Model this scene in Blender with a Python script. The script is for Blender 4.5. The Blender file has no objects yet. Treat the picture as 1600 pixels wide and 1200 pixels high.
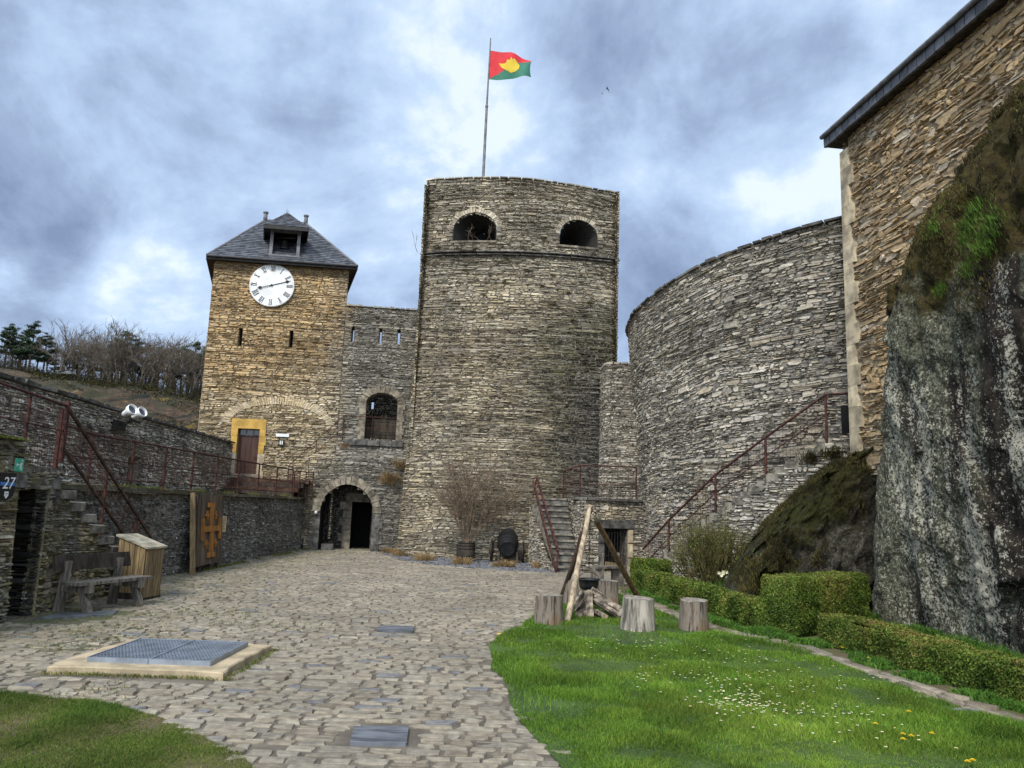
import bpy, math, random
import numpy as np
from mathutils import Vector, Matrix
from mathutils.geometry import tessellate_polygon
C = bpy.context.scene
COL = C.collection
R = math.radians

# ------------------------------------------------------------------ camera
CAM = np.array([0.0, 0.0, 1.7]); FPX = 1200.0
PITCH, ROLL = R(9.2), R(2.0)
FW = np.array([0, math.cos(PITCH), math.sin(PITCH)])
_U = np.array([0, -math.sin(PITCH), math.cos(PITCH)]); _R = np.array([1.0, 0, 0])
RT = _R*math.cos(ROLL) + _U*math.sin(ROLL); UP = _U*math.cos(ROLL) - _R*math.sin(ROLL)
def ray(u, v): return FW*FPX + RT*(u-800) + UP*(600-v)
def GP(u, v, z=0.0):
    d = ray(u, v); return CAM + d*(z-CAM[2])/d[2]
def YP(u, v, y):
    d = ray(u, v); return CAM + d*y/d[1]
def XP(u, v, x):
    d = ray(u, v); return CAM + d*x/d[0]
cd = bpy.data.cameras.new('camera'); cam = bpy.data.objects.new('camera', cd); COL.objects.link(cam)
cd.sensor_width = 36; cd.lens = 27; cd.clip_end = 3000; cd.clip_start = 0.05
m = Matrix(((RT[0], UP[0], -FW[0], CAM[0]), (RT[1], UP[1], -FW[1], CAM[1]), (RT[2], UP[2], -FW[2], CAM[2]), (0, 0, 0, 1)))
cam.matrix_world = m
C.camera = cam
C.view_settings.view_transform = 'Standard'; C.view_settings.look = 'None'
C.view_settings.exposure = 1.08; C.view_settings.gamma = 1

# ------------------------------------------------------------------ node helper
class NT:
    def __init__(s, tree):
        s.t = tree; s.n = tree.nodes; s.l = tree.links
    def new(s, typ, **kw):
        nd = s.n.new(typ)
        for k, v in kw.items(): setattr(nd, k, v)
        return nd
    def put(s, sock, v):
        if v is None: return
        if isinstance(v, bpy.types.NodeSocket): s.l.new(v, sock)
        else:
            if sock.type == 'RGBA' and not isinstance(v, (int, float)) and len(v) == 3: v = (*v, 1)
            sock.default_value = v
    def math(s, op, a, b=None, c=None, clamp=False):
        nd = s.new('ShaderNodeMath', operation=op, use_clamp=clamp)
        for i, x in enumerate((a, b, c)): s.put(nd.inputs[i], x)
        return nd.outputs[0]
    def vmath(s, op, a, b=None):
        nd = s.new('ShaderNodeVectorMath', operation=op)
        s.put(nd.inputs[0], a); s.put(nd.inputs[1], b)
        return nd.outputs['Value'] if op in ('DOT_PRODUCT', 'LENGTH') else nd.outputs[0]
    def pos(s): return s.new('ShaderNodeNewGeometry').outputs['Position']
    def objc(s): return s.new('ShaderNodeTexCoord').outputs['Object']
    def sep(s, v):
        nd = s.new('ShaderNodeSeparateXYZ'); s.put(nd.inputs[0], v); return nd.outputs
    def comb(s, x, y, z):
        nd = s.new('ShaderNodeCombineXYZ')
        for i, q in enumerate((x, y, z)): s.put(nd.inputs[i], q)
        return nd.outputs[0]
    def scale(s, v, sc): return s.vmath('MULTIPLY', v, sc)
    def noise(s, v, sc=1, det=4, rough=.55, dist=0):
        nd = s.new('ShaderNodeTexNoise'); s.put(nd.inputs['Vector'], v)
        nd.inputs['Scale'].default_value = sc; nd.inputs['Detail'].default_value = det
        nd.inputs['Roughness'].default_value = rough; nd.inputs['Distortion'].default_value = dist
        return nd.outputs['Fac']
    def voro(s, v, sc=1, feat='F1', out='Distance'):
        nd = s.new('ShaderNodeTexVoronoi', feature=feat); s.put(nd.inputs['Vector'], v)
        nd.inputs['Scale'].default_value = sc
        return nd.outputs[out]
    def ramp(s, f, stops, interp='LINEAR'):
        nd = s.new('ShaderNodeValToRGB'); s.put(nd.inputs[0], f)
        cr = nd.color_ramp; cr.interpolation = interp
        while len(cr.elements) < len(stops): cr.elements.new(.5)
        for e, (p, c) in zip(cr.elements, stops):
            e.position = p; e.color = (*c, 1) if not isinstance(c, (int, float)) else (c, c, c, 1)
        return nd.outputs[0]
    def mr(s, f, a, b, c=0., d=1., smooth=True):
        nd = s.new('ShaderNodeMapRange'); s.put(nd.inputs[0], f)
        if smooth: nd.interpolation_type = 'SMOOTHSTEP'
        for i, x in enumerate((a, b, c, d)): s.put(nd.inputs[i+1], x)
        return nd.outputs[0]
    def mix(s, f, a, b, mode='MIX'):
        nd = s.new('ShaderNodeMix', data_type='RGBA', blend_type=mode)
        s.put(nd.inputs[0], f); s.put(nd.inputs[6], a); s.put(nd.inputs[7], b)
        return nd.outputs[2]
    def attr(s, name, out='Fac'):
        nd = s.new('ShaderNodeAttribute', attribute_name=name); return nd.outputs[out]
    def bump(s, h, strength=.5, dist=.02):
        nd = s.new('ShaderNodeBump'); s.put(nd.inputs['Height'], h)
        nd.inputs['Strength'].default_value = strength; nd.inputs['Distance'].default_value = dist
        return nd.outputs[0]

# ------------------------------------------------------------------ sky and sun
SUN_AZ, SUN_EL = R(-160), R(46)      # azimuth measured from +Y towards +X: behind the camera, to its left
sdir = Vector((math.sin(SUN_AZ)*math.cos(SUN_EL), math.cos(SUN_AZ)*math.cos(SUN_EL), math.sin(SUN_EL)))
w = bpy.data.worlds.new('World'); C.world = w; w.use_nodes = True
nt = NT(w.node_tree); nt.n.clear()
out = nt.new('ShaderNodeOutputWorld')
sky = nt.new('ShaderNodeTexSky', sky_type='NISHITA', sun_disc=False)
sky.sun_elevation = SUN_EL; sky.sun_rotation = SUN_AZ
bg1 = nt.new('ShaderNodeBackground'); nt.put(bg1.inputs[0], sky.outputs[0]); bg1.inputs[1].default_value = .10
d = nt.new('ShaderNodeTexCoord').outputs['Generated']
x, y, z = nt.sep(d)
zz = nt.math('ADD', nt.math('MAXIMUM', z, 0.0), .42)
q = nt.comb(nt.math('DIVIDE', x, zz), nt.math('DIVIDE', y, zz), 0.0)
q = nt.vmath('ADD', q, (3.1, 1.7, 0.0))
n1 = nt.noise(q, 1.9, 10, .60, .45)
n2 = nt.noise(q, .9, 3, .5, .15)
n3 = nt.noise(nt.vmath('ADD', d, (4., 2., 1.)), 5.2, 8, .60, .2)
v = nt.math('ADD', nt.math('MULTIPLY', nt.math('SUBTRACT', n1, .5), 1.40), nt.math('MULTIPLY', nt.math('SUBTRACT', n2, .5), .55))
v = nt.math('ADD', nt.math('ADD', v, nt.math('MULTIPLY', nt.math('SUBTRACT', n3, .5), .95)), .738)
def lobe(u_, v_, c0, amt):
    global v
    dd = ray(u_, v_); dd = dd/np.linalg.norm(dd)
    t = nt.mr(nt.vmath('DOT_PRODUCT', d, tuple(dd)), math.cos(R(c0)), 1.0, 0, amt)
    v = nt.math('ADD', v, t)
for a in ((1250, 270, 8, .17), (1150, 120, 9, -.15), (235, 480, 7, .15), (90, 390, 7, -.07), (100, 160, 9, .04), (430, 190, 8, -.06), (560, 330, 8, .05), (330, 330, 7, -.04), (950, 220, 6, .04), (1010, 320, 6, .08),
          (860, 90, 5, -.06), (700, 160, 7, .02), (1320, 120, 8, -.07), (620, 480, 6, .03), (1200, 330, 7, .07), (90, 520, 6, -.05)):
    lobe(*a)
cc = nt.ramp(v, [(.44, (.112, .150, .235)), (.62, (.172, .224, .325)), (.76, (.236, .307, .428)), (.89, (.300, .380, .490)), (1.0, (.42, .475, .53))])
sl = nt.mr(nt.vmath('DOT_PRODUCT', d, tuple(sdir)), .2, 1.0, 0, 1)
cc = nt.mix(sl, cc, nt.mix(1.0, cc, (3.6, 3.2, 2.7), 'MULTIPLY'))  # unseen sky around the sun brightened, added as extra light on the walls
low = nt.mr(z, -.05, .02, 0, 1)
cc = nt.mix(low, (.10, .10, .08), cc)
bg2 = nt.new('ShaderNodeBackground'); nt.put(bg2.inputs[0], cc); bg2.inputs[1].default_value = 1.0
ms = nt.new('ShaderNodeMixShader'); ms.inputs[0].default_value = .94
nt.l.new(bg1.outputs[0], ms.inputs[1]); nt.l.new(bg2.outputs[0], ms.inputs[2]); nt.l.new(ms.outputs[0], out.inputs[0])
ld = bpy.data.lights.new('sun', 'SUN'); ld.energy = 1.5; ld.angle = R(11); ld.color = (1, .93, .82)
so = bpy.data.objects.new('sun', ld); COL.objects.link(so)
so.rotation_euler = sdir.to_track_quat('Z', 'Y').to_euler(); so.location = (-20, -20, 30)

# ------------------------------------------------------------------ mesh helpers
def fnoise(p, seed=0):
    p = np.asarray(p, float); i = np.floor(p).astype(np.int64); f = p - i; f = f*f*(3-2*f)
    def h(a, b, c):
        n = (a*374761393 + b*668265263 + c*2147483647 + seed*974634777) & 0xffffffff
        n = ((n ^ (n >> 13))*1274126177) & 0xffffffff
        return ((n ^ (n >> 16)) & 0xffff)/65535.0
    r = 0
    for a in (0, 1):
        for b in (0, 1):
            for c in (0, 1):
                wgt = (f[:, 0] if a else 1-f[:, 0])*(f[:, 1] if b else 1-f[:, 1])*(f[:, 2] if c else 1-f[:, 2])
                r = r + wgt*h(i[:, 0]+a, i[:, 1]+b, i[:, 2]+c)
    return r*2-1
def fbm(p, oct=4, seed=0):
    p = np.asarray(p, float); s = 0; a = 1
    for k in range(oct): s = s + a*fnoise(p*(2**k)+k*17.3, seed+k); a *= .5
    return s
def sstep(a, b, x):
    t = np.clip((np.asarray(x, float)-a)/(b-a), 0, 1); return t*t*(3-2*t)

class MB:
    def __init__(s): s.V = []; s.Q = []; s.T = []; s.n = 0
    def add(s, V, Q=None, T=None, mi=0, tint=0.5, smooth=False):
        V = np.asarray(V, float).reshape(-1, 3)
        for arr, dst, k in ((Q, s.Q, 4), (T, s.T, 3)):
            if arr is not None and len(arr):
                a = np.asarray(arr, np.int64).reshape(-1, k) + s.n
                tt = np.broadcast_to(np.asarray(tint, float), (len(a),)) if np.ndim(tint) == 0 or len(tint) == len(a) else np.repeat(tint, len(a)//len(tint))
                dst.append((a, np.full(len(a), mi), np.array(tt), np.full(len(a), smooth)))
        s.V.append(V); s.n += len(V); return s
    def box(s, c, size, rz=0, rx=0, ry=0, mi=0, tint=.5, taper=1):
        hx, hy, hz = [q/2 for q in size]
        V = np.array([(a*hx*(taper if cz > 0 else 1), b*hy*(taper if cz > 0 else 1), cz*hz) for cz in (-1, 1) for b in (-1, 1) for a in (-1, 1)])
        M = np.array(Matrix.Rotation(rz, 3, 'Z') @ Matrix.Rotation(ry, 3, 'Y') @ Matrix.Rotation(rx, 3, 'X'))
        V = V @ M.T + np.array(c)
        return s.add(V, [(0, 2, 3, 1), (4, 5, 7, 6), (0, 1, 5, 4), (2, 6, 7, 3), (0, 4, 6, 2), (1, 3, 7, 5)], mi=mi, tint=tint)
    def beam(s, a, b, wd, th, side=None, mi=0, tint=.5):
        a = np.array(a, float); b = np.array(b, float); d = b-a; L = np.linalg.norm(d); d = d/L
        up = np.array((0, 0, 1.)) if side is None else np.array(side, float)
        if abs(d @ up) > .98: up = np.array((1., 0, 0))
        x = np.cross(d, up); x /= np.linalg.norm(x); z_ = np.cross(x, d)
        V = [p + x*i*wd/2 + z_*j*th/2 for p in (a, b) for (i, j) in ((-1, -1), (1, -1), (1, 1), (-1, 1))]
        return s.add(V, [(0, 1, 2, 3), (7, 6, 5, 4), (0, 4, 5, 1), (1, 5, 6, 2), (2, 6, 7, 3), (3, 7, 4, 0)], mi=mi, tint=tint)
    def prisms(s, A, B, ra, rb, n=4, mi=0, tint=.5, smooth=True):
        A = np.asarray(A, float).reshape(-1, 3); B = np.asarray(B, float).reshape(-1, 3); k = len(A)
        ra = np.broadcast_to(np.asarray(ra, float), (k,)); rb = np.broadcast_to(np.asarray(rb, float), (k,))
        d = B-A; d = d/np.maximum(np.linalg.norm(d, axis=1, keepdims=True), 1e-9)
        up = np.where(np.abs(d[:, 2:3]) > .9, np.array([[1., 0, 0]]), np.array([[0, 0, 1.]]))
        x = np.cross(d, up); x /= np.linalg.norm(x, axis=1, keepdims=True); y = np.cross(d, x)
        V = np.zeros((k, 2*n, 3))
        for j in range(n):
            a = 2*math.pi*j/n; o = x*math.cos(a) + y*math.sin(a)
            V[:, j] = A + o*ra[:, None]; V[:, n+j] = B + o*rb[:, None]
        F = np.array([(j, n+j, n+(j+1) % n, (j+1) % n) for j in range(n)])
        Q = (np.arange(k)*2*n)[:, None, None] + F[None]
        tt = np.repeat(np.broadcast_to(np.asarray(tint, float), (k,)), n)
        s.add(V, Q.reshape(-1, 4), mi=mi, tint=tt, smooth=smooth)
        return s
    def tube(s, P, r, n=8, mi=0, tint=.5, cap=True, smooth=True):
        P = np.asarray(P, float); r = np.broadcast_to(np.asarray(r, float), (len(P),))
        D = np.gradient(P, axis=0); V = []; x = None
        for i in range(len(P)):
            d = D[i]/np.linalg.norm(D[i])
            if x is None:
                u = np.array((0, 0, 1.)) if abs(d[2]) < .9 else np.array((1., 0, 0)); x = np.cross(d, u)
            x = x - d*(x @ d); x /= np.linalg.norm(x); y = np.cross(d, x)
            for j in range(n):
                a = 2*math.pi*j/n; V.append(P[i] + (x*math.cos(a)+y*math.sin(a))*r[i])
        Q = [(i*n+j, i*n+(j+1) % n, (i+1)*n+(j+1) % n, (i+1)*n+j) for i in range(len(P)-1) for j in range(n)]
        s.add(V, Q, mi=mi, tint=tint, smooth=smooth)
        if cap:
            for i, rev in ((0, 1), (len(P)-1, 0)):
                ring = V[i*n:(i+1)*n]; c = np.mean(ring, axis=0)
                T = [(j, (j+1) % n, n) if not rev else ((j+1) % n, j, n) for j in range(n)]
                s.add(list(ring)+[c], T=T, mi=mi, tint=tint)
        return s
    def lathe(s, prof, n=24, M=None, mi=0, tint=.5, smooth=True):
        V = []
        for (r_, z_) in prof:
            for j in range(n):
                a = 2*math.pi*j/n; V.append((r_*math.cos(a), r_*math.sin(a), z_))
        V = np.array(V)
        if M is not None: V = V @ np.array(M.to_3x3()).T + np.array(M.translation)
        Q = [(i*n+j, i*n+(j+1) % n, (i+1)*n+(j+1) % n, (i+1)*n+j) for i in range(len(prof)-1) for j in range(n)]
        return s.add(V, Q, mi=mi, tint=tint, smooth=smooth)
    def poly(s, pts, mi=0, tint=.5):
        T = tessellate_polygon([[Vector(p) for p in pts]])
        return s.add(pts, T=T, mi=mi, tint=tint)
    def extrude(s, pts, vec, mi=0, tint=.5):
        pts = np.array(pts, float); q = pts + np.array(vec, float); n = len(pts)
        T = tessellate_polygon([[Vector(p) for p in pts]])
        s.add(pts, T=T, mi=mi, tint=tint); s.add(q, T=[t[::-1] for t in T], mi=mi, tint=tint)
        s.add(np.concatenate([pts, q]), [(i, (i+1) % n, n+(i+1) % n, n+i) for i in range(n)], mi=mi, tint=tint)
        return s
    def grid(s, P, mi=0, tint=.5, smooth=True, mask=None):
        P = np.asarray(P, float); a, b = P.shape[:2]; I = np.arange(a*b).reshape(a, b)
        Q = np.stack([I[:-1, :-1], I[1:, :-1], I[1:, 1:], I[:-1, 1:]], -1)
        Q = Q[mask] if mask is not None else Q.reshape(-1, 4)
        return s.add(P.reshape(-1, 3), Q, mi=mi, tint=tint, smooth=smooth)
    def build(s, name, mats, parent=None, xf=None):
        V = np.concatenate(s.V) if s.V else np.zeros((0, 3))
        if parent is not None: V = V - np.array(ORG[parent.name])
        q = [np.concatenate([c[i] for c in s.Q]) for i in range(4)] if s.Q else [np.zeros((0, 4), int), np.zeros(0), np.zeros(0), np.zeros(0)]
        t = [np.concatenate([c[i] for c in s.T]) for i in range(4)] if s.T else [np.zeros((0, 3), int), np.zeros(0), np.zeros(0), np.zeros(0)]
        me = bpy.data.meshes.new(name); nq, ntr = len(q[0]), len(t[0])
        me.vertices.add(len(V)); me.vertices.foreach_set('co', V.astype(np.float32).ravel())
        me.loops.add(nq*4+ntr*3); me.loops.foreach_set('vertex_index', np.concatenate([q[0].ravel(), t[0].ravel()]).astype(np.int32))
        me.polygons.add(nq+ntr)
        ls = np.concatenate([np.arange(nq)*4, nq*4+np.arange(ntr)*3]).astype(np.int32)
        me.polygons.foreach_set('loop_start', ls)
        me.polygons.foreach_set('material_index', np.concatenate([q[1], t[1]]).astype(np.int32))
        me.polygons.foreach_set('use_smooth', np.concatenate([q[3], t[3]]).astype(bool))
        for mm in (mats if isinstance(mats, (list, tuple)) else [mats]): me.materials.append(mm)
        at = me.attributes.new('tint', 'FLOAT', 'FACE'); at.data.foreach_set('value', np.concatenate([q[2], t[2]]).astype(np.float32))
        me.update(); me.validate()
        o = bpy.data.objects.new(name, me); COL.objects.link(o)
        if parent is not None: o.parent = parent; ORG[o.name] = ORG[parent.name]
        else: ORG[o.name] = (0, 0, 0)
        return o
ORG = {}
def tag(o, label=None, cat=None, group=None, kind=None):
    for k, v_ in (('label', label), ('category', cat), ('group', group), ('kind', kind)):
        if v_: o[k] = v_
    return o
def thing(name, label, cat, loc=(0, 0, 0), group=None):
    o = bpy.data.objects.new(name, None); COL.objects.link(o); o.location = loc; o.empty_display_size = .2
    ORG[o.name] = tuple(loc); return tag(o, label, cat, group)
def struct(o): o['kind'] = 'structure'; return o
def copy_tree(o, parent=None):
    c = o.copy(); COL.objects.link(c)
    if parent is not None: c.parent = parent
    for ch in list(o.children): copy_tree(ch, c)
    return c
def text_mesh(mb, body, size, origin, ex, ey, en, mi=0, ext=.004, align='CENTER', shear=0):
    cu = bpy.data.curves.new('txt', 'FONT'); cu.body = body; cu.size = size; cu.align_x = align; cu.align_y = 'CENTER'; cu.extrude = ext; cu.shear = shear
    o = bpy.data.objects.new('txt', cu); COL.objects.link(o)
    me = bpy.data.meshes.new_from_object(o.evaluated_get(bpy.context.evaluated_depsgraph_get()))
    V = np.array([v_.co[:] for v_ in me.vertices]); ex, ey, en = map(np.array, (ex, ey, en))
    W = np.array(origin) + V[:, :1]*ex + V[:, 1:2]*ey + V[:, 2:3]*en
    T = []; 
    for p in me.polygons:
        vs = list(p.vertices)
        for i in range(1, len(vs)-1): T.append((vs[0], vs[i], vs[i+1]))
    mb.add(W, T=T, mi=mi); bpy.data.objects.remove(o); bpy.data.curves.remove(cu); bpy.data.meshes.remove(me)

# ------------------------------------------------------------------ masonry generator
def stone_faces(mb, S, quads, depth, rng, mi=0, gap=.008, bev=.012, tilt=.012, jit=.12, tint=None, rings=2, back=-.05, smooth=False, hexa=False):
    q = np.asarray(quads, float); n = len(q)
    if n == 0: return
    c = q.mean(1, keepdims=True)
    wv = np.abs(q-c).max(1)          # half sizes
    q = q + (rng.random(q.shape)-.5)*2*jit*np.minimum(wv[:, 1], wv[:, 0])[:, None, None]
    if hexa:       # rubble: blunt irregular ends
        A, B, D, E = q[:, 0], q[:, 1], q[:, 2], q[:, 3]; w2 = np.maximum(2*wv[:, 0], 1e-4)
        ee = [np.minimum(rng.random(n)**hexa*1.5*wv[:, 1], .55*wv[:, 0])/w2 for _ in range(4)]
        r1, r2 = rng.uniform(.25, .75, n)[:, None], rng.uniform(.25, .75, n)[:, None]
        q = np.stack([A+(E-A)*r1, A+(B-A)*ee[0][:, None], B-(B-A)*ee[1][:, None], B+(D-B)*r2, D-(D-E)*ee[2][:, None], E+(D-E)*ee[3][:, None]], 1)
    m = q.shape[1]
    def inset(g): return c + (q-c)*np.clip(1-g/np.maximum(wv, 1e-4), .15, 1)[:, None, :]
    depth = np.broadcast_to(np.asarray(depth, float), (n,))
    rl = [(inset(gap), np.full((n, m), back))]
    if rings == 3: rl.append((inset(gap+bev*.35), np.repeat((depth*.55)[:, None], m, 1)))
    top = inset(gap+bev); lo = (top-c)/np.maximum(wv, 1e-4)[:, None, :]
    tl = rng.normal(size=(n, 1, 2))*.55; rl.append((top, depth[:, None] + tilt*((lo*tl).sum(2) + (rng.random((n, m))-.5)*.9)))
    k = len(rl); V = np.zeros((n, m*k, 3))
    for i, (uv, dd) in enumerate(rl):
        P = S(uv[..., 0].ravel(), uv[..., 1].ravel(), dd.ravel()); V[:, m*i:m*i+m] = P.reshape(n, m, 3)
    F = [(m*i+j, m*i+(j+1) % m, m*i+m+(j+1) % m, m*i+m+j) for i in range(k-1) for j in range(m)]; t0 = m*(k-1)
    F += [(t0, t0+1, t0+2, t0+3)] + ([(t0+3, t0+4, t0+5, t0)] if m == 6 else [])
    Q = (np.arange(n)*m*k)[:, None, None] + np.array(F)[None]
    tt = rng.random(n) if tint is None else tint
    mb.add(V, Q.reshape(-1, 4), mi=mi, tint=np.repeat(tt, len(F)), smooth=smooth)
def courses(free, v0, v1, h, hv, l, lv, rng, split=.3, vj=.15):
    out = []; v_ = v0
    while v_ < v1-.01:
        hh = h*min(1.75, max(.5, math.exp(rng.normal()*hv)))
        if v_+hh > v1: hh = v1-v_
        for (a, b) in free(v_+hh/2):
            u = a
            while u < b-1e-3:
                L = l*math.exp(rng.normal()*lv)*(.75+.5*hh/h)
                if b-(u+L) < l*.3: L = b-u
                d0, d1 = (rng.random(2)-.5)*2*vj*hh
                lo, hi = v_+d0, v_+hh+d1
                if rng.random() < split and hh > .6*h:
                    mdl = lo+(hi-lo)*rng.uniform(.35, .65); c2 = u+L*rng.uniform(.3, .7)
                    if rng.random() < .5:
                        out += [((u, lo), (u+L, lo), (u+L, mdl), (u, mdl)), ((u, mdl), (u+L, mdl), (u+L, hi), (u, hi))]
                    else:
                        out += [((u, lo), (u+L, lo), (u+L, mdl), (u, mdl)), ((u, mdl), (c2, mdl), (c2, hi), (u, hi)), ((c2, mdl), (u+L, mdl), (u+L, hi), (c2, hi))]
                else: out.append(((u, lo), (u+L, lo), (u+L, hi), (u, hi)))
                u += L
        v_ += hh
    return np.array(out)
class Hole:
    def __init__(s, u0, u1, v0, vs, rise=0, depth=.4): s.u0, s.u1, s.v0, s.vs, s.rise, s.depth = u0, u1, v0, vs, rise, depth
    def interval(s, v_):
        if v_ <= s.v0 or v_ >= s.vs+s.rise: return None
        if v_ <= s.vs: return (s.u0, s.u1)
        hw = (s.u1-s.u0)/2*math.sqrt(max(0, 1-((v_-s.vs)/s.rise)**2)); c = (s.u0+s.u1)/2
        return (c-hw, c+hw)
    def inside(s, u, v_):
        i = s.interval(v_); return i is not None and i[0] < u < i[1]
    def profile(s, n=14):
        P = [(s.u0, s.v0), (s.u0, s.vs)]
        if s.rise:
            c = (s.u0+s.u1)/2; hw = (s.u1-s.u0)/2
            P += [(c-hw*math.cos(math.pi*i/n), s.vs+s.rise*math.sin(math.pi*i/n)) for i in range(1, n)]
        return P + [(s.u1, s.vs), (s.u1, s.v0)]
FINE = .55
def wall_stones(mb, S, u0, u1, v0, v1, rng, holes=(), h=.1, l=.32, hv=.3, lv=.45, depth=(.0, .035), mi=0, mj=1, warp=.05, urange=None, top=None, split=.3, gap=.008, step=.22, tilt=.012, back=-.010, jit=.14, bev=.012, wf=1.0):
    def free(v_):
        a, b = urange(v_) if urange else (u0, u1)
        I = [(a, b)]
        for H in holes:
            k = H.interval(v_)
            if k:
                J = []
                for (p, q) in I:
                    if k[1] <= p or k[0] >= q: J.append((p, q)); continue
                    if k[0]-p > .04: J.append((p, k[0]))
                    if q-k[1] > .04: J.append((k[1], q))
                I = J
        return I
    h *= FINE; l *= FINE*.74; hv *= 1.3; gap *= .62; bev *= .6; tilt *= .75; depth = (depth[0], depth[1]*.62)
    q = courses(free, v0, v1, h, hv, l, lv, rng, split)
    q[..., 1] += (.35*h*fbm(np.stack([q[..., 0].ravel()*2.6, q[..., 1].ravel()*2.6, np.zeros(q.size//2)+3.3], 1), 2, 15)).reshape(q.shape[:2])*np.clip((v1-q[..., 1])*4, 0, 1)
    if warp:
        p = np.stack([q[..., 0].ravel()*.55*wf, q[..., 1].ravel()*.9*wf, np.zeros(q.size//2)+7.7], 1)
        q[..., 1] += (warp*fbm(p, 3, 5)).reshape(q.shape[:2])*np.clip((v1-q[..., 1])*3, 0, 1)
    if top is not None:
        keep = q[..., 1].max(1) <= np.array([top(a) for a in q[..., 0].mean(1)])+.03; q = q[keep]
    dd = depth[0]+(depth[1]-depth[0])*rng.random(len(q))
    stone_faces(mb, S, q, dd, rng, mi=mi, gap=gap, tilt=tilt, jit=jit*1.4, bev=bev, hexa=.8)
    us = sorted(set(np.round(np.concatenate([np.arange(u0, u1, step), [u1]] + [[H.u0, H.u1] for H in holes]), 4)))
    vs = sorted(set(np.round(np.concatenate([np.arange(v0, v1, step), [v1]] + [[H.v0, H.vs] + ([H.vs+H.rise*k/6 for k in range(1, 7)] if H.rise else []) for H in holes]), 4)))
    us = np.array([u for u in us if u0 <= u <= u1]); vs = np.array([v_ for v_ in vs if v0 <= v_ <= v1])
    UU, VV = np.meshgrid(us, vs, indexing='ij')
    P = S(UU.ravel(), VV.ravel(), np.full(UU.size, back)).reshape(*UU.shape, 3)
    uc = (us[:-1]+us[1:])/2; vc = (vs[:-1]+vs[1:])/2
    mask = np.ones((len(uc), len(vc)), bool)
    for j, b in enumerate(vc):
        rg = urange(b) if urange else (u0, u1)
        for i, a in enumerate(uc):
            if not rg[0]-.01 <= a <= rg[1]+.01 or any(H.inside(a, b) for H in holes) or (top is not None and b > top(a)): mask[i, j] = False
    mb.grid(P, mi=mj, mask=mask)
def reveal(mb, S, H, depth=None, mi=0, inner=None, d0=.01, close=True):
    D = depth or H.depth; pr = np.array(H.profile()); n = len(pr)
    cu, cv = (H.u0+H.u1)/2, H.v0
    pi_ = pr.copy()
    if inner is not None: pi_ = np.stack([inner[0]+(pr[:, 0]-cu)*inner[2], inner[1]+(pr[:, 1]-cv)*inner[3]], 1)
    A = S(pr[:, 0], pr[:, 1], np.full(n, d0)); B = S(pi_[:, 0], pi_[:, 1], np.full(n, -D))
    mb.add(np.concatenate([A, B]), [(i, i+1, n+i+1, n+i) for i in range(n-1)] + ([(n-1, 0, n, 2*n-1)] if close else []), mi=mi)
    return pi_
def voussoirs(mb, S, H, th, n, rng, mi=0, depth=(.02, .05), a0=0, a1=math.pi, gap=.006):
    c = (H.u0+H.u1)/2; hw = (H.u1-H.u0)/2; q = []
    an = np.linspace(a0, a1, n+1)
    for i in range(n):
        a, b = an[i], an[i+1]; t = th*rng.uniform(.8, 1.15)
        q.append([(c+(hw+e)*math.cos(g), H.vs+(H.rise+e)*math.sin(g)) for (g, e) in ((a, 0), (a, t), (b, t), (b, 0))])
    stone_faces(mb, S, q, depth[0]+(depth[1]-depth[0])*rng.random(n), rng, mi=mi, jit=.08, gap=gap, bev=.006)
def path_S(pts, off=None):
    pts = np.array(pts, float); seg = np.diff(pts, axis=0); L = np.concatenate([[0], np.cumsum(np.linalg.norm(seg, axis=1))])
    tn = np.gradient(pts, axis=0); tn /= np.linalg.norm(tn, axis=1, keepdims=True)
    def S(u, v_, d_):
        u = np.asarray(u, float); x_ = np.interp(u, L, pts[:, 0]); y_ = np.interp(u, L, pts[:, 1])
        tx = np.interp(u, L, tn[:, 0]); ty = np.interp(u, L, tn[:, 1]); k = np.hypot(tx, ty)
        dd = d_ + (off(u, v_) if off else 0)
        return np.stack([x_+ty/k*dd, y_-tx/k*dd, np.asarray(v_, float)], 1)
    S.L = L[-1]; return S
def cards(mb, P, size, rng, nrm=None, tint=None, mi=0, flat=.5):
    k = len(P); size = np.broadcast_to(np.asarray(size, float), (k,))[:, None]
    a = rng.normal(size=(k, 3))
    if nrm is not None: a = a*flat + nrm
    a /= np.linalg.norm(a, axis=1, keepdims=True)
    b = np.cross(a, rng.normal(size=(k, 3))); b /= np.linalg.norm(b, axis=1, keepdims=True); c = np.cross(a, b)
    V = np.stack([P-b*size*.5, P-c*size*.32+b*size*.02, P+b*size*.5, P+c*size*.32+b*size*.02], 1)
    Q = np.arange(k*4).reshape(-1, 4)
    mb.add(V, Q, mi=mi, tint=rng.random(k) if tint is None else tint)
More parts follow.
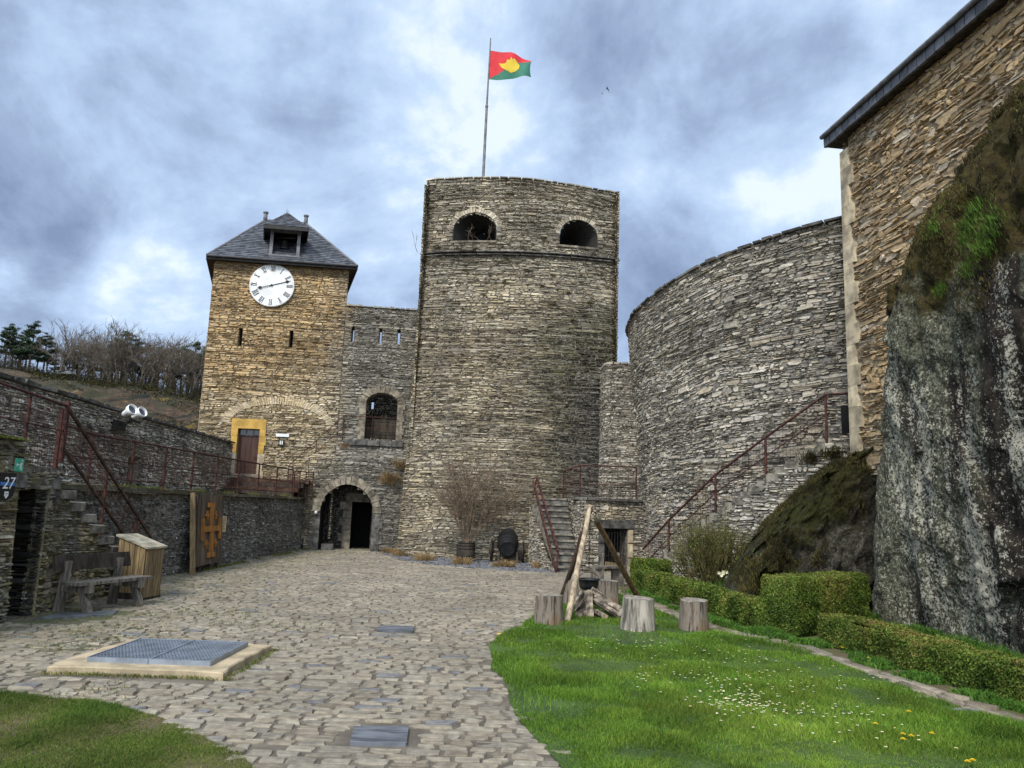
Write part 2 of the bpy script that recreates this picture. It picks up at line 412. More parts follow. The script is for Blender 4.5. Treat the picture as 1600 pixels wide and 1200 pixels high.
def blades(mb, P, h, wd, rng, lean=.5, tint=None, mi=0, dirs=None):
    k = len(P); h = np.broadcast_to(np.asarray(h, float), (k,))[:, None]; wd = np.broadcast_to(np.asarray(wd, float), (k,))[:, None]
    a = rng.random(k)*2*math.pi; s_ = np.stack([np.cos(a), np.sin(a), np.zeros(k)], 1)
    if dirs is None:
        b = rng.random(k)*2*math.pi; ln = lean*rng.random(k)**.7
        L = np.stack([np.cos(b)*ln, np.sin(b)*ln, np.zeros(k)], 1)
    else: L = dirs
    mid = P + h*(.5*np.array([0, 0, 1.]) + L*.3); tip = P + h*(np.array([0, 0, 1.])*(1-.25*np.linalg.norm(L, axis=1, keepdims=True)) + L*1.0)
    V = np.stack([P-s_*wd/2, P+s_*wd/2, mid+s_*wd*.4, mid-s_*wd*.4, tip], 1)
    o = (np.arange(k)*5)[:, None]; tt = rng.random(k) if tint is None else tint
    mb.add(V, o+np.array([[0, 1, 2, 3]]), mi=mi, tint=tt)
    base = mb.n-5*k
    mb.T.append((o+np.array([[3, 2, 4]])+base, np.full(k, mi), np.array(tt), np.zeros(k, bool)))
def inpoly(P, poly):
    poly = np.array(poly, float); x_, y_ = P[:, 0], P[:, 1]; r = np.zeros(len(P), bool); j = len(poly)-1
    for i in range(len(poly)):
        xi, yi = poly[i]; xj, yj = poly[j]
        cond = ((yi > y_) != (yj > y_)) & (x_ < (xj-xi)*(y_-yi)/(yj-yi+1e-12)+xi)
        r ^= cond; j = i
    return r
def branch(rng, base, d, L, r, lev, out, spread=.5, kids=(3, 5), up=.15, shr=.68, bend=.12):
    n = 4 if lev > 1 else 3; p = np.array(base, float); d = np.array(d, float); pts = [p.copy()]
    for i in range(n):
        d = d + rng.normal(size=3)*bend + np.array([0, 0, up*.25]); d /= np.linalg.norm(d)
        q_ = p + d*L/n; r1 = r*(1-.45*(i+1)/n); out.append((p.copy(), q_.copy(), r*(1-.45*i/n), r1)); p = q_; pts.append(p.copy())
    if lev <= 0: return
    for k in range(rng.integers(kids[0], kids[1]+1)):
        t = rng.uniform(.35, 1.0) if k else 1.0
        i = min(int(t*n), n); b = pts[i]
        nd = d + rng.normal(size=3)*spread + np.array([0, 0, up]); nd /= np.linalg.norm(nd)
        branch(rng, b, nd, L*shr*rng.uniform(.8, 1.15), max(r*.5, r*(1-.5*t)*.62), lev-1, out, spread, kids, up, shr, bend)
def seg_mesh(mb, out, n=3, minr=0., mi=0, tint=.5):
    A = np.array([o[0] for o in out]); B = np.array([o[1] for o in out])
    mb.prisms(A, B, np.maximum([o[2] for o in out], minr), np.maximum([o[3] for o in out], minr*.7), n, mi=mi, tint=tint)

# ------------------------------------------------------------------ materials
def newmat(name):
    m_ = bpy.data.materials.new(name); m_.use_nodes = True; t = NT(m_.node_tree)
    t.bsdf = t.n['Principled BSDF']; return m_, t
def mat(name, col, rough=.8, metal=0, var=.25, sc=6, bump=.2, bsc=30, spec=.3, coord='obj', stretch=(1, 1, 1), tintv=0, col2=None, bdist=.01):
    m_, t = newmat(name); p = t.objc() if coord == 'obj' else t.pos(); p = t.scale(p, stretch)
    n_ = t.noise(p, sc, 5, .6); c2 = col2 or tuple(c*(1-var*1.6) for c in col)
    c = t.mix(t.mr(n_, .35, .65), c2, tuple(c*(1+var*.4) for c in col))
    if tintv: 
        k = t.mr(t.attr('tint'), 0, 1, 1-tintv, 1+tintv, False); c = t.mix(1.0, c, t.comb(k, k, k), 'MULTIPLY')
    t.put(t.bsdf.inputs['Base Color'], c); t.bsdf.inputs['Roughness'].default_value = rough
    t.bsdf.inputs['Metallic'].default_value = metal; t.bsdf.inputs['Specular IOR Level'].default_value = spec
    if bump: t.put(t.bsdf.inputs['Normal'], t.bump(t.noise(p, bsc, 4, .6), bump, bdist))
    return m_
def leafmat(name, stops, rough=.7, sc=1.5, trans=.25, patch=.25):
    m_, t = newmat(name); c = t.ramp(t.attr('tint'), stops)
    k = t.mr(t.noise(t.pos(), sc, 3), .3, .7, 1-patch, 1+patch); c = t.mix(1.0, c, t.comb(k, k, k), 'MULTIPLY')
    t.put(t.bsdf.inputs['Base Color'], c); t.bsdf.inputs['Roughness'].default_value = rough; t.bsdf.inputs['Specular IOR Level'].default_value = .2
    if trans:
        tr = t.new('ShaderNodeBsdfTranslucent'); t.put(tr.inputs[0], c); mx = t.new('ShaderNodeMixShader'); mx.inputs[0].default_value = trans
        t.l.new(t.bsdf.outputs[0], mx.inputs[1]); t.l.new(tr.outputs[0], mx.inputs[2]); t.l.new(mx.outputs[0], t.n['Material Output'].inputs[0])
    return m_
def stonemat(name, pal, regions=(), weather=.35, lichen=.0, bump=.5, wsc=.5):
    """pal: colours by per-stone tint; regions: (pal, mask function(t,pos)->socket) mixed over it (staining, moss, a different stone)"""
    m_, t = newmat(name); p = t.pos(); a = t.attr('tint')
    def rp(pl): n_ = len(pl); return t.ramp(a, [(i/(n_-1), c) for i, c in enumerate(pl)])
    c = rp(pal)
    for pl, fn in regions: c = t.mix(fn(t, p), c, rp(pl))
    k = t.mr(t.noise(t.scale(p, (1, 1, 2.6)), 9, 6, .65), .25, .75, .58, 1.3)
    c = t.mix(1.0, c, t.comb(k, k, k), 'MULTIPLY')
    k = t.mr(t.noise(p, wsc, 5, .6), .32, .68, 1-weather, 1+weather*.45); c = t.mix(1.0, c, t.comb(k, k, k), 'MULTIPLY')
    if lichen:
        f = t.mr(t.noise(p, 7.5, 5, .7), .66-lichen*.1, .72-lichen*.1); c = t.mix(f, c, (.48, .47, .43))
    t.put(t.bsdf.inputs['Base Color'], c); t.bsdf.inputs['Roughness'].default_value = .9; t.bsdf.inputs['Specular IOR Level'].default_value = .2
    t.put(t.bsdf.inputs['Normal'], t.bump(t.noise(t.scale(p, (1, 1, 2)), 16, 6, .7), bump, .03))
    return m_
GREY = [(.055, .052, .046), (.14, .132, .112), (.205, .19, .158), (.17, .145, .105), (.25, .232, .192), (.30, .28, .235), (.185, .178, .168), (.37, .35, .30)]
FGREY = GREY; GREY = [tuple(x*1.16 for x in c) for c in FGREY]
def calm(pl, k, g=1.0):
    mm_ = np.mean(pl, axis=0); return [tuple((mm_+(np.array(c)-mm_)*k)*g) for c in pl]
GREY = calm(GREY, .74, 1.10)
LGREY = [tuple(x*1.85 for x in c) for c in GREY]
DARK = [(.035, .035, .035), (.07, .068, .062), (.10, .095, .085), (.06, .058, .05), (.13, .125, .115), (.085, .083, .08), (.16, .155, .145), (.11, .105, .095)]
OCHRE = [tuple(x*1.16 for x in c) for c in [(.21, .125, .05), (.34, .21, .085), (.40, .265, .115), (.29, .18, .075), (.46, .32, .155), (.36, .225, .09), (.30, .22, .13), (.50, .39, .24)]]
CREAM = [(.30, .24, .15), (.42, .34, .21), (.36, .28, .16), (.48, .42, .31), (.40, .31, .18), (.33, .29, .22), (.52, .46, .36), (.44, .34, .19)]
MOSSY = [(.035, .032, .015), (.085, .075, .036), (.13, .112, .06), (.09, .076, .032), (.17, .15, .095), (.11, .095, .045), (.20, .185, .14), (.07, .064, .03)]
BROWN = [tuple(x*1.15 for x in c) for c in [(.16, .105, .055), (.26, .18, .095), (.34, .245, .135), (.21, .15, .09), (.40, .30, .175), (.29, .20, .10), (.25, .22, .18), (.48, .42, .33)]]
OCHRE = [tuple(np.array(c)*.72+np.array((.105, .088, .058))) for c in calm(OCHRE, .85, 1.16)]; CREAM = calm(CREAM, .85, 1.24); BROWN = [tuple(np.array(c)*.85+np.array((.065, .055, .040))) for c in calm(BROWN, .9, 1.08)]
def m_facade(t, p):
    x, y, z = t.sep(p); n_ = t.noise(p, .8, 4)
    e = t.math('ADD', x, t.math('MULTIPLY', t.math('SUBTRACT', n_, .5), 3.2))
    e = t.math('ADD', e, t.math('MULTIPLY', t.math('SUBTRACT', z, 7.5), -.28))
    return t.mr(e, -5.7, -7.7)
def m_cream(t, p):
    x, y, z = t.sep(p); n_ = t.noise(p, .7, 4)
    zz_ = t.math('ADD', z, t.math('MULTIPLY', t.math('SUBTRACT', n_, .5), 3.0))
    a = t.mr(zz_, 6.8, 4.8, 0, .85); return t.math('MULTIPLY', a, t.mr(x, -5.6, -7.2))
def m_lowdark(t, p):
    x, y, z = t.sep(p); n_ = t.noise(p, .9, 4)
    zz_ = t.math('ADD', z, t.math('MULTIPLY', t.math('SUBTRACT', n_, .5), 2.4)); return t.mr(zz_, 4.2, 2.4, 0, .55)
M_facade = stonemat('facade_stone', GREY, [(OCHRE, m_facade), (CREAM, m_cream), (DARK, lambda t, p: t.math('MULTIPLY', m_lowdark(t, p), t.mr(t.sep(p)[0], -7.6, -6.8)))], .3, .3)
def m_tmoss(t, p):
    x, y, z = t.sep(p); n_ = t.noise(p, .75, 5, .6)
    hx = t.math('MULTIPLY', t.mr(x, -.4, 1.8), t.mr(z, 9.8, 7.4))
    return t.math('MULTIPLY', hx, t.mr(n_, .30, .48, 0, .95))
def m_tdark(t, p):
    x, y, z = t.sep(p); n_ = t.noise(p, .8, 5, .6)
    e = t.math('ADD', x, t.math('MULTIPLY', t.math('SUBTRACT', n_, .5), 2.6))
    return t.math('MULTIPLY', t.mr(e, 1.3, 2.8, 0, .95), t.mr(z, 7.8, 5.2))
def m_twarm(t, p):
    x, y, z = t.sep(p); n_ = t.noise(p, .55, 4, .6)
    return t.math('MULTIPLY', t.mr(n_, .36, .58, 0, .7), t.mr(z, 10.6, 8.6))
M_tower = stonemat('tower_stone', [tuple(np.array(c_)*(1.36, 1.30, 1.17)) for c_ in GREY], [([tuple(np.array(c_)*.8) for c_ in CREAM], m_twarm), (MOSSY, m_tmoss), (DARK, m_tdark)], .4, .3, wsc=.6)
M_curved = stonemat('bastion_stone', [(c[0]*1.40, c[1]*1.36, c[2]*1.32) for c in GREY], [(CREAM, lambda t, p: t.math('MULTIPLY', t.mr(t.noise(p, .8, 4), .5, .66, 0, .6), t.mr(t.sep(p)[2], 4.5, 2.0)))], .3, .55)
M_lowwall = stonemat('damp_wall_stone', [tuple(x*2.0 for x in c) for c in DARK], [(GREY, lambda t, p: t.mr(t.noise(p, 1.1, 5, .6), .52, .66, 0, .75)), (MOSSY, lambda t, p: t.mr(t.math('ADD', t.sep(p)[2], t.math('MULTIPLY', t.noise(p, 2.0, 3), .5)), 1.75, 2.1, 0, .8))], .35, .5)
M_parapet = stonemat('parapet_stone', LGREY, [(DARK, lambda t, p: t.mr(t.noise(p, .7, 4), .50, .66, 0, .6))], .35, .55)
M_throat = stonemat('shade_darkened_inner_stone', [tuple(x*.40 for x in c) for c in DARK], [], .3, 0)  # extra-dark copy of the stone: shade of the recesses put into its colour
M_building = stonemat('brown_building_stone', BROWN, [(OCHRE, lambda t, p: t.mr(t.noise(p, .6, 4), .42, .62, 0, .55))], .25, .35)
M_hut = stonemat('hut_stone', [tuple(x*2.0 for x in c) for c in MOSSY], [(GREY, lambda t, p: t.mr(t.noise(p, .9, 4), .45, .6, 0, .8)), (CREAM, lambda t, p: t.mr(t.noise(t.vmath('ADD', p, (5., 3., 2.)), 1.4, 4), .57, .68, 0, .8))], .4, .4)
M_quoin = mat('pale_quoin_stone', (.50, .42, .29), .85, sc=3.5, var=.3, bump=.4, bsc=14, coord='pos', tintv=.25)
M_dress = mat('dressed_stone', (.225, .195, .15), .88, sc=5, var=.35, bump=.5, bsc=15, coord='pos', tintv=.35)
M_darkdress = mat('dark_dressed_stone', (.12, .115, .105), .88, sc=5, var=.4, bump=.5, bsc=15, coord='pos', tintv=.35)
M_joint = mat('wall_joint_earth', (.185, .168, .138), .95, var=.4, sc=8, bump=.4, coord='pos')
M_jointp = mat('pale_lime_joint', (.24, .195, .13), .95, var=.4, sc=6, bump=.5, bsc=20, coord='pos')
M_joint2 = mat('grey_lime_joint', (.18, .172, .155), .95, var=.5, sc=5, bump=.5, bsc=20, coord='pos')
M_slate = mat('roof_slate', (.085, .092, .108), .55, var=.3, sc=5, bump=.15, spec=.45, tintv=.4, coord='pos')
M_lead = mat('lead_grey', (.16, .165, .175), .6, var=.25, bump=.1)
M_void = mat('dark_interior', (.012, .012, .012), .95, bump=0)  # near-black colour stands in for the shade inside openings and recesses
M_rust = mat('rusty_red_iron', (.070, .024, .018), .75, var=.45, sc=9, bump=.3, spec=.3)
M_iron = mat('black_iron', (.022, .021, .021), .6, var=.3, bump=.2)
M_castiron = mat('cast_iron', (.018, .018, .019), .5, var=.3, bump=.2, spec=.5)
M_panel = mat('mid_brown_planks', (.125, .092, .064), .85, var=.4, sc=3, stretch=(3, 3, .6), bump=.4, bsc=18, tintv=.3)
M_wooddark = mat('weathered_dark_wood', (.055, .043, .033), .85, var=.4, sc=3, stretch=(3, 3, .6), bump=.4, bsc=18, tintv=.2)
M_woodgrey = mat('weathered_grey_wood', (.17, .15, .125), .85, var=.4, sc=4, stretch=(6, 6, .7), bump=.5, bsc=14, tintv=.25)
M_woodbin = mat('tan_timber', (.26, .185, .095), .75, var=.3, sc=5, stretch=(5, 5, .5), bump=.3, bsc=16, tintv=.22)
M_woodlid = mat('pale_bleached_timber', (.40, .36, .27), .8, var=.25, sc=5, bump=.2)
M_woodorange = mat('orange_stained_wood', (.36, .155, .035), .6, var=.3, sc=4, stretch=(2, 2, .6), bump=.2)
M_woodpole = mat('stripped_pole_wood', (.40, .32, .22), .75, var=.35, sc=4, stretch=(4, 4, .6), bump=.4, bsc=14)
M_poletan = mat('tan_pole_wood', (.20, .125, .065), .75, var=.35, sc=4, stretch=(4, 4, .6), bump=.4, bsc=14)
M_polebark = mat('brown_bark_pole', (.085, .05, .034), .85, var=.4, sc=6, bump=.5)
M_white = mat('white_enamel', (.74, .75, .75), .55, var=.10, sc=3, bump=0)
M_black = mat('black_paint', (.012, .012, .013), .5, var=.1, bump=0)
M_blue = mat('blue_paint', (.05, .16, .42), .5, var=.1, bump=0)
M_green = mat('sign_green', (.05, .33, .22), .5, var=.08, bump=0)
M_door = mat('brown_door_wood', (.075, .036, .028), .65, var=.3, sc=3, stretch=(6, 6, .4), bump=.3, bsc=20, tintv=.15)
M_yellow = mat('ochre_yellow_stone', (.50, .31, .075), .8, var=.22, sc=2.2, bump=.3, bsc=12, coord='pos')
M_paper = mat('beige_card', (.50, .40, .26), .8, var=.1, bump=0)
M_glassdark = mat('dark_glass', (.05, .06, .08), .15, var=.1, bump=0, spec=.6)
M_concrete = mat('sandy_concrete', (.40, .325, .215), .9, var=.22, sc=4, bump=.4, bsc=25, coord='pos')
M_steel = mat('galvanised_steel', (.30, .34, .40), .45, metal=.6, var=.15, bump=.1)
M_chain = mat('chain_iron', (.055, .035, .028), .6, var=.3, bump=.2)
M_rope = mat('pale_rope', (.42, .37, .28), .9, var=.3, sc=30, bump=.6, bsc=80)
M_slab = mat('blue_grey_slate_slab', (.125, .135, .152), .6, var=.35, sc=4, stretch=(.7, 3, 1), bump=.5, bsc=12, coord='pos', spec=.4)
M_step = mat('worn_stone_step', (.22, .20, .165), .9, var=.4, sc=4, bump=.4, bsc=18, coord='pos')
def fabric(n_, c): return mat(n_, c, .7, var=.08, sc=3, bump=0)
M_fred, M_fgreen, M_fyel = fabric('flag_red', (.60, .035, .045)), fabric('flag_green', (.035, .17, .115)), fabric('flag_yellow', (.68, .50, .045))

# cobble, lawn, gravel, hill, rock
m_, t = newmat('cobble_stone'); p = t.pos()
c = t.ramp(t.attr('tint'), [(0, (.13, .105, .075)), (.18, (.20, .170, .128)), (.38, (.255, .222, .168)), (.52, (.20, .178, .143)), (.68, (.30, .267, .207)), (.84, (.228, .202, .160)), (.95, (.185, .178, .165)), (.98, (.14, .142, .15)), (1, (.16, .163, .17))])
k = t.mr(t.noise(p, 11, 6, .65), .25, .75, .62, 1.25); c = t.mix(1.0, c, t.comb(k, k, k), 'MULTIPLY')
k = t.mr(t.noise(p, .6, 4, .6), .3, .7, .82, 1.12); c = t.mix(1.0, c, t.comb(k, k, k), 'MULTIPLY')
gm = t.math('MULTIPLY', t.mr(t.sep(p)[0], -4.6, -6.2), t.mr(t.noise(p, 2.0, 4), .45, .62, 0, .65)); c = t.mix(gm, c, (.10, .105, .05))
t.put(t.bsdf.inputs['Base Color'], c); t.bsdf.inputs['Roughness'].default_value = .8; t.bsdf.inputs['Specular IOR Level'].default_value = .3
t.put(t.bsdf.inputs['Normal'], t.bump(t.noise(p, 28, 6, .7), .6, .012)); M_cobble = m_
m_, t = newmat('cobble_joint_sand'); p = t.pos()
c = t.mix(t.mr(t.noise(p, 3, 6, .65), .35, .65), (.080, .067, .050), (.145, .123, .094))
gm = t.math('MULTIPLY', t.mr(t.sep(p)[0], -3.6, -5.6), t.mr(t.noise(p, 1.4, 4), .42, .6)); c = t.mix(gm, c, (.075, .085, .035))
t.put(t.bsdf.inputs['Base Color'], c); t.bsdf.inputs['Roughness'].default_value = .95; t.put(t.bsdf.inputs['Normal'], t.bump(t.noise(p, 60, 5, .7), .7, .01)); M_cjoint = m_
M_earth = mat('bare_earth', (.13, .095, .06), .95, var=.4, sc=3, bump=.6, bsc=40, coord='pos')
m_, t = newmat('lawn_soil'); p = t.pos()
c = t.mix(t.mr(t.noise(p, 1.6, 5), .4, .6), (.03, .055, .010), (.055, .095, .016)); c = t.mix(t.mr(t.noise(p, .9, 4), .6, .72), c, (.10, .08, .045))
t.put(t.bsdf.inputs['Base Color'], c); t.bsdf.inputs['Roughness'].default_value = .95; M_lawnsoil = m_
m_, t = newmat('mossy_soil'); p = t.pos()
c = t.mix(t.mr(t.noise(p, 2.2, 5), .42, .62), (.095, .070, .036), (.075, .082, .020)); c = t.mix(t.mr(t.noise(p, 5, 4), .56, .68), c, (.12, .10, .05))
t.put(t.bsdf.inputs['Base Color'], c); t.bsdf.inputs['Roughness'].default_value = .95; t.put(t.bsdf.inputs['Normal'], t.bump(t.noise(p, 30, 5, .7), .8, .02)); M_mosssoil = m_
m_, t = newmat('blue_grey_gravel'); p = t.pos(); vd = t.voro(p, 28, 'F1', 'Color')
c = t.ramp(t.sep(vd)[0], [(0, (.075, .078, .088)), (.5, (.14, .145, .16)), (1, (.24, .24, .255))]); k = t.mr(t.noise(p, 1.2, 4), .3, .7, .8, 1.15); c = t.mix(1.0, c, t.comb(k, k, k), 'MULTIPLY')
t.put(t.bsdf.inputs['Base Color'], c); t.bsdf.inputs['Roughness'].default_value = .9; t.put(t.bsdf.inputs['Normal'], t.bump(t.voro(p, 28), .9, .03)); M_gravel = m_
m_, t = newmat('hill_heath'); p = t.pos()
hx_, hy_, hz_ = t.sep(p); uu = t.math('ADD', t.math('MULTIPLY', hz_, .9), t.math('MULTIPLY', hx_, -.42)); ww = t.math('ADD', hx_, t.math('MULTIPLY', hz_, .5))
st = t.noise(t.comb(t.math('MULTIPLY', uu, .55), t.math('MULTIPLY', ww, .07), t.math('MULTIPLY', hy_, .02)), 1.6, 6, .65, .5)
c = t.ramp(st, [(.36, (.006, .008, .003)), (.43, (.016, .014, .006)), (.46, (.085, .048, .024)), (.50, (.035, .023, .010)), (.54, (.11, .066, .034)), (.575, (.014, .016, .005)), (.61, (.10, .066, .03)), (.66, (.15, .105, .06))])
k = t.mr(t.noise(p, .9, 6, .7), .3, .7, .35, 1.35); c = t.mix(1.0, c, t.comb(k, k, k), 'MULTIPLY'); c = t.mix(t.mr(t.noise(p, .12, 5, .6), .50, .57, 0, .75), c, (.026, .028, .010)); c = t.mix(t.mr(t.noise(p, .22, 4, .6), .61, .66, 0, .8), c, (.13, .095, .018))
t.put(t.bsdf.inputs['Base Color'], c); t.bsdf.inputs['Roughness'].default_value = .95; t.put(t.bsdf.inputs['Normal'], t.bump(t.noise(p, 1.2, 6, .7), 1, .6)); M_hill = m_
def rockmat(name, mossy):
    m_, t = newmat(name); p = t.pos(); x, y, z = t.sep(p)
    vs_ = t.scale(p, (1, 1, .13)); st = t.noise(vs_, 1.9, 5, .6, .3); mid = t.noise(p, 13, 6, .8); dots = t.noise(p, 27, 3, .75)
    c = t.ramp(t.noise(p, 5, 7, .75), [(.3, (.013, .011, .010)), (.5, (.034, .029, .026)), (.68, (.075, .064, .055))])
    lf = t.mr(y, 8.8, 11.8, -.06, .13)
    br = t.math('MULTIPLY', t.mr(t.noise(vs_, 2.6, 4), .52, .64), t.mr(mid, .38, .55, 0, .75)); c = t.mix(br, c, (.10, .072, .050))
    grn = t.math('MULTIPLY', t.mr(t.math('ADD', st, lf), .47, .61), t.mr(mid, .40, .53, 0, .9)); c = t.mix(grn, c, t.ramp(dots, [(.36, (.06, .066, .046)), (.5, (.185, .205, .155)), (.62, (.34, .36, .29))]))
    ws_ = t.noise(t.scale(t.vmath('ADD', p, (3., 9., 0.)), (1, 1, .12)), 2.1, 5, .6)
    dn = t.math('ADD', t.mr(ws_, .42, .62, 0, .13), t.mr(z, 5.0, 2.6, -.05, .015))
    wht = t.mr(t.math('ADD', t.math('ADD', t.math('MULTIPLY', dots, .6), t.math('MULTIPLY', mid, .4)), dn), .60, .63); c = t.mix(t.math('MULTIPLY', wht, .92), c, t.ramp(mid, [(.40, (.30, .31, .28)), (.52, (.52, .53, .49)), (.62, (.70, .70, .66))]))
    sp = t.mr(t.math('ADD', t.noise(t.vmath('ADD', p, (1., 2., 7.)), 17, 3, .7), t.math('MULTIPLY', dn, .35)), .635, .655); c = t.mix(sp, c, (.60, .60, .56))
    if mossy: c = t.mix(.82, c, t.ramp(t.noise(p, 4, 7, .72), [(.3, (.012, .011, .010)), (.5, (.028, .026, .024)), (.68, (.055, .050, .045))]))
    nz = t.noise(p, 1.1, 5, .65)
    if mossy: mk = t.mr(t.math('ADD', t.math('MULTIPLY', nz, 2.4), t.math('SUBTRACT', z, t.math('ADD', t.math('MULTIPLY', t.math('SUBTRACT', x, 4.77), .80), 1.0))), .55, 1.35)
    else: mk = t.mr(t.math('ADD', t.math('MULTIPLY', t.math('SUBTRACT', nz, .5), 3.4), z), 4.7, 5.5)
    mc = t.ramp(t.noise(p, 5, 5, .7), [(.32, (.010, .009, .004)), (.44, (.045, .036, .014)), (.53, (.080, .068, .020)), (.60, (.065, .040, .022)), (.67, (.060, .070, .018)), (.78, (.12, .13, .03))])
    if mossy: mc = t.mix(1.0, mc, (.55, .74, .55), 'MULTIPLY')
    c = t.mix(mk, c, mc)
    c = t.mix(1.0, c, (1.04, .99, .88), 'MULTIPLY')
    t.put(t.bsdf.inputs['Base Color'], c); t.bsdf.inputs['Roughness'].default_value = .9; t.bsdf.inputs['Specular IOR Level'].default_value = .2
    t.put(t.bsdf.inputs['Normal'], t.bump(t.noise(p, 10, 8, .82), 1.0, .10)); return m_
M_rock = rockmat('lichen_rock', False); M_rock2 = rockmat('mossy_rock', True)
L_grass = leafmat('lawn_grass', [(0, (.028, .070, .009)), (.3, (.070, .155, .016)), (.62, (.125, .235, .025)), (.85, (.17, .28, .034)), (1, (.26, .33, .055))], .6, 1.1, .35, .35)
L_moss = leafmat('thin_mossy_grass', [(0, (.045, .085, .012)), (.4, (.095, .145, .022)), (.7, (.17, .165, .042)), (1, (.30, .23, .10))], .7, 1.3, .25, .3)
L_hedge = leafmat('box_leaf', [(0, (.024, .043, .008)), (.35, (.064, .112, .016)), (.65, (.12, .172, .026)), (.88, (.18, .205, .040)), (1, (.22, .165, .055))], .55, 2, .2, .25)
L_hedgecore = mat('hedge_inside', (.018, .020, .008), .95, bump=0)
L_weed = leafmat('weed_leaf', [(0, (.04, .10, .015)), (.6, (.08, .19, .025)), (1, (.13, .22, .04))], .6, 2, .3)
L_dry = leafmat('dry_grass', [(0, (.17, .105, .045)), (.5, (.33, .22, .10)), (1, (.46, .35, .20))], .8, 3, .2)
L_mossr = leafmat('rock_moss_tuft', [(0, (.022, .020, .008)), (.35, (.060, .050, .017)), (.60, (.095, .090, .024)), (.78, (.095, .052, .030)), (1, (.12, .165, .032))], .8, 1.2, .15, .4)
L_slope = leafmat('slope_brush', [(0, (.008, .010, .004)), (.6, (.022, .024, .009)), (.85, (.05, .05, .015)), (1, (.13, .10, .02))], .9, .2, .1)
L_green = leafmat('fresh_green_tuft', [(0, (.05, .11, .015)), (1, (.14, .26, .04))], .7, 2, .25)
L_pine = leafmat('pine_needles', [(0, (.022, .038, .020)), (.6, (.045, .072, .036)), (1, (.080, .108, .058))], .8, .3, .1)
L_brush = leafmat('winter_brush', [(0, (.022, .019, .010)), (.5, (.050, .040, .022)), (.8, (.046, .046, .018)), (1, (.07, .055, .030))], .9, .2, .1)
M_twig = mat('grey_brown_twig', (.155, .128, .100), .9, var=.3, sc=2, bump=0)
M_treebark = mat('grey_tree_bark', (.10, .088, .074), .9, var=.3, sc=1, bump=0)
M_shrubtwig = mat('shrub_twig', (.21, .155, .105), .85, var=.35, sc=4, bump=0, tintv=.35)
M_olivetwig = mat('olive_twig', (.135, .112, .045), .85, var=.35, sc=4, bump=0, tintv=.45)
M_pinebark = mat('pine_bark', (.10, .065, .045), .9, var=.3, sc=1, bump=0)
M_pet = mat('white_petals', (.85, .85, .82), .6, var=.05, bump=0); M_dandy = mat('yellow_petals', (.80, .55, .02), .6, var=.1, bump=0)
exec_parts = []
rng = np.random.default_rng(7)
# ================================================================== GROUND
flatS = lambda u, v_, d_: np.stack([np.asarray(u, float), np.asarray(v_, float), np.asarray(d_, float)], 1)
g = MB(); gx = np.linspace(-420, 420, 43); gy = np.linspace(-420, 420, 43)
XX, YY = np.meshgrid(gx, gy, indexing='ij'); rr = np.hypot(XX, YY-12)
g.grid(np.stack([XX, YY, -0.06-34*sstep(45, 100, rr)], -1)); struct(g.build('ground', M_earth))
LAWN = [(.70, 14.6), (.66, 14.0), (.34, 11.92), (-.09, 10.42), (-.15, 9.52), (.02, 7.6), (.2, 6.53), (.39, 5.47), (.62, 4.2), (6.5, 4.2), (4.52, 6.87), (3.85, 10.7), (3.05, 12.0), (2.66, 14.74), (2.5, 16.4), (1.35, 15.9)]
def smooth_poly(P, n=6):
    P = np.array(P, float); k = len(P); o = []
    for i in range(k):
        a, b, c, d_ = P[i-1], P[i], P[(i+1) % k], P[(i+2) % k]
        for j in range(n):
            s = j/n; o.append(.5*((2*b)+(-a+c)*s+(2*a-5*b+4*c-d_)*s*s+(-a+3*b-3*c+d_)*s**3))
    return np.array(o)
LAWNP = smooth_poly(LAWN); LAWNP += .05*np.stack([fnoise(np.c_[LAWNP*2.1, np.zeros(len(LAWNP))]), fnoise(np.c_[LAWNP*2.1, np.ones(len(LAWNP))*5])], 1)
LEFT = [(-5.2, 6.9), (-4.23, 6.85), (-3.57, 6.73), (-2.62, 6.27), (-2.03, 5.76), (-1.59, 5.27), (-1.2, 4.5), (-1.4, 3.4), (-6, 3.4), (-6.2, 5.5)]
LEFTP = smooth_poly(LEFT); LEFTP += .04*np.stack([fnoise(np.c_[LEFTP*2.7, np.zeros(len(LEFTP))]), fnoise(np.c_[LEFTP*2.7, np.ones(len(LEFTP))*5])], 1)
GRAV = [(-4.5, 28.0), (-4.2, 27.0), (-3.4, 24.6), (-2.4, 23.2), (-1.5, 22.5), (.2, 21.6), (1.35, 21.5), (1.35, 26.5), (-4, 28.5)]
GRAVP = np.array(GRAV, float)
BORDER = np.array([(6.6, 4.2), (4.52, 6.87), (3.85, 10.7), (3.05, 12.0), (2.66, 14.74), (2.5, 16.4), (2.45, 18.8), (4.2, 19.2), (7.2, 15.6), (7.2, 4.2)])
STRIP = np.array([(4.75, 6.9), (4.02, 10.75), (3.25, 12.2), (2.85, 14.9), (2.7, 16.9), (2.5, 16.4), (2.66, 14.74), (3.05, 12.0), (3.85, 10.7), (4.52, 6.87), (6.6, 4.2), (6.95, 4.2)])
g = MB(); g.grid(np.stack(np.meshgrid(np.linspace(-9.9, 9, 40), np.linspace(2, 31, 60), [0.0], indexing='ij'), -1)[:, :, 0, :]); struct(g.build('courtyard_bed', M_cjoint))
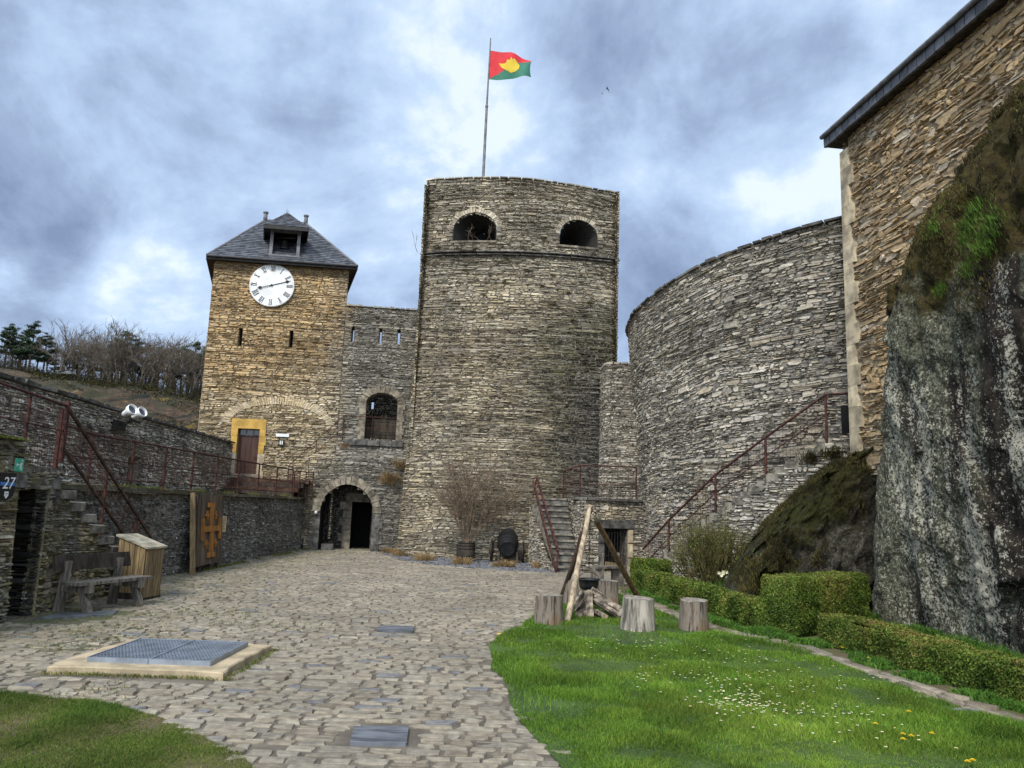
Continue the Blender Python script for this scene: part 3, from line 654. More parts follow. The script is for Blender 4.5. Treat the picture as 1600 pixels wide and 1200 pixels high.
# cobbles: every stone is modelled, in courses that wander a little
q = courses(lambda v_: [(-7.4, 4.9)], 3.6, 29.3, .125, .14, .165, .30, rng, split=.03, vj=.06)
ctr = q.mean(1)
ok = ~inpoly(ctr, LAWNP) & ~inpoly(ctr, LEFTP) & ~inpoly(ctr, GRAVP) & ~inpoly(ctr, BORDER)
ok &= ~((ctr[:, 0] > -4.36) & (ctr[:, 0] < -2.58) & (ctr[:, 1] > 7.5) & (ctr[:, 1] < 9.3))
ok &= ~((ctr[:, 0] > -1.16) & (ctr[:, 0] < -.60) & (ctr[:, 1] > 5.70) & (ctr[:, 1] < 6.33)) & ~((ctr[:, 0] > -1.80) & (ctr[:, 0] < -1.14) & (ctr[:, 1] > 10.62) & (ctr[:, 1] < 11.3))
ok &= ~((ctr[:, 0] < -5.5) & (ctr[:, 1] > 10.5) & (ctr[:, 1] < 11.9))
q = q[ok]; ctr = ctr[ok]
wp = fbm(np.c_[q.reshape(-1, 2)*.45, np.zeros(len(q)*4)], 3, 3).reshape(-1, 4); q[..., 1] += .10*wp
wp = fbm(np.c_[q.reshape(-1, 2)*.5, np.ones(len(q)*4)*9], 2, 4).reshape(-1, 4); q[..., 0] += .06*wp
keep = rng.random(len(q)) > .012; q = q[keep]
cob = MB(); sunk = .5+.5*fnoise(np.c_[q.mean(1)*1.7, np.ones(len(q))*2], 8)
stone_faces(cob, flatS, q, .007+.012*rng.random(len(q))*(.4+sunk), rng, tint=np.where(rng.random(len(q)) < .035, .97, np.clip(rng.normal(.44, .17, len(q)), .03, .9)), gap=.011, bev=.009, tilt=.008, jit=.16, rings=3, back=-.02, hexa=4)
struct(cob.build('cobblestones', M_cobble))
g = MB(); g.poly([(a, b, .012) for a, b in LAWNP]); struct(g.build('lawn_ground', M_lawnsoil))
g = MB(); g.poly([(a, b, .014) for a, b in LEFTP]); struct(g.build('side_lawn_ground', M_mosssoil))
g = MB(); g.poly([(a, b, .010) for a, b in GRAV]); struct(g.build('gravel_bed', M_gravel))
g = MB(); g.poly([(a, b, .006) for a, b in BORDER]); struct(g.build('planting_bed', M_mosssoil))
# stone strip between lawn and hedge
g = MB(); SP = np.array([(2.6, 16.6), (2.76, 14.8), (3.15, 12.1), (3.93, 10.73), (4.63, 6.9), (6.3, 4.4)]); SS = path_S(SP)
sq = courses(lambda v_: [(0, SS.L)], -.14, .14, .13, .2, .30, .5, rng, split=.2)
stone_faces(g, lambda u, v_, d_: (lambda P: np.stack([P[:, 0], P[:, 1], np.asarray(d_, float)], 1))(SS(u, np.zeros_like(u), np.asarray(v_))), sq, .02+.02*rng.random(len(sq)), rng, gap=.012, bev=.02, jit=.3, tint=.05+.45*rng.random(len(sq)), smooth=True, rings=3)
struct(g.build('stone_edging_path', M_cobble))
# gravel stones lying loose
g = MB(); n = 2600; P = np.stack([rng.uniform(-4.4, 1.4, n), rng.uniform(21.4, 27, n)], 1); P = P[inpoly(P, GRAVP)]
cards(g, np.c_[P, np.full(len(P), .02)], rng.uniform(.03, .08, len(P)), rng, nrm=np.array([[0, 0, 1.]]), flat=.5)
tag(g.build('loose_gravel', M_gravel), kind='stuff')

# lawn blades
def lawn_blades(poly, n, box, hf, dens_near=None):
    P = np.stack([rng.uniform(box[0], box[1], n), rng.uniform(box[2], box[3], n)], 1)
    keep = inpoly(P, poly)
    if dens_near: keep &= rng.random(n) < np.clip(dens_near/P[:, 1], 0, 1)**1.6
    return P[keep]
P = lawn_blades(LAWNP, 660000, (-.4, 6.2, 4.3, 16.4), None, 6.5)
vis = np.abs(P[:, 0]/P[:, 1]) < 1.0; P = P[vis]
nz = fbm(np.c_[P*.9, np.zeros(len(P))], 4, 11); nz2 = fbm(np.c_[P*3.1, np.ones(len(P))], 3, 12)
bare = sstep(.55, .8, fbm(np.c_[P*.55, np.ones(len(P))*3], 3, 44)+.9*np.exp(-((P[:, 0]-1.4)**2/.9+(P[:, 1]-11.6)**2/.12))+.9*np.exp(-((P[:, 0]-.75)**2/.05+(P[:, 1]-13.4)**2/1.2)))
kp = rng.random(len(P)) > bare*.85; P, nz, nz2 = P[kp], nz[kp], nz2[kp]
g = MB(); hgt = np.clip(.044+.022*nz+.034*nz2, .014, .13)*rng.uniform(.7, 1.25, len(P))
blades(g, np.c_[P, np.full(len(P), .008)], hgt, .0046+.0012*(P[:, 1]-5)/5, rng, lean=.95, tint=np.clip(.47+.16*nz2-.12*nz+.26*rng.normal(size=len(P))+.35*np.exp(-((P[:, 0]-2.2)**2/2.0+(P[:, 1]-7.6)**2/4)), 0, 1))
tag(g.build('lawn_grass', L_grass), 'bright green daisy strewn lawn grass with taller tufts', kind='stuff')
P = lawn_blades(LEFTP, 330000, (-6.4, -1.1, 4.0, 7.0), None); P = P[(np.abs(P[:, 0]/P[:, 1]) < 1.1)]
nz = fbm(np.c_[P*1.6, np.zeros(len(P))], 4, 21); edge = sstep(6.0, 6.75, P[:, 1])
kp = rng.random(len(P)) < np.clip(.30+.9*nz+.5*edge, .05, 1); P, nz, edge = P[kp], nz[kp], edge[kp]
g = MB(); blades(g, np.c_[P, np.full(len(P), .010)], np.clip(.018+.016*nz+.020*edge, .008, .06)*rng.uniform(.6, 1.3, len(P)), .0042, rng, lean=1.3, tint=np.clip(.52-.3*nz-.25*edge+.2*rng.normal(size=len(P)), 0, 1))
tag(g.build('thin_lawn_grass', L_moss), 'thin mossy patchy grass at the lower left corner', kind='stuff')
# daisies
cl = [(2.12, 7.15, .22, .22, 110), (2.0, 8.2, .45, .4, 50), (2.45, 7.6, .3, .4, 45), (2.75, 9.5, .45, .7, 40), (3.15, 8.0, .5, .6, 26), (2.75, 6.6, .35, .4, 30), (1.6, 10.2, .6, .3, 34), (1.3, 9.4, .6, .5, 8)]
P = np.concatenate([np.c_[rng.normal(a, s, k), rng.normal(b, e, k)] for (a, b, s, e, k) in cl]); P = P[inpoly(P, LAWNP)]
g = MB(); nd = len(P); hz = rng.uniform(.045, .07, nd); base = np.c_[P, np.zeros(nd)]; top = np.c_[P+rng.normal(0, .006, (nd, 2)), hz]
g.prisms(base, top, .0012, .0010, 3, mi=1)
for j in range(8):
    a = 2*math.pi*j/8; r_ = .011*rng.uniform(.8, 1.25, nd)
    o1 = np.c_[math.cos(a)*r_, math.sin(a)*r_, .002+0*r_]; o2 = np.c_[math.cos(a+.7)*r_, math.sin(a+.7)*r_, .002+0*r_]
    V = np.stack([top, top+o1, top+o2], 1); g.add(V, T=np.arange(nd*3).reshape(-1, 3), mi=0)
g.prisms(top, top+np.array([0, 0, .004]), .004, .003, 5, mi=2)
tag(g.build('daisies', [M_pet, L_weed, M_dandy]), 'white daisies scattered in drifts through the green lawn', kind='stuff')
dl = [(1420, 1112), (1368, 1131), (1411, 1147), (1424, 1150), (1456, 1146), (1411, 1155), (1512, 1190), (1520, 1188), (1316, 1012), (1357, 1028)]
for i, (a, b) in enumerate(dl):
    pt = GP(a, b, .07); r0 = thing('dandelion', ['yellow dandelion flower open in the lawn near the stone strip', 'yellow dandelion flower among weeds under the clipped hedge'][i >= 8], 'dandelion', (pt[0], pt[1], 0), 'dandelions in the lawn' if i < 8 else 'dandelions under the hedge')
    s = MB(); s.tube([pt*np.array([1, 1, 0]), pt*np.array([1, 1, .5])+np.array([.004, 0, 0]), pt], .0022, 5); s.build('stem', L_weed, r0)
    f = MB()
    for k in range(3):
        n_ = 12; rad = .021-.006*k
        an = np.arange(n_)*2*math.pi/n_+k; o1 = np.c_[np.cos(an)*rad, np.sin(an)*rad, np.full(n_, .003+.004*k)]; o2 = np.c_[np.cos(an+.45)*rad, np.sin(an+.45)*rad, np.full(n_, .003+.004*k)]
        f.add(np.stack([np.repeat(pt[None]+np.array([[0, 0, .002*k]]), n_, 0), pt+o1, pt+o2], 1), T=np.arange(n_*3).reshape(-1, 3))
    f.build('flower_head', M_dandy, r0)
g = MB(); pt = GP(780, 991, .03); g.poly([tuple(pt+np.array(o)) for o in ((-.04, 0, 0), (-.01, -.035, .006), (.04, -.01, .012), (.035, .02, .006), (0, .035, .012))])
tag(g.build('fallen_leaf', M_dandy), 'small yellow fallen leaf on the cobbles at the lawn edge', 'leaf')

# slate slabs set in the cobbles, and by the bench
def slab(name, label, pts, h=.028):
    g = MB(); P = np.array(pts, float); g.extrude([(a, b, -.02) for a, b in P], (0, 0, h+.02)); o = g.build(name, M_slab)
    b = o.modifiers.new('b', 'BEVEL'); b.width = .008; b.segments = 1; return tag(o, label, 'slab')
slab('slate_slab', 'near blue-grey slate slab set in the cobbles at the bottom of the photo', [(-1.06, 5.78), (-.66, 5.81), (-.70, 6.24), (-1.11, 6.19)])
slab('slate_slab', 'farther narrow blue-grey slate slab set in the middle of the cobbles', [(-1.70, 10.68), (-1.21, 10.74), (-1.26, 11.18), (-1.73, 11.14)])
slab('slate_slab', 'thin pale slate slab lying in front of the bench', [(-6.3, 10.75), (-5.55, 11.35), (-5.7, 11.75), (-6.3, 11.3)], .022)

# drain grate on its concrete plinth
t0 = thing('drain_hatch', 'blue-grey steel grating in two panels on a low concrete plinth', 'hatch', (-3.47, 8.38, 0))
g = MB(); n_ = 60; pl = [(-4.32, 7.66), (-2.66, 7.64), (-2.62, 9.14), (-4.30, 9.18)]
e = []
for i in range(4):
    a, b = np.array(pl[i]), np.array(pl[(i+1) % 4])
    for k in range(14): e.append(a+(b-a)*k/14)
e = np.array(e); e += .035*np.stack([fbm(np.c_[e*3, np.zeros(len(e))], 3, 1), fbm(np.c_[e*3, np.ones(len(e))*4], 3, 2)], 1)
cen = e.mean(0); e2 = cen+(e-cen)*.985
ne = len(e); V = np.concatenate([np.c_[e, np.full(ne, -.03)], np.c_[e, np.full(ne, .062)], np.c_[e2, np.full(ne, .075)]])
g.add(V, [(k*ne+i, k*ne+(i+1) % ne, (k+1)*ne+(i+1) % ne, (k+1)*ne+i) for k in (0, 1) for i in range(ne)], mi=0); g.poly([(a, b, .075) for a, b in e2])
g.build('plinth', M_concrete, t0)
for (x0, x1) in ((-4.06, -3.47), (-3.455, -2.86)):
    g = MB(); y0, y1 = 7.88, 8.98
    for a, b in (((x0, y0), (x1, y0)), ((x0, y1), (x1, y1)), ((x0, y0), (x0, y1)), ((x1, y0), (x1, y1))): g.beam((*a, .098), (*b, .098), .012, .05)
    for k in range(1, 17): g.beam((x0+(x1-x0)*k/17, y0, .099), (x0+(x1-x0)*k/17, y1, .099), .006, .036)
    for k in range(1, 16): g.beam((x0, y0+(y1-y0)*k/16, .111), (x1, y0+(y1-y0)*k/16, .111), .006, .014)
    g.box(((x0+x1)/2, (y0+y1)/2, .081), (x1-x0-.02, y1-y0-.02, .006), mi=1)
    g.build('grate_panel', [M_steel, M_void], t0)

# ================================================================== CLOCK TOWER + CURTAIN WALL (one facade plane)
FK = .13
def fac_y(u): return 28.3+FK*(np.asarray(u, float)+5.5)
nf = np.array([FK, -1, 0])/math.hypot(FK, 1); tf = np.array([1, FK, 0])/math.hypot(FK, 1)
def S_fac(u, v_, d_):
    u = np.asarray(u, float); v_ = np.asarray(v_, float)
    off = .28*sstep(3.9, 3.1, v_)*sstep(-7.7, -6.9, u)*1.0
    dd = d_ + off
    return np.stack([u+nf[0]*dd, fac_y(u)+nf[1]*dd, v_], 1)
def Sf(u, v_, d_=0): return S_fac(np.array([u]), np.array([v_]), np.array([d_]))[0]
split_u = lambda v_: -6.35 if v_ > 3.2 else -7.25
doorH = Hole(-9.84, -9.08, 2.6, 4.22, 0, .35)
sl1, sl2 = Hole(-10.12, -10.0, 7.24, 7.92, 0, .5), Hole(-8.32, -8.20, 7.30, 7.95, 0, .5)
TW0, TW1, TZ = -11.22, -6.35, 10.45
BD = np.array([-.30, .954, 0])
ct = thing('clock_tower', 'square ochre stone clock tower with slate hipped roof and big white clock', 'tower', (-8.8, 27.9, 1.9))
g = MB()
frameu = Hole(-10.06, -8.88, 2.4, 4.56)
reliefH = Hole(-10.15, -6.75, 4.3, 4.35, .80)
wall_stones(g, S_fac, TW0, TW1, .4, TZ, rng, [frameu, sl1, sl2], h=.105, l=.34, depth=(.0, .055), urange=lambda v_: (TW0, split_u(v_)), gap=.011, tilt=.02)
voussoirs(g, S_fac, reliefH, .32, 62, rng, depth=(.02, .045), a0=.10, a1=math.pi-.06, gap=.010)
for H in (sl1, sl2): reveal(g, S_fac, H, .6, mi=1)
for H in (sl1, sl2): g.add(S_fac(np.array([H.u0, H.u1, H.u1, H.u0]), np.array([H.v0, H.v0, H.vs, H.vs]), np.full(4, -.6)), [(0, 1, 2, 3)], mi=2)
# other three sides
def fp(u, back, z_): return np.array([u, 0, z_]) + np.array([0, float(fac_y(u)), 0]) + BD*back
for (u, s_) in ((TW0, 1), (TW1, -1)):
    Sd = path_S([fp(u, 4.6, 0)[:2], fp(u, 0.02, 0)[:2]] if s_ > 0 else [fp(u, 0.02, 0)[:2], fp(u, 4.6, 0)[:2]])
    wall_stones(g, Sd, 0, Sd.L, .4, TZ, rng, h=.16, l=.5, depth=(0, .03))
g.add([fp(TW0, 4.6, .4), fp(TW1, 4.6, .4), fp(TW1, 4.6, TZ), fp(TW0, 4.6, TZ)], [(3, 2, 1, 0)], mi=0)
g.build('wall', [M_facade, M_jointp, M_void], ct)
# door with its painted stone surround
g = MB()
def fbox(mb, u0, u1, v0, v1, d0, d1, mi=0, tint=.5):
    P = [Sf(u, v_, d_) for d_ in (d0, d1) for (u, v_) in ((u0, v0), (u1, v0), (u1, v1), (u0, v1))]
    mb.add(P, [(4, 5, 6, 7), (3, 2, 1, 0), (0, 1, 5, 4), (1, 2, 6, 5), (2, 3, 7, 6), (3, 0, 4, 7)], mi=mi, tint=tint)
fbox(g, -10.07, -9.84, 3.95, 4.22, -.25, .05); fbox(g, -9.08, -8.87, 3.95, 4.22, -.25, .05); fbox(g, -10.07, -8.87, 4.222, 4.57, -.25, .055)
for k in range(5): 
    fbox(g, -10.05-(.05 if k % 2 else 0), -9.84, 2.4+.31*k, 2.4+.31*k+.306, -.25, .045, mi=1 if k < 3 else 0, tint=.3+.1*k); fbox(g, -9.08, -8.89+(.05 if k % 2 == 0 else 0), 2.4+.31*k, 2.4+.31*k+.306, -.25, .045, mi=1 if k < 3 else 0, tint=.6-.1*k)
dr = MB(); fbox(dr, -9.84, -9.52, 2.6, 3.98, -.24, -.20, tint=.3); fbox(dr, -9.515, -9.40, 2.6, 3.98, -.24, -.195, tint=.5); fbox(dr, -9.395, -9.08, 2.6, 3.98, -.24, -.20, tint=.4)
dob = dr.build('door', M_door, ct); g.build('door_surround', [M_yellow, M_quoin], dob)
tr = MB(); fbox(tr, -9.84, -9.08, 3.99, 4.03, -.24, -.17, mi=1); fbox(tr, -9.84, -9.08, 4.03, 4.22, -.24, -.22); fbox(tr, -9.60, -9.57, 4.03, 4.22, -.22, -.19, mi=1); fbox(tr, -9.35, -9.32, 4.03, 4.22, -.22, -.19, mi=1); tr.build('transom_window', [M_glassdark, M_lead], dob)
hd = MB(); hd.tube([Sf(-9.17, 3.2, -.19), Sf(-9.17, 3.2, -.14), Sf(-9.26, 3.2, -.14)], .012, 6); hd.build('handle', M_iron, dob)
st = MB(); fbox(st, -10.0, -8.95, 2.46, 2.598, -.25, .12); st.build('door_sill', M_dress, dob)
# clock
cu_, cv_, cr_ = -9.09, 9.60, .815
ck = MB(); E3 = (tf, np.array([0, 0, 1.]), nf)
def clk(a, b, d_): return Sf(cu_, cv_) + tf*a + np.array([0, 0, b]) + nf*d_
N_ = 64; ring = lambda r_, d_: [clk(r_*math.cos(2*math.pi*i/N_), r_*math.sin(2*math.pi*i/N_), d_) for i in range(N_)]
ck.add(ring(cr_, .02)+ring(cr_, .10), [(i, (i+1) % N_, N_+(i+1) % N_, N_+i) for i in range(N_)])
ck.add(ring(cr_, .10)+ring(cr_-.02, .112), [(i, (i+1) % N_, N_+(i+1) % N_, N_+i) for i in range(N_)]); ck.poly(ring(cr_-.02, .112))
clock = ck.build('clock_dial', M_white, ct)
nm = MB()
def stroke(ang, x0, y0, x1, y1, wd):
    # local frame of a numeral: x to its right, y outwards, both in the dial plane
    c, s = math.cos(ang), math.sin(ang)
    f_ = lambda a, b: (a*s+b*c, -a*c+b*s)
    A, B = np.array((x0, y0)), np.array((x1, y1)); d_ = (B-A)/np.linalg.norm(B-A); p_ = np.array((-d_[1], d_[0]))*wd/2
    q_ = [A+p_, B+p_, B-p_, A-p_]
    q_ = [f_(a, b) for a, b in q_]
    P = [clk(a, b, h_) for h_ in (.1125, .117) for (a, b) in q_]
    nm.add(P, [(4, 5, 6, 7), (7, 6, 5, 4), (0, 1, 5, 4), (1, 2, 6, 5), (2, 3, 7, 6), (3, 0, 4, 7)])
nm = MB()
ROM = ['XII', 'I', 'II', 'III', 'IIII', 'V', 'VI', 'VII', 'VIII', 'IX', 'X', 'XI']; WD = {'I': .042, 'V': .085, 'X': .085}
for i, s_ in enumerate(ROM):
    ang = math.pi/2 - i*math.pi/6; tot = sum(WD[c] for c in s_); xx = -tot/2; r0, r1 = .545, .745
    for c in s_:
        w_ = WD[c]; xc = xx+w_/2
        if c == 'I': stroke(ang, xc, r0, xc, r1, .024)
        if c == 'V': stroke(ang, xc-w_*.36, r1, xc, r0, .026); stroke(ang, xc+w_*.36, r1, xc, r0, .013)
        if c == 'X': stroke(ang, xc-w_*.38, r1, xc+w_*.38, r0, .026); stroke(ang, xc+w_*.38, r1, xc-w_*.38, r0, .013)
        xx += w_
    for e_ in (r0, r1): stroke(ang, -tot/2-.004, e_, tot/2+.004, e_, .009)
    nm.build('roman_numeral', M_black, clock); nm = MB()
for i in range(60):
    ang = i*math.pi/30; stroke(ang, 0, .765, 0, .785 if i % 5 else .79, .006 if i % 5 else .02)
nm.build('minute_marks', M_black, clock)
def hand(ang, L, spade, h_, mats, tail=.10):
    hb = MB(); c, s = math.cos(ang), math.sin(ang); f_ = lambda a, b: clk(a*-s+b*c, a*c+b*s, h_)
    pts = [(-.012, -tail), (.012, -tail), (.010, L-.2), (-.010, L-.2)]
    hb.extrude([f_(a, b) for a, b in pts], nf*.012)
    sp = [(0, L-.21), (.055, L-.15), (.04, L-.09), (.012, L-.07), (0, L), (-.012, L-.07), (-.04, L-.09), (-.055, L-.15)]
    hb.extrude([f_(a, b) for a, b in sp], nf*.014, mi=1); hb.build('clock_hand', mats, clock)
hand(R(18), .70, 1, .122, [M_black, M_black]); hand(R(196), .56, 1, .138, [M_black, M_black], .02)
hb = MB(); hb.extrude([clk(.035*math.cos(i*.5236), .035*math.sin(i*.5236), .12) for i in range(12)], nf*.045); hb.build('hub', M_black, clock)
# roof: hipped, every slate row laid
ov = .27; ez = 10.52
def rp(u, back, z_): return fp(u, back, z_)
e00, e10 = rp(TW0-ov, -ov, ez), rp(TW1+ov, -ov, ez); e01, e11 = rp(TW0-ov, 4.6+ov, ez), rp(TW1+ov, 4.6+ov, ez)
ra, rb = rp(-9.62, 2.3, 12.95), rp(-8.02, 2.3, 12.95)
ro = MB()
def slates(mb, a, b, c, d_, h=.15, l=.2, mi=0, lift=.012):
    a, b, c, d_ = [np.array(q_, float) for q_ in (a, b, c, d_)]   # a-b eave, d-c top
    hgt = np.linalg.norm((c+d_)/2-(a+b)/2); n_ = np.cross(b-a, (d_+c)/2-a); n_ /= np.linalg.norm(n_); L = np.linalg.norm(b-a)
    def S(u, v_, dd):
        u = np.asarray(u)[:, None]; v_ = np.asarray(v_)[:, None]; k = np.clip(v_/hgt, -.05, 1)
        return (a+(b-a)*u)*(1-k)+(d_+(c-d_)*u)*k + n_*np.asarray(dd)[:, None]
    q_ = []; rows = int(hgt/h); 
    for r_ in range(rows+1):
        v0 = r_*h; k = v0/hgt; Lw = L*(1-k)+np.linalg.norm(c-d_)*k; cnt = max(1, int(Lw/l)); o_ = (r_ % 2)*.5/cnt
        es = np.clip(np.concatenate([[0], (np.arange(cnt+1))/cnt+o_, [1]]), 0, 1)
        for i in range(len(es)-1):
            if es[i+1]-es[i] > .1/cnt: q_.append([(es[i], v0), (es[i+1], v0), (es[i+1], min(v0+h, hgt)), (es[i], min(v0+h, hgt))])
    q_ = np.array(q_); nq = len(q_)
    P = np.zeros((nq, 8, 3)); dl = .022*np.ones(nq)+lift+.006*rng.random(nq)
    for j in range(4):
        lo = j in (0, 1); P[:, j] = S(q_[:, j, 0], q_[:, j, 1], np.full(nq, 0.002)); P[:, 4+j] = S(q_[:, j, 0], q_[:, j, 1]-(.01 if lo else 0), dl if lo else dl*.45)
    F = np.array([(4, 5, 6, 7), (0, 1, 5, 4), (1, 2, 6, 5), (3, 0, 4, 7)])
    mb.add(P.reshape(-1, 3), ((np.arange(nq)*8)[:, None, None]+F[None]).reshape(-1, 4), mi=mi, tint=np.repeat(rng.random(nq), 4))
    mb.add([a, b, c, d_], [(0, 1, 2, 3)], mi=mi)
slates(ro, e00, e10, rb, ra); slates(ro, e10, e11, rb, rb+1e-3); slates(ro, e01, e00, ra+1e-3, ra); slates(ro, e11, e01, ra, rb)
roof = ro.build('roof', M_slate, ct)
fa = MB()
for a, b in ((e00, e10), (e10, e11), (e11, e01), (e01, e00)): fa.beam(a-np.array([0, 0, .06]), b-np.array([0, 0, .06]), .05, .13)
fa.add([e00-np.array([0, 0, .10]), e10-np.array([0, 0, .10]), e11-np.array([0, 0, .10]), e01-np.array([0, 0, .10])], [(0, 1, 2, 3)], mi=1)
for a, b in ((e00, e10), (e10, e11)): fa.tube([a+np.array([0, 0, -.02])+nf*.05, b+np.array([0, 0, -.02])+nf*.05], .045, 8)
fa.build('eave_gutter', [M_iron, M_wooddark], roof)
rc = MB()
for a, b in ((ra, rb), (e00, ra), (e10, rb)): rc.tube([a+np.array([0, 0, .03]), b+np.array([0, 0, .03])], .045, 6)
rc.build('ridge_lead', M_lead, roof)
for (p_) in (ra, rb):
    f_ = MB(); f_.lathe([(.02, -.05), (.085, 0), (.075, .28), (.06, .30), (.105, .31), (.105, .37), (.02, .39), (0, .39)], 14, Matrix.Translation(Vector(p_))); f_.build('finial', M_lead, roof)
f_ = MB(); pm = (ra+rb)/2; f_.tube([pm, pm+np.array([.02, 0, .55])], .010, 5); f_.tube([pm+np.array([.01, 0, .30]), pm+np.array([.10, .0, .50])], .006, 4); f_.tube([pm+np.array([.01, 0, .25]), pm+np.array([-.07, 0, .42])], .006, 4); f_.build('lightning_rod', M_iron, roof)
# dormer with the bell
dm = MB(); D0 = .0
du0, du1, dz0, dz1 = -9.20, -8.33, 10.80, 11.90
for (a, b) in ((du0-.12, du0), (du1, du1+.12)):
    P = [rp(u, k, z_) for (u, k) in ((a, D0), (b, D0), (b, D0+1.6), (a, D0+1.6)) for z_ in (dz0-.1, dz1)]
    dm.add(P, [(0, 2, 3, 1), (2, 4, 5, 3), (6, 0, 1, 7), (4, 6, 7, 5)])
P = [rp(u, D0-.02, z_) for (u, z_) in ((du0-.14, dz0-.12), (du1+.14, dz0-.12), (du1+.14, dz0+.04), (du0-.14, dz0+.04))]; dm.extrude(P, nf*-.2, mi=0)
P = [rp(u, D0-.02, z_) for (u, z_) in ((du0-.14, dz1-.14), (du1+.14, dz1-.14), (du1+.14, dz1+.02), (du0-.14, dz1+.02))]; dm.extrude(P, nf*-.2, mi=0)
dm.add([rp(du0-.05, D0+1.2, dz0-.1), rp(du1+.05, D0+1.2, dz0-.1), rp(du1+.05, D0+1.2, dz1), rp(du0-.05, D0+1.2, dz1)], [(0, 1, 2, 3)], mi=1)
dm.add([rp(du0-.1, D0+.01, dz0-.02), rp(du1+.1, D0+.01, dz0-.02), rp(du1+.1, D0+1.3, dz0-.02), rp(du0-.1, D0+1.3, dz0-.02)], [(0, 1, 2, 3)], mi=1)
dorm = dm.build('bell_dormer', [M_lead, M_void], ct)
dr_ = MB(); a, b = rp(du0-.36, D0-.38, dz1-.06), rp(du1+.36, D0-.38, dz1-.06); pk = rp((du0+du1)/2, D0+.50, dz1+.78); pk2 = rp((du0+du1)/2, 2.2, dz1+.80)
a2, b2 = rp(du0-.36, 1.9, dz1-.06), rp(du1+.36, 1.9, dz1-.06)
slates(dr_, a, b, pk, pk, .12, .16); slates(dr_, b, b2, pk2, pk, .12, .16); slates(dr_, a2, a, pk, pk2, .12, .16)
for p_, q_ in ((a, b), (b, b2), (a2, a)): dr_.beam(p_-np.array([0, 0, .07]), q_-np.array([0, 0, .07]), .05, .14, mi=1)
dr_.add([q_-np.array([0, 0, .02]) for q_ in (a, b, b2, a2)], [(0, 1, 2, 3)], mi=1)
dr_.build('dormer_roof', [M_slate, M_iron], dorm)
bl = MB(); bc = rp((du0+du1)/2, D0+.5, dz0+.42)
bl.lathe([(.02, .42), (.03, .38), (.10, .35), (.13, .25), (.15, .12), (.21, .02), (.22, -.02), (.19, -.02), (.10, .1)], 20, Matrix.Translation(Vector(bc))); bl.beam(bc+np.array([-.4, 0, .45]), bc+np.array([.4, 0, .45]), .07, .07); bl.build('bell', M_castiron, dorm)

# ---- curtain wall to the right of the clock tower
cw = thing('curtain_wall', 'grey slate curtain wall with three arrow slits, arched balcony opening and gate arch', 'wall', (-5.3, 28.3, 0))
CZ = 9.02; U1 = -3.2
s3 = [Hole(-6.10, -5.99, 7.66, 8.27, 0, .8), Hole(-5.08, -4.98, 7.66, 8.27, 0, .8), Hole(-4.40, -4.30, 7.68, 8.28, 0, .8)]
winH = Hole(-5.38, -4.24, 4.02, 5.40, .38, .5)
gateH = Hole(-6.72, -4.90, -.02, 1.36, .98, 1.3)
winF = Hole(-5.62, -4.0, 3.86, 5.40, .66)
gateF = Hole(-6.98, -4.52, -.1, 1.36, 1.24)
g = MB()
tz = lambda u: CZ + .03*math.sin(u*5)
wall_stones(g, S_fac, -7.25, U1, -.05, CZ, rng, s3+[winH, gateH], h=.10, l=.32, depth=(.0, .05), urange=lambda v_: (split_u(v_), U1), gap=.008, tilt=.018, warp=.06)
cap = [((u, CZ-.01), (u+L, CZ-.01), (u+L, CZ+.05+dh), (u, CZ+.05+dh)) for u, L, dh in [(-6.36+i*.2, .2, rng.uniform(0, .06)) for i in range(16)]]
stone_faces(g, S_fac, cap, .05+.03*rng.random(len(cap)), rng, back=-.7)
for H in s3: reveal(g, S_fac, H, .78, mi=0)
reveal(g, S_fac, winH, .5); 
# back face of the parapet so that it has thickness, open at the slits
g.grid(np.stack([S_fac(np.full(2, u), np.array([5.9, CZ]), np.full(2, -.8)) for u in (-6.34, -6.10)]), mi=0); 
for a, b in ((-5.99, -5.08), (-4.98, -4.40), (-4.30, U1)): g.grid(np.stack([S_fac(np.full(2, u), np.array([5.9, CZ]), np.full(2, -.8)) for u in (a, b)]), mi=0)
g.grid(np.stack([S_fac(np.full(2, u), np.array([5.9, 7.66]), np.full(2, -.8)) for u in (-6.34, U1)]), mi=0)
g.grid(np.stack([S_fac(np.full(2, u), np.array([8.28, CZ+.04]), np.full(2, -.8)) for u in (-6.34, U1)]), mi=0)
g.grid(np.stack([S_fac(np.full(2, u), np.full(2, CZ+.03), np.array([0., -.8]))  for u in (-6.34, U1)]), mi=0)
g.build('wall', [M_facade, M_joint], cw)
# balcony opening
fr = MB(); 
for k in range(6):
    fbv = 4.02+.235*k; o_ = .06 if k % 2 else 0
    fbox(fr, -5.62-o_, -5.38, fbv, fbv+.231, -.35, .055, tint=rng.random()); fbox(fr, -4.24, -4.02+o_, fbv, fbv+.231, -.35, .055, tint=rng.random())
voussoirs(fr, S_fac, winH, .30, 13, rng, depth=(.05, .07))
win = fr.build('balcony_window', M_dress, cw)
si = MB(); si_u = np.linspace(-6.1, -3.95, 6)
for i in range(5): fbox(si, si_u[i], si_u[i+1]-.01, 3.80, 4.0+.01*(i % 2), -.3, .12+.02*(i % 3), tint=rng.random())
si.build('ledge', M_darkdress, win)
gr = MB(); gr.tube([Sf(-6.15, 4.86, .05), Sf(-5.12, 4.86, .05), Sf(-4.24, 4.86, -.05)], .014, 6); gr.tube([Sf(-5.12, 4.0, .05), Sf(-5.12, 4.86, .05)], .013, 6); gr.tube([Sf(-6.15, 4.0, .05), Sf(-6.15, 4.86, .05)], .013, 6)
gr.tube([Sf(-6.15, 4.45, .05), Sf(-4.24, 4.45, -.05)], .010, 6); gr.build('handrail', M_rust, win)
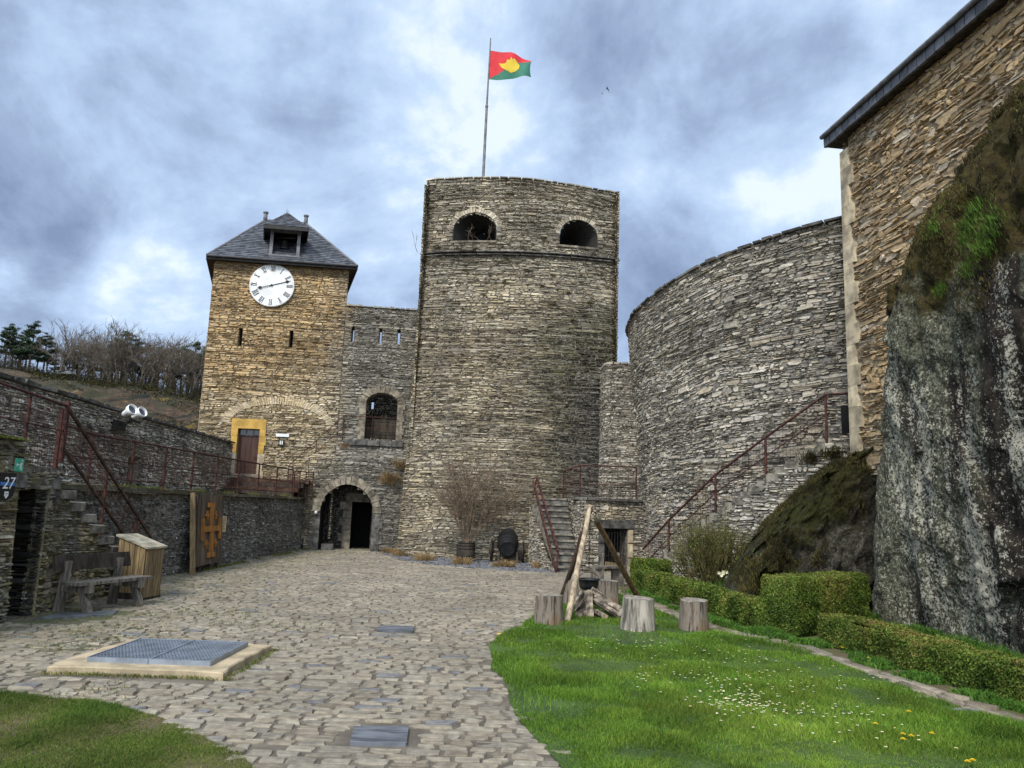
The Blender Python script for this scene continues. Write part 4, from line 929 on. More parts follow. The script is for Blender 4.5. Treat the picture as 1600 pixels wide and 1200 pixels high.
wb = MB(); 
for k in range(7): fbox(wb, -5.38, -4.24, 4.02+.12*k, 4.02+.12*k+.11, -.56, -.53, tint=rng.random())
wb.build('plank_barrier', M_wooddark, win)
ib = MB(); 
fbox(ib, -6.2, -3.4, 3.98, 4.0, -3.3, -.55, mi=1)
insS = lambda u, v_, d_: S_fac(u, v_, np.asarray(d_)-3.3)
slH = Hole(-5.36, -5.27, 5.56, 5.84)
wall_stones(ib, insS, -6.2, -3.4, 4.0, 7.0, rng, [slH], h=.10, l=.24)
ib.build('inner_room', [M_parapet, M_void], win)
# gate arch
ga = MB(); voussoirs(ga, S_fac, gateH, .30, 17, rng, depth=(.04, .09), a0=-.0, a1=math.pi)
for k in range(5):
    v0 = .0+.275*k; fbox(ga, -4.90, -4.62+(.1 if k % 2 else 0), v0, v0+.27, -.6, .05, mi=1, tint=rng.random())
    fbox(ga, -6.98+(.0 if k % 2 else .06), -6.72, v0, v0+.27, -.6, .03, mi=1, tint=rng.random())
gate = ga.build('gate_arch', [M_dress, M_darkdress], cw)
gi = MB(); reveal(gi, S_fac, gateH, 1.5, mi=0, close=False)
gS = lambda u, v_, d_: S_fac(u, v_, np.asarray(d_)-1.35)
gdoor = Hole(-5.72, -5.0, -.05, 1.74, 0, .8)
wall_stones(gi, gS, -6.8, -4.85, -.05, 2.4, rng, [gdoor], h=.14, l=.28, depth=(0, .06), mj=2)
for k in range(6): 
    P = [gS(np.array([u]), np.array([v_]), np.array([d_]))[0] for d_ in (-.3, .07) for (u, v_) in ((-6.02-(.14 if k % 2 else 0), .29*k), (-5.72, .29*k), (-5.72, .29*k+.28), (-6.02-(.14 if k % 2 else 0), .29*k+.28))]
    gi.add(P, [(4, 5, 6, 7), (1, 2, 6, 5), (2, 3, 7, 6), (3, 0, 4, 7), (0, 1, 5, 4)], mi=3, tint=rng.random())
P = [gS(np.array([u]), np.array([v_]), np.array([d_]))[0] for d_ in (-.3, .08) for (u, v_) in ((-5.95, 1.742), (-4.86, 1.742), (-4.86, 2.06), (-5.95, 2.06))]; gi.add(P, [(4, 5, 6, 7), (1, 2, 6, 5), (2, 3, 7, 6), (3, 0, 4, 7), (0, 1, 5, 4)], mi=3, tint=.4)
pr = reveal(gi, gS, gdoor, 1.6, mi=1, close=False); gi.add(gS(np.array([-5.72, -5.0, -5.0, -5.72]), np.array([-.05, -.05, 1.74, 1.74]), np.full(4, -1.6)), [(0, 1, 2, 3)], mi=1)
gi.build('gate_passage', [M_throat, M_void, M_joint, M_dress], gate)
blk = MB(); fbox(blk, -6.62, -6.22, 0, .22, -.5, -.1); blk.build('stone_block', M_darkdress, gate)
lp = MB(); lp.lathe([(0, -.03), (.05, 0), (.06, .05), (.04, .09), (0, .10)], 10, Matrix.Translation(Vector(Sf(-6.86, 1.28, .12)))); lp.build('passage_lamp', M_white, gate)

# ================================================================== ROUND TOWER
tw = thing('round_tower', 'tall battered grey slate tower with two arched gun openings like eyes', 'tower', (.12, 26.2, 0))
XC, SAG = .12, .50; HW0 = 3.54
def tower_S(u, v_, d_):
    u = np.asarray(u, float); v_ = np.asarray(v_, float); d_ = np.asarray(d_, float)
    v_ = np.where(v_ > 10.85, 10.85+(v_-10.85)*(1-.085*sstep(-.5, 3.5, u)), v_)
    low = np.clip((10.7-v_)/10.7, 0, 1); hw = HW0+.26*low**1.3
    t = u/HW0; a = np.abs(t); k = np.clip((a-.95)/.05, 0, 1)
    y_ = 26.38-.62*low**1.35+SAG*t*t + .10*k**2
    tx = np.sign(t)*(a-.012*k*k)*hw/.988
    dy = 2*SAG*t/hw + np.sign(t)*.5*k; n_ = np.stack([dy, -np.ones_like(dy)], 1); n_ /= np.linalg.norm(n_, axis=1, keepdims=True)
    wob = .035*fnoise(np.c_[u*.5, v_*.5, np.zeros_like(u)], 31)
    return np.stack([XC+tx+n_[:, 0]*(d_+wob), y_+n_[:, 1]*(d_+wob), v_], 1)
eL, eR = Hole(-2.40, -.86, 11.18, 11.56, .66, 1.5), Hole(1.40, 2.76, 11.14, 11.52, .66, 1.5)
g = MB(); TT = 13.55
wall_stones(g, tower_S, -HW0, HW0, -.05, TT, rng, [eL, eR], h=.088, l=.30, hv=.32, lv=.5, depth=(-.005, .055), gap=.008, tilt=.022, warp=.07)
cap = []; u = -HW0
while u < HW0-.05:
    L = min(rng.uniform(.2, .5), HW0-u); cap.append(((u, TT-.01), (u+L, TT-.01), (u+L, TT+.05+rng.uniform(0, .03)), (u, TT+.05+rng.uniform(0, .03)))); u += L
stone_faces(g, tower_S, cap, .05+.03*rng.random(len(cap)), rng, back=-.9, jit=.1)
voussoirs(g, tower_S, eL, .20, 26, rng, depth=(.03, .06), a0=.05, a1=math.pi-.05, gap=.007); voussoirs(g, tower_S, eR, .19, 24, rng, depth=(.03, .06), a0=.05, a1=math.pi-.05, gap=.007)
for sgn in (-1, 1):   # flanks and back
    a = tower_S(np.array([sgn*HW0]), np.array([0.]), np.array([0.]))[0]; a = a-np.array([sgn*.24, -.06, 0]); b = (sgn*2.6+XC, 34.0)
    Sd = path_S([b, a[:2]] if sgn < 0 else [a[:2], b]); wall_stones(g, Sd, 0, Sd.L, -.05, TT-.32, rng, h=.17, l=.5, step=.5)
g.add([(XC-2.6, 34, 0), (XC+2.6, 34, 0), (XC+2.6, 34, 12.2), (XC-2.6, 34, 12.2)], [(3, 2, 1, 0)])
g.add([(XC-3.6, 27.8, 10.4), (XC+3.6, 27.8, 10.4), (XC+2.6, 34, 10.4), (XC-2.6, 34, 10.4)], [(0, 1, 2, 3)])
g.build('wall', [M_tower, M_joint], tw)
sc_ = MB(); q_ = []; u = -HW0
while u < HW0-.05:
    L = min(rng.uniform(.5, 1.0), HW0-u); q_ += [((u, 10.60), (u+L, 10.60), (u+L, 10.685), (u, 10.685)), ((u, 10.69), (u+L, 10.69), (u+L, 10.77), (u, 10.77))]; u += L
stone_faces(sc_, tower_S, q_, np.where(np.arange(len(q_)) % 2, .19, .13), rng, gap=.002, bev=.02, jit=.04, rings=3); sc_.build('string_course', M_darkdress, tw)
for H, inn, lab in ((eL, (-1.50, 11.32, .55, .55), 'left'), (eR, (1.95, 11.28, .5, .55), 'right')):
    em = MB(); 
    ip = reveal(em, tower_S, H, 1.25, mi=0, inner=inn)
    # splayed throat, then the closing wall with its small inner slot
    n_ = len(ip); A = tower_S(ip[:, 0], ip[:, 1], np.full(n_, -1.25))
    if lab == 'right': em.poly([tuple(p_) for p_ in A], mi=1)
    else:
        hu0, hu1, hv0, hv1 = ip[-1, 0]-.34, ip[-1, 0]-.06, ip[0, 1]+.02, ip[0, 1]+.15
        us = [ip[0, 0], hu0, hu1, ip[-1, 0]]; vs = [ip[0, 1], hv0, hv1, ip[:, 1].max()]
        for i in range(3):
            for j in range(3):
                if (i, j) == (1, 1): continue
                em.add(tower_S(np.array([us[i], us[i+1], us[i+1], us[i]]), np.array([vs[j], vs[j], vs[j+1], vs[j+1]]), np.full(4, -1.26)), [(0, 1, 2, 3)], mi=1)
        for k in range(1, 5): uu = hu0+(hu1-hu0)*k/5; em.prisms(tower_S(np.array([uu]), np.array([hv0]), np.array([-1.25])), tower_S(np.array([uu]), np.array([hv1]), np.array([-1.25])), .008, .008, 4, mi=1)
    for k, (u0, u1) in enumerate(((H.u0-.16, H.u0), (H.u1, H.u1+.2))):
        qq = [((u0-(.1 if j % 2 else 0)*(k == 0), H.v0+j*.15), (u1+(.12 if j % 2 else 0)*(k == 1), H.v0+j*.15), (u1+(.12 if j % 2 else 0)*(k == 1), H.v0+j*.15+.148), (u0-(.1 if j % 2 else 0)*(k == 0), H.v0+j*.15+.148)) for j in range(5)]
        stone_faces(em, tower_S, qq, .055, rng, mi=2, jit=.05)
    stone_faces(em, tower_S, [((H.u0-.1, H.v0-.11), ((H.u0+H.u1)/2, H.v0-.11), ((H.u0+H.u1)/2, H.v0), (H.u0-.1, H.v0)), (((H.u0+H.u1)/2, H.v0-.11), (H.u1+.05, H.v0-.11), (H.u1+.05, H.v0), ((H.u0+H.u1)/2, H.v0))], .07, rng, mi=2, back=-.4)
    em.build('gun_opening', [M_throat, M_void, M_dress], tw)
# flagpole and flag
fl = thing('flagpole', 'tall grey flagpole on the tower top flying a red and green flag', 'flagpole', (-1.39, 28, 10.4))
g = MB(); g.tube([(-1.40, 28, 10.4), (-1.39, 28, 14.2), (-1.37, 28, 17.2)], [.06, .058, .05], 10); g.tube([(-1.37, 28, 17.2), (-1.33, 28, 20.15)], [.04, .024], 10); g.lathe([(.0, 0), (.06, .02), (.06, .10), (0, .12)], 10, Matrix.Translation((-1.37, 28, 17.16))); g.build('pole', M_lead, fl)
nx, ny = 36, 24
def flagpt(s, t_):  # s 0..1 hoist to fly, t 0..1 bottom to top
    hgt = 1.25*(1-.42*s**1.6); x_ = -1.33+1.66*s
    z_ = 18.35+.05*math.sin(s*3.1)+s*s*.16 + t_*hgt - .0*s
    z_ = 18.37 + t_*hgt + s*s*.20 + .04*math.sin(5*s+1)*s
    y_ = 28+.16*math.sin(6.5*s+1.2*t_)*s**.7 + .07*math.sin(13*s-2*t_)*s
    return (x_-.05*s*math.sin(3*t_), y_, z_)
g = MB(); V = np.array([[flagpt(i/nx, j/ny) for j in range(ny+1)] for i in range(nx+1)])
I = np.arange((nx+1)*(ny+1)).reshape(nx+1, ny+1); Tr, Tg = [], []
for i in range(nx):
    for j in range(ny):
        a, b, c, d_ = I[i, j], I[i+1, j], I[i+1, j+1], I[i, j+1]
        for tri, cs, ct_ in (((a, b, c), (i+.66)/nx, (j+.33)/ny), ((a, c, d_), (i+.33)/nx, (j+.66)/ny)):
            (Tr if ct_ > .02+cs*.93 else Tg).append(tri)
g.add(V.reshape(-1, 3), T=Tr, mi=0, smooth=True); g.add(V.reshape(-1, 3), T=Tg, mi=1, smooth=True)
flag = g.build('flag', [M_fred, M_fgreen], fl)
em_ = [(.22, .60), (.34, .58), (.40, .60), (.43, .72), (.50, .70), (.52, .82), (.56, .74), (.60, .80), (.66, .72), (.74, .56), (.72, .40), (.62, .26), (.52, .22), (.40, .34), (.30, .44)]
g = MB()
from mathutils.geometry import delaunay_2d_cdt
inner = [Vector((a, b)) for a in np.linspace(.22, .74, 14) for b in np.linspace(.22, .82, 10)]
pol = np.array(em_); ins = [p_ for p_ in inner if inpoly(np.array([[p_.x, p_.y]]), pol)[0]]
vs, es, fs, *_ = delaunay_2d_cdt([Vector(p_) for p_ in em_]+ins, [], [list(range(len(em_)))], 1, 1e-5)
for sg in (-1, 1): g.add([np.array(flagpt(p_.x, p_.y))+np.array([0, sg*.008, 0]) for p_ in vs], T=[list(f) for f in fs], smooth=True)
g.build('emblem', M_fyel, flag)

# ================================================================== LINK WALL + CURVED WALL
lw = MB(); Sl = path_S([(3.02, 25.9), (3.05, 24.75), (3.2, 24.6), (4.6, 24.35)])
wall_stones(lw, Sl, 0, Sl.L, 1.9, 6.45, rng, h=.095, l=.25, depth=(0, .04), tilt=.02)
cap = [((u, 6.44), (u+.24, 6.44), (u+.24, 6.52+.04*rng.random()), (u, 6.52+.04*rng.random())) for u in np.arange(0, Sl.L-.2, .24)]
stone_faces(lw, Sl, cap, .04, rng, back=-.6)
tag(lw.build('link_wall', [M_curved, M_joint]), 'narrow pale stone wall filling the gap between round tower and curved wall', 'wall')
CX, CY = 11.38, 22.83
def S_cur(u, v_, d_):
    u = np.asarray(u, float); v_ = np.asarray(v_, float); th = R(148)+u/7.6; v_ = v_*np.interp(th, np.radians([160., 178, 197, 211, 225, 238, 262]), np.array([7.45, 7.5, 7.68, 7.92, 8.12, 8.30, 8.40])/8.48); rr_ = 7.22+.073*v_ + np.asarray(d_, float) + .05*fnoise(np.c_[u*.45, v_*.45, np.zeros_like(u)], 77)
    return np.stack([CX+rr_*np.cos(th), CY+rr_*np.sin(th), v_], 1)
cv = thing('bastion_wall', 'large curved grey rubble wall rising to the right behind the stair', 'wall', (5, 21, 0))
g = MB(); CT = 8.48; UL = R(262-148)*7.6
topf = lambda u: CT
wall_stones(g, S_cur, 0, UL, -.05, CT, rng, [], h=.105, l=.30, hv=.35, lv=.5, depth=(-.01, .06), gap=.006, tilt=.026, warp=.10, jit=.2)
big = [(rng.uniform(3, UL), rng.uniform(1.5, 8)) for _ in range(16)]
qb = []
for a, b in big: w_, h_ = rng.uniform(.12, .22), rng.uniform(.06, .10); qb.append(((a-w_, b-h_), (a+w_, b-h_), (a+w_*.9, b+h_), (a-w_*.9, b+h_)))
stone_faces(g, S_cur, qb, .055+.02*rng.random(len(qb)), rng, jit=.35, tint=.45+.4*rng.random(len(qb)), rings=3)
g.build('wall', [M_curved, M_joint2], cv)
cp = MB(); q_ = []; u = 0
while u < UL:
    L = rng.uniform(.2, .5); h_ = rng.uniform(.055, .085); q_.append(((u, CT-.02), (u+L*.99, CT-.02), (u+L*.99, CT+h_), (u, CT+h_+.01))); u += L
stone_faces(cp, S_cur, q_, .06+.06*rng.random(len(q_)), rng, back=-.8, jit=.25); cp.build('coping', M_darkdress, cv)

# ================================================================== RIGHT BUILDING
rbld = thing('stone_building', 'tall brown rubble stone building with pale quoins and slate eaves on the rock', 'building', (7.5, 11, 2.5))
A_, B_ = np.array((6.84, 15.3)), np.array((8.25, 4.0)); Sb = path_S([A_, B_]); BT = 9.64
g = MB(); wall_stones(g, Sb, 0, Sb.L, 2.4, BT, rng, h=.135, l=.36, hv=.4, lv=.5, depth=(-.01, .065), gap=.009, tilt=.028, warp=.10, jit=.24, urange=lambda v_: (.30+.12*(int((v_-2.4)/.42) % 2), Sb.L))
Sg = path_S([(16, 16.6), A_]); wall_stones(g, Sg, 0, Sg.L-.02, 2.4, BT, rng, h=.2, l=.5, step=.6)
g.add([(8.25, 4, 0), (18, 5, 0), (18, 5, BT), (8.25, 4, BT)], [(0, 1, 2, 3)]); g.build('wall', [M_building, M_jointp], rbld)
qn = MB(); v0 = 2.25; k = 0
while v0 < BT-.36:
    h_ = .42; wd = .30+.12*(k % 2)+rng.uniform(-.02, .04)
    P = lambda u, d_: Sb(np.array([u]), np.array([0.]), np.array([d_]))[0][:2]
    a, b = P(0, .055), P(wd, .055+rng.uniform(-.008, .008)); ai, bi = P(-.015, -.5), P(wd, -.4); a0 = P(-.012, .055)
    V = [(*q_, z_) for z_ in (v0, v0+h_-.004) for q_ in (a0, b, bi, ai)]
    qn.add(V, [(0, 1, 5, 4), (1, 2, 6, 5), (3, 0, 4, 7), (4, 5, 6, 7), (3, 2, 1, 0)], tint=rng.random()); v0 += h_; k += 1
qn.build('quoin_stones', M_quoin, rbld)
ev = MB(); fas = []; u = -.28
while u < Sb.L: fas.append(((u, BT-.02), (u+.235, BT-.02), (u+.235, BT+.22), (u, BT+.22))); u += .24
Se = lambda u, v_, d_: (lambda P: P)(np.stack([A_[0]+(B_-A_)[0]/Sb.L*np.asarray(u)-.23*.9924, A_[1]+(B_-A_)[1]/Sb.L*np.asarray(u)-.23*.123, np.asarray(v_, float)], 1)+np.array([-.9924, -.123, 0])*np.asarray(d_)[:, None])
stone_faces(ev, Se, np.array(fas), .012+.006*rng.random(len(fas)), rng, gap=.004, bev=.003, tilt=.004, jit=.02, back=-.04)
ev.build('fascia_slates', M_slate, rbld)
rf = MB(); S1 = lambda u, d_, z_: Se(np.array([u]), np.array([z_]), np.array([d_]))[0]
rf.tube([S1(-.30, .05, BT+.23), S1(Sb.L, .05, BT+.23)], .05, 10, mi=0)
a, b = S1(-.32, .03, BT+.24), S1(Sb.L, .03, BT+.24); inn_ = np.array([6.0, .74, 4.6]); rf.add([a, b, b+inn_, a+inn_], [(0, 1, 2, 3)], mi=1)
s0, s1_ = S1(-.28, -.02, BT+.01), S1(Sb.L, -.02, BT+.01); rf.add([s0, s1_, s1_+np.array([.35, .043, 0]), s0+np.array([.35, .043, 0])], [(3, 2, 1, 0)], mi=2)
rf.add([S1(-.28, 0, BT), S1(-.28, -.5, BT), S1(-.28, -.5, BT+.5), S1(-.28, 0, BT+.26)], [(0, 1, 2, 3)], mi=1)
rf.build('roof', [M_lead, M_slate, M_wooddark], rbld)

# ================================================================== ROCK
def facets(f_, size, seed, amp, tilt):
    r_ = np.random.default_rng(seed); lo, hi = f_.min(0), f_.max(0); sc_ = np.array(size); n_ = int(np.prod(np.maximum(hi-lo, .3)/sc_)*1.3)+8
    c_ = lo+(hi-lo)*r_.random((n_, 3)); am = r_.normal(0, amp, n_); tv = r_.normal(0, tilt, (n_, 3)); out_ = np.zeros(len(f_))
    w_ = f_+.12*np.stack([fnoise(f_*3.1, seed+k) for k in range(3)], 1)*sc_
    for i0 in range(0, len(f_), 4000):
        d_ = (((w_[i0:i0+4000, None]-c_[None])/sc_)**2).sum(2); j = d_.argmin(1); out_[i0:i0+4000] = am[j]+((f_[i0:i0+4000]-c_[j])*tv[j]).sum(1)
    return out_
yy = np.concatenate([np.arange(4.5, 12.0, .042), np.arange(12.0, 14.36, .032)]); tt = np.linspace(0, 1, 230)
zt_y = [4, 8, 9.5, 10.2, 11.1, 12.06, 13.0, 13.6, 14.0, 14.4]; zt_v = [8.6, 8.3, 8.1, 7.9, 7.5, 6.75, 5.9, 5.0, 4.0, 2.7]
P = np.zeros((len(yy), len(tt), 3))
for i, y_ in enumerate(yy):
    zt = np.interp(y_, zt_y, zt_v); zb = min(4.7, .70*zt); ph = np.clip((tt-.55)/.45, 0, 1)*math.pi/2
    z_ = np.where(tt < .55, zb*tt/.55, zb+(zt-zb)*np.sin(ph)); yc = 12.0+.9*(1-np.clip(z_/4.2, 0, 1.4)); ta = np.clip((y_-yc)/1.52, 0, 1)
    x_ = 6.20+.02*(13-y_) + 1.35*(1-np.sqrt(np.maximum(0, 1-ta**2.1))) + .33*(1-np.clip(z_/zb, 0, 1))**1.6*sstep(13.6, 12.2, y_) + 1.35*(1-np.cos(ph))
    P[i, :, 0] = x_; P[i, :, 1] = y_; P[i, :, 2] = z_-.05
f = P.reshape(-1, 3); ds = facets(f, (.8, .75, 1.3), 5, .035, .07)+facets(f, (.3, .28, .36), 6, .014, .07)+.08*fbm(f*np.array([.7, .7, .35]), 3, 51)+.07*np.abs(fbm(f*np.array([1.9, 1.9, .9]), 4, 52))+.05*np.abs(fbm(f*np.array([5, 5, 3.4]), 4, 53)) + .10*np.abs(fbm(f*2.2, 4, 55))*sstep(4.6, 5.4, f[:, 2])
ds *= 1-.45*sstep(12.0, 13.0, f[:, 1])
ds *= .35+.65*sstep(0, .6, f[:, 2])
f[:, 0] -= ds; f[:, 2] += ds*.25*sstep(2, 5, f[:, 2]); f[:, 1] += .25*ds*sstep(11.5, 13, f[:, 1])
g = MB(); g.grid(f.reshape(P.shape)); struct(g.build('rock_outcrop', M_rock)); ROCKV = f.reshape(P.shape)
# lower mossy shoulder of rock below the building corner
aa = np.linspace(0, 1, 130); bb = np.linspace(0, 1, 90); P = np.zeros((130, 90, 3))
for i, s in enumerate(aa):
    x_ = 4.35+3.25*s; zt = np.interp(x_, [4.3, 4.77, 5.1, 5.52, 6.0, 6.41, 7.18, 7.6], [.15, 1.0, 1.5, 1.95, 2.4, 2.72, 3.08, 3.1]); y0 = 14.55-.35*math.sin(s*2.6)
    ang = bb*math.pi*.62
    P[i, :, 0] = x_; P[i, :, 1] = y0 + 1.25*(1-np.cos(ang))**1.25*.8; P[i, :, 2] = zt*np.sin(np.minimum(ang, math.pi/2))**.62 - .1*np.clip(ang-math.pi/2, 0, 1)
f = P.reshape(-1, 3); ds = facets(f, (.55, .6, .5), 7, .10, .25)+facets(f, (.22, .22, .22), 8, .03, .2)+.16*fbm(f*.9, 4, 61)+.16*np.abs(fbm(f*2.0, 4, 62))+.07*np.abs(fbm(f*6, 3, 63)); f[:, 1] -= ds; f[:, 2] += .35*ds*sstep(0.1, .6, f[:, 2]); 
g = MB(); g.grid(f.reshape(P.shape)); struct(g.build('rock_shoulder', M_rock2)); SHV = f.reshape(P.shape)
# moss and heather growing on both
def tufts_on(GV, n, cond, seed):
    r_ = np.random.default_rng(seed); fl_ = GV.reshape(-1, 3); w_ = cond(fl_); c_ = np.cumsum(w_); idx = np.searchsorted(c_, r_.random(n)*c_[-1]); return fl_[np.minimum(idx, len(fl_)-1)] + r_.normal(0, .02, (n, 3)), r_
def nzb(f_, s_, th): return np.clip((fbm(f_*s_, 3, 71)-th)*4, 0, 1)
P, r_ = tufts_on(ROCKV, 34000, lambda f_: sstep(4.7, 5.6, f_[:, 2]+.8*fbm(f_*.8, 3, 72))*(.12+nzb(f_, 1.3, -.1))*(f_[:, 1] > 8.5), 1)
g = MB(); cl_ = fbm(P*1.5, 3, 75); blades(g, P, r_.uniform(.03, .10, len(P)), .010, r_, lean=1.2, tint=np.clip(.4+.55*cl_+.2*r_.normal(size=len(P)), 0, 1))
tag(g.build('rock_moss', L_mossr), 'moss and heather cushions along the top of the dark rock', kind='stuff')
P, r_ = tufts_on(SHV, 22000, lambda f_: sstep(.25, .55, f_[:, 2]-(.8*(f_[:, 0]-4.77)+.2)+.7*fbm(f_*1.1, 3, 73))*(.1+nzb(f_, 1.6, -.2)), 2)
g = MB(); cl_ = fbm(P*1.9, 3, 76); blades(g, P, r_.uniform(.03, .11, len(P)), .011, r_, lean=1.3, tint=np.clip(.35+.5*cl_+.18*r_.normal(size=len(P)), 0, 1))
tag(g.build('shoulder_moss', L_mossr), 'brown and olive moss matting the low rock by the stair', kind='stuff')
# green tufts on the rock
for i, (px, py, s_) in enumerate(((1525, 330, .34), (1510, 355, .30), (1548, 355, .34), (1500, 380, .24), (1535, 385, .3), (1515, 420, .26), (1470, 450, .2), (1455, 360, .22))):
    dd = ray(px, py); fl_ = ROCKV.reshape(-1, 3)-CAM; k = (fl_ @ dd)/(dd @ dd); di = np.linalg.norm(fl_-k[:, None]*dd, axis=1); di[k <= 0] = 9; cand = np.where(di < di.min()+.04)[0]; p_ = fl_[cand[np.argmin(k[cand])]]+CAM
    g = MB(); n_ = 260; o_ = rng.normal(0, 1, (n_, 3))*np.array([.05, .13, .08])*s_/.3; blades(g, p_+o_, rng.uniform(.05, .13, n_)*s_/.3, .009, rng, dirs=np.c_[-.5-.3*rng.random(n_), rng.normal(0, .35, n_), np.zeros(n_)])
    tag(g.build('grass_tuft', L_green), 'bright green grass tuft on the upper part of the dark rock', 'grass tuft', 'green tufts on the rock')
# ================================================================== LEFT TERRACE
TZ_ = 1.86
g = MB(); g.add([(-7.4, 11.35, TZ_), (-7.4, 29, TZ_), (-10.2, 29, TZ_), (-9.4, 9, TZ_), (-7.4, 9, TZ_)][:4], [(0, 1, 2, 3)]); struct(g.build('terrace', M_mosssoil))
rw = thing('retaining_wall', 'low dark damp retaining wall carrying the terrace on the left', 'wall', (-7.3, 20, 0))
S_rw = path_S([(-7.32, 11.3), (-7.32, 28.2)])
g = MB(); wall_stones(g, S_rw, 0, S_rw.L, -.05, 1.74, rng, h=.085, l=.17, hv=.35, lv=.5, depth=(-.015, .045), gap=.006, tilt=.03, warp=.08, jit=.28)
g.build('wall', [M_lowwall, M_joint], rw)
cp = MB(); q_ = []; u = 0
while u < S_rw.L-.1:
    L = rng.uniform(.5, 1.1); q_.append(((u, 1.74), (u+L, 1.74), (u+L, 1.86+rng.uniform(-.02, .02)), (u, 1.86+rng.uniform(-.02, .02)))); u += L
stone_faces(cp, S_rw, q_, .06+.04*rng.random(len(q_)), rng, back=-.45, jit=.2, tint=.2+.3*rng.random(len(q_))); cp.build('coping', M_lowwall, rw)
gm = MB(); n_ = 2600; P = np.c_[-7.30+rng.normal(0, .05, n_), rng.uniform(12.5, 28, n_), np.full(n_, 1.84)]; k = fbm(np.c_[P[:, 1]*1.3, P[:, 0]*0, P[:, 0]*0], 3, 5) > -.1; P = P[k]
blades(gm, P, rng.uniform(.02, .10, len(P)), .008, rng, lean=1.3, dirs=np.c_[rng.normal(.5, .4, len(P)), rng.normal(0, .4, len(P)), np.zeros(len(P))]); gm.build('moss_fringe', L_moss, rw)['kind'] = 'stuff'
g = MB(); n_ = 7000; P = np.c_[-7.18+np.abs(rng.normal(0, .10, n_)), rng.uniform(14.5, 28, n_), np.full(n_, .012)]; k = fbm(np.c_[P[:, 1]*1.1, P[:, 0]*0, P[:, 0]*0], 3, 6) > -.25; P = P[k]
blades(g, P, rng.uniform(.015, .07, len(P)), .008, rng, lean=1.2); tag(g.build('wall_foot_weeds', L_moss), 'thin weeds and moss along the foot of the retaining wall', kind='stuff')
pw = thing('parapet_wall', 'grey stone parapet wall behind the terrace railing', 'wall', (-9.3, 20, TZ_))
S_pw = path_S([(-8.55, 8.0), (-9.0, 15.3), (-9.3, 18.6), (-9.85, 27.4)])
nic = Hole(S_pw.L-27.4+18.85, S_pw.L-27.4+19.5, TZ_, 2.62, 0, .4)
g = MB(); wall_stones(g, S_pw, 0, S_pw.L, TZ_-.05, 3.62, rng, [nic], h=.10, l=.25, depth=(-.01, .05), tilt=.028, warp=.09, jit=.24)
reveal(g, S_pw, nic, .4); g.add(S_pw(np.array([nic.u0, nic.u1, nic.u1, nic.u0]), np.array([nic.v0, nic.v0, nic.vs, nic.vs]), np.full(4, -.4)), [(0, 1, 2, 3)], mi=1)
g.build('wall', [M_parapet, M_joint2], pw)
cp = MB(); q_ = []; u = 0
while u < S_pw.L-.1:
    L = rng.uniform(.3, .6); q_.append(((u, 3.62), (u+L, 3.62), (u+L, 3.70+rng.uniform(0, .04)), (u, 3.70+rng.uniform(0, .04)))); u += L
stone_faces(cp, S_pw, q_, .05+.04*rng.random(len(q_)), rng, back=-.7, jit=.2); cp.build('coping', M_darkdress, pw)

# railing builder
def railing(name, label, posts, tops, mids, meshes, rp=.022, cat='railing', heavy=()):
    r0 = thing(name, label, cat, tuple(posts[0][0]))
    for i, (a, b) in enumerate(posts):
        g = MB(); rr_ = .028 if i in heavy else rp; g.beam(a, b, rr_*2, rr_*2, side=(1, 0, 0)) if i in heavy else g.tube([a, b], rr_, 8); g.build('post', M_rust, r0)
    for ln in tops: g = MB(); g.tube(ln, rp*.95, 8); g.build('handrail', M_rust, r0)
    for ln in mids: g = MB(); g.tube(ln, .012, 6); g.build('mid_rail', M_rust, r0)
    g = MB()
    for (a, b, c, d_, sx, sy) in meshes:       # bottom a-b, top d-c
        a, b, c, d_ = [np.array(q_, float) for q_ in (a, b, c, d_)]; L = np.linalg.norm(b-a); H_ = np.linalg.norm(d_-a); k = max(2, int(L/sx)); j = max(2, int(H_/sy))
        s = (np.arange(1, k)/k)[:, None]; g.prisms(a+(b-a)*s, d_+(c-d_)*s, .0028, .0028, 3)
        s = (np.arange(0, j+1)/j)[:, None]; g.prisms(a+(d_-a)*s, b+(c-b)*s, .0028, .0028, 3)
    if meshes: g.build('wire_mesh', M_rust, r0)
    return r0
ry = [12.55, 13.58, 15.1, 16.55, 18.0, 19.5, 21.1, 22.8, 24.6, 26.4]
RX = -7.36; zt = 2.74
posts = [((RX, y_, TZ_-.1), (RX, y_, zt + (.30 if i == 0 else 0))) for i, y_ in enumerate(ry)]
segs = list(zip(ry[:-1], ry[1:]))
railing('terrace_railing', 'long rusty railing with wire mesh along the terrace edge above the low wall', posts,
    [[(RX, ry[0], 2.82), (RX, 13.6, zt), (RX, ry[-1], zt)]], [[(RX, ry[0], 2.32), (RX, ry[-1], 2.32)], [(RX, ry[0], 1.98), (RX, ry[-1], 1.98)]],
    [((RX, a, 1.98), (RX, b, 1.98), (RX, b, zt), (RX, a, zt), .075, .11) for a, b in segs], heavy=(0,))
# railing in front of the tower door, bending towards the gate arch
yd = [Sf(u, 0, .95)[1] for u in (-9.0, -8.2, -7.4)]
P_ = [(-7.36, 26.4), (-7.5, 27.0), (-7.0, 27.55), (-6.6, 27.75), (-6.1, 27.9)]
P_ = [(-7.36, 26.6), (-7.32, 27.15), (-7.2, 27.5), (-6.98, 27.66)]
railing('arch_railing', 'short rusty railing above the gate arch at the end of the terrace', [((*p_, TZ_-.1), (*p_, 2.72)) for p_ in P_],
    [[(*p_, 2.72) for p_ in P_]], [[(*p_, 2.32) for p_ in P_]], [((*a, 1.98), (*b, 1.98), (*b, 2.7), (*a, 2.7), .075, .11) for a, b in zip(P_[:-1], P_[1:])])
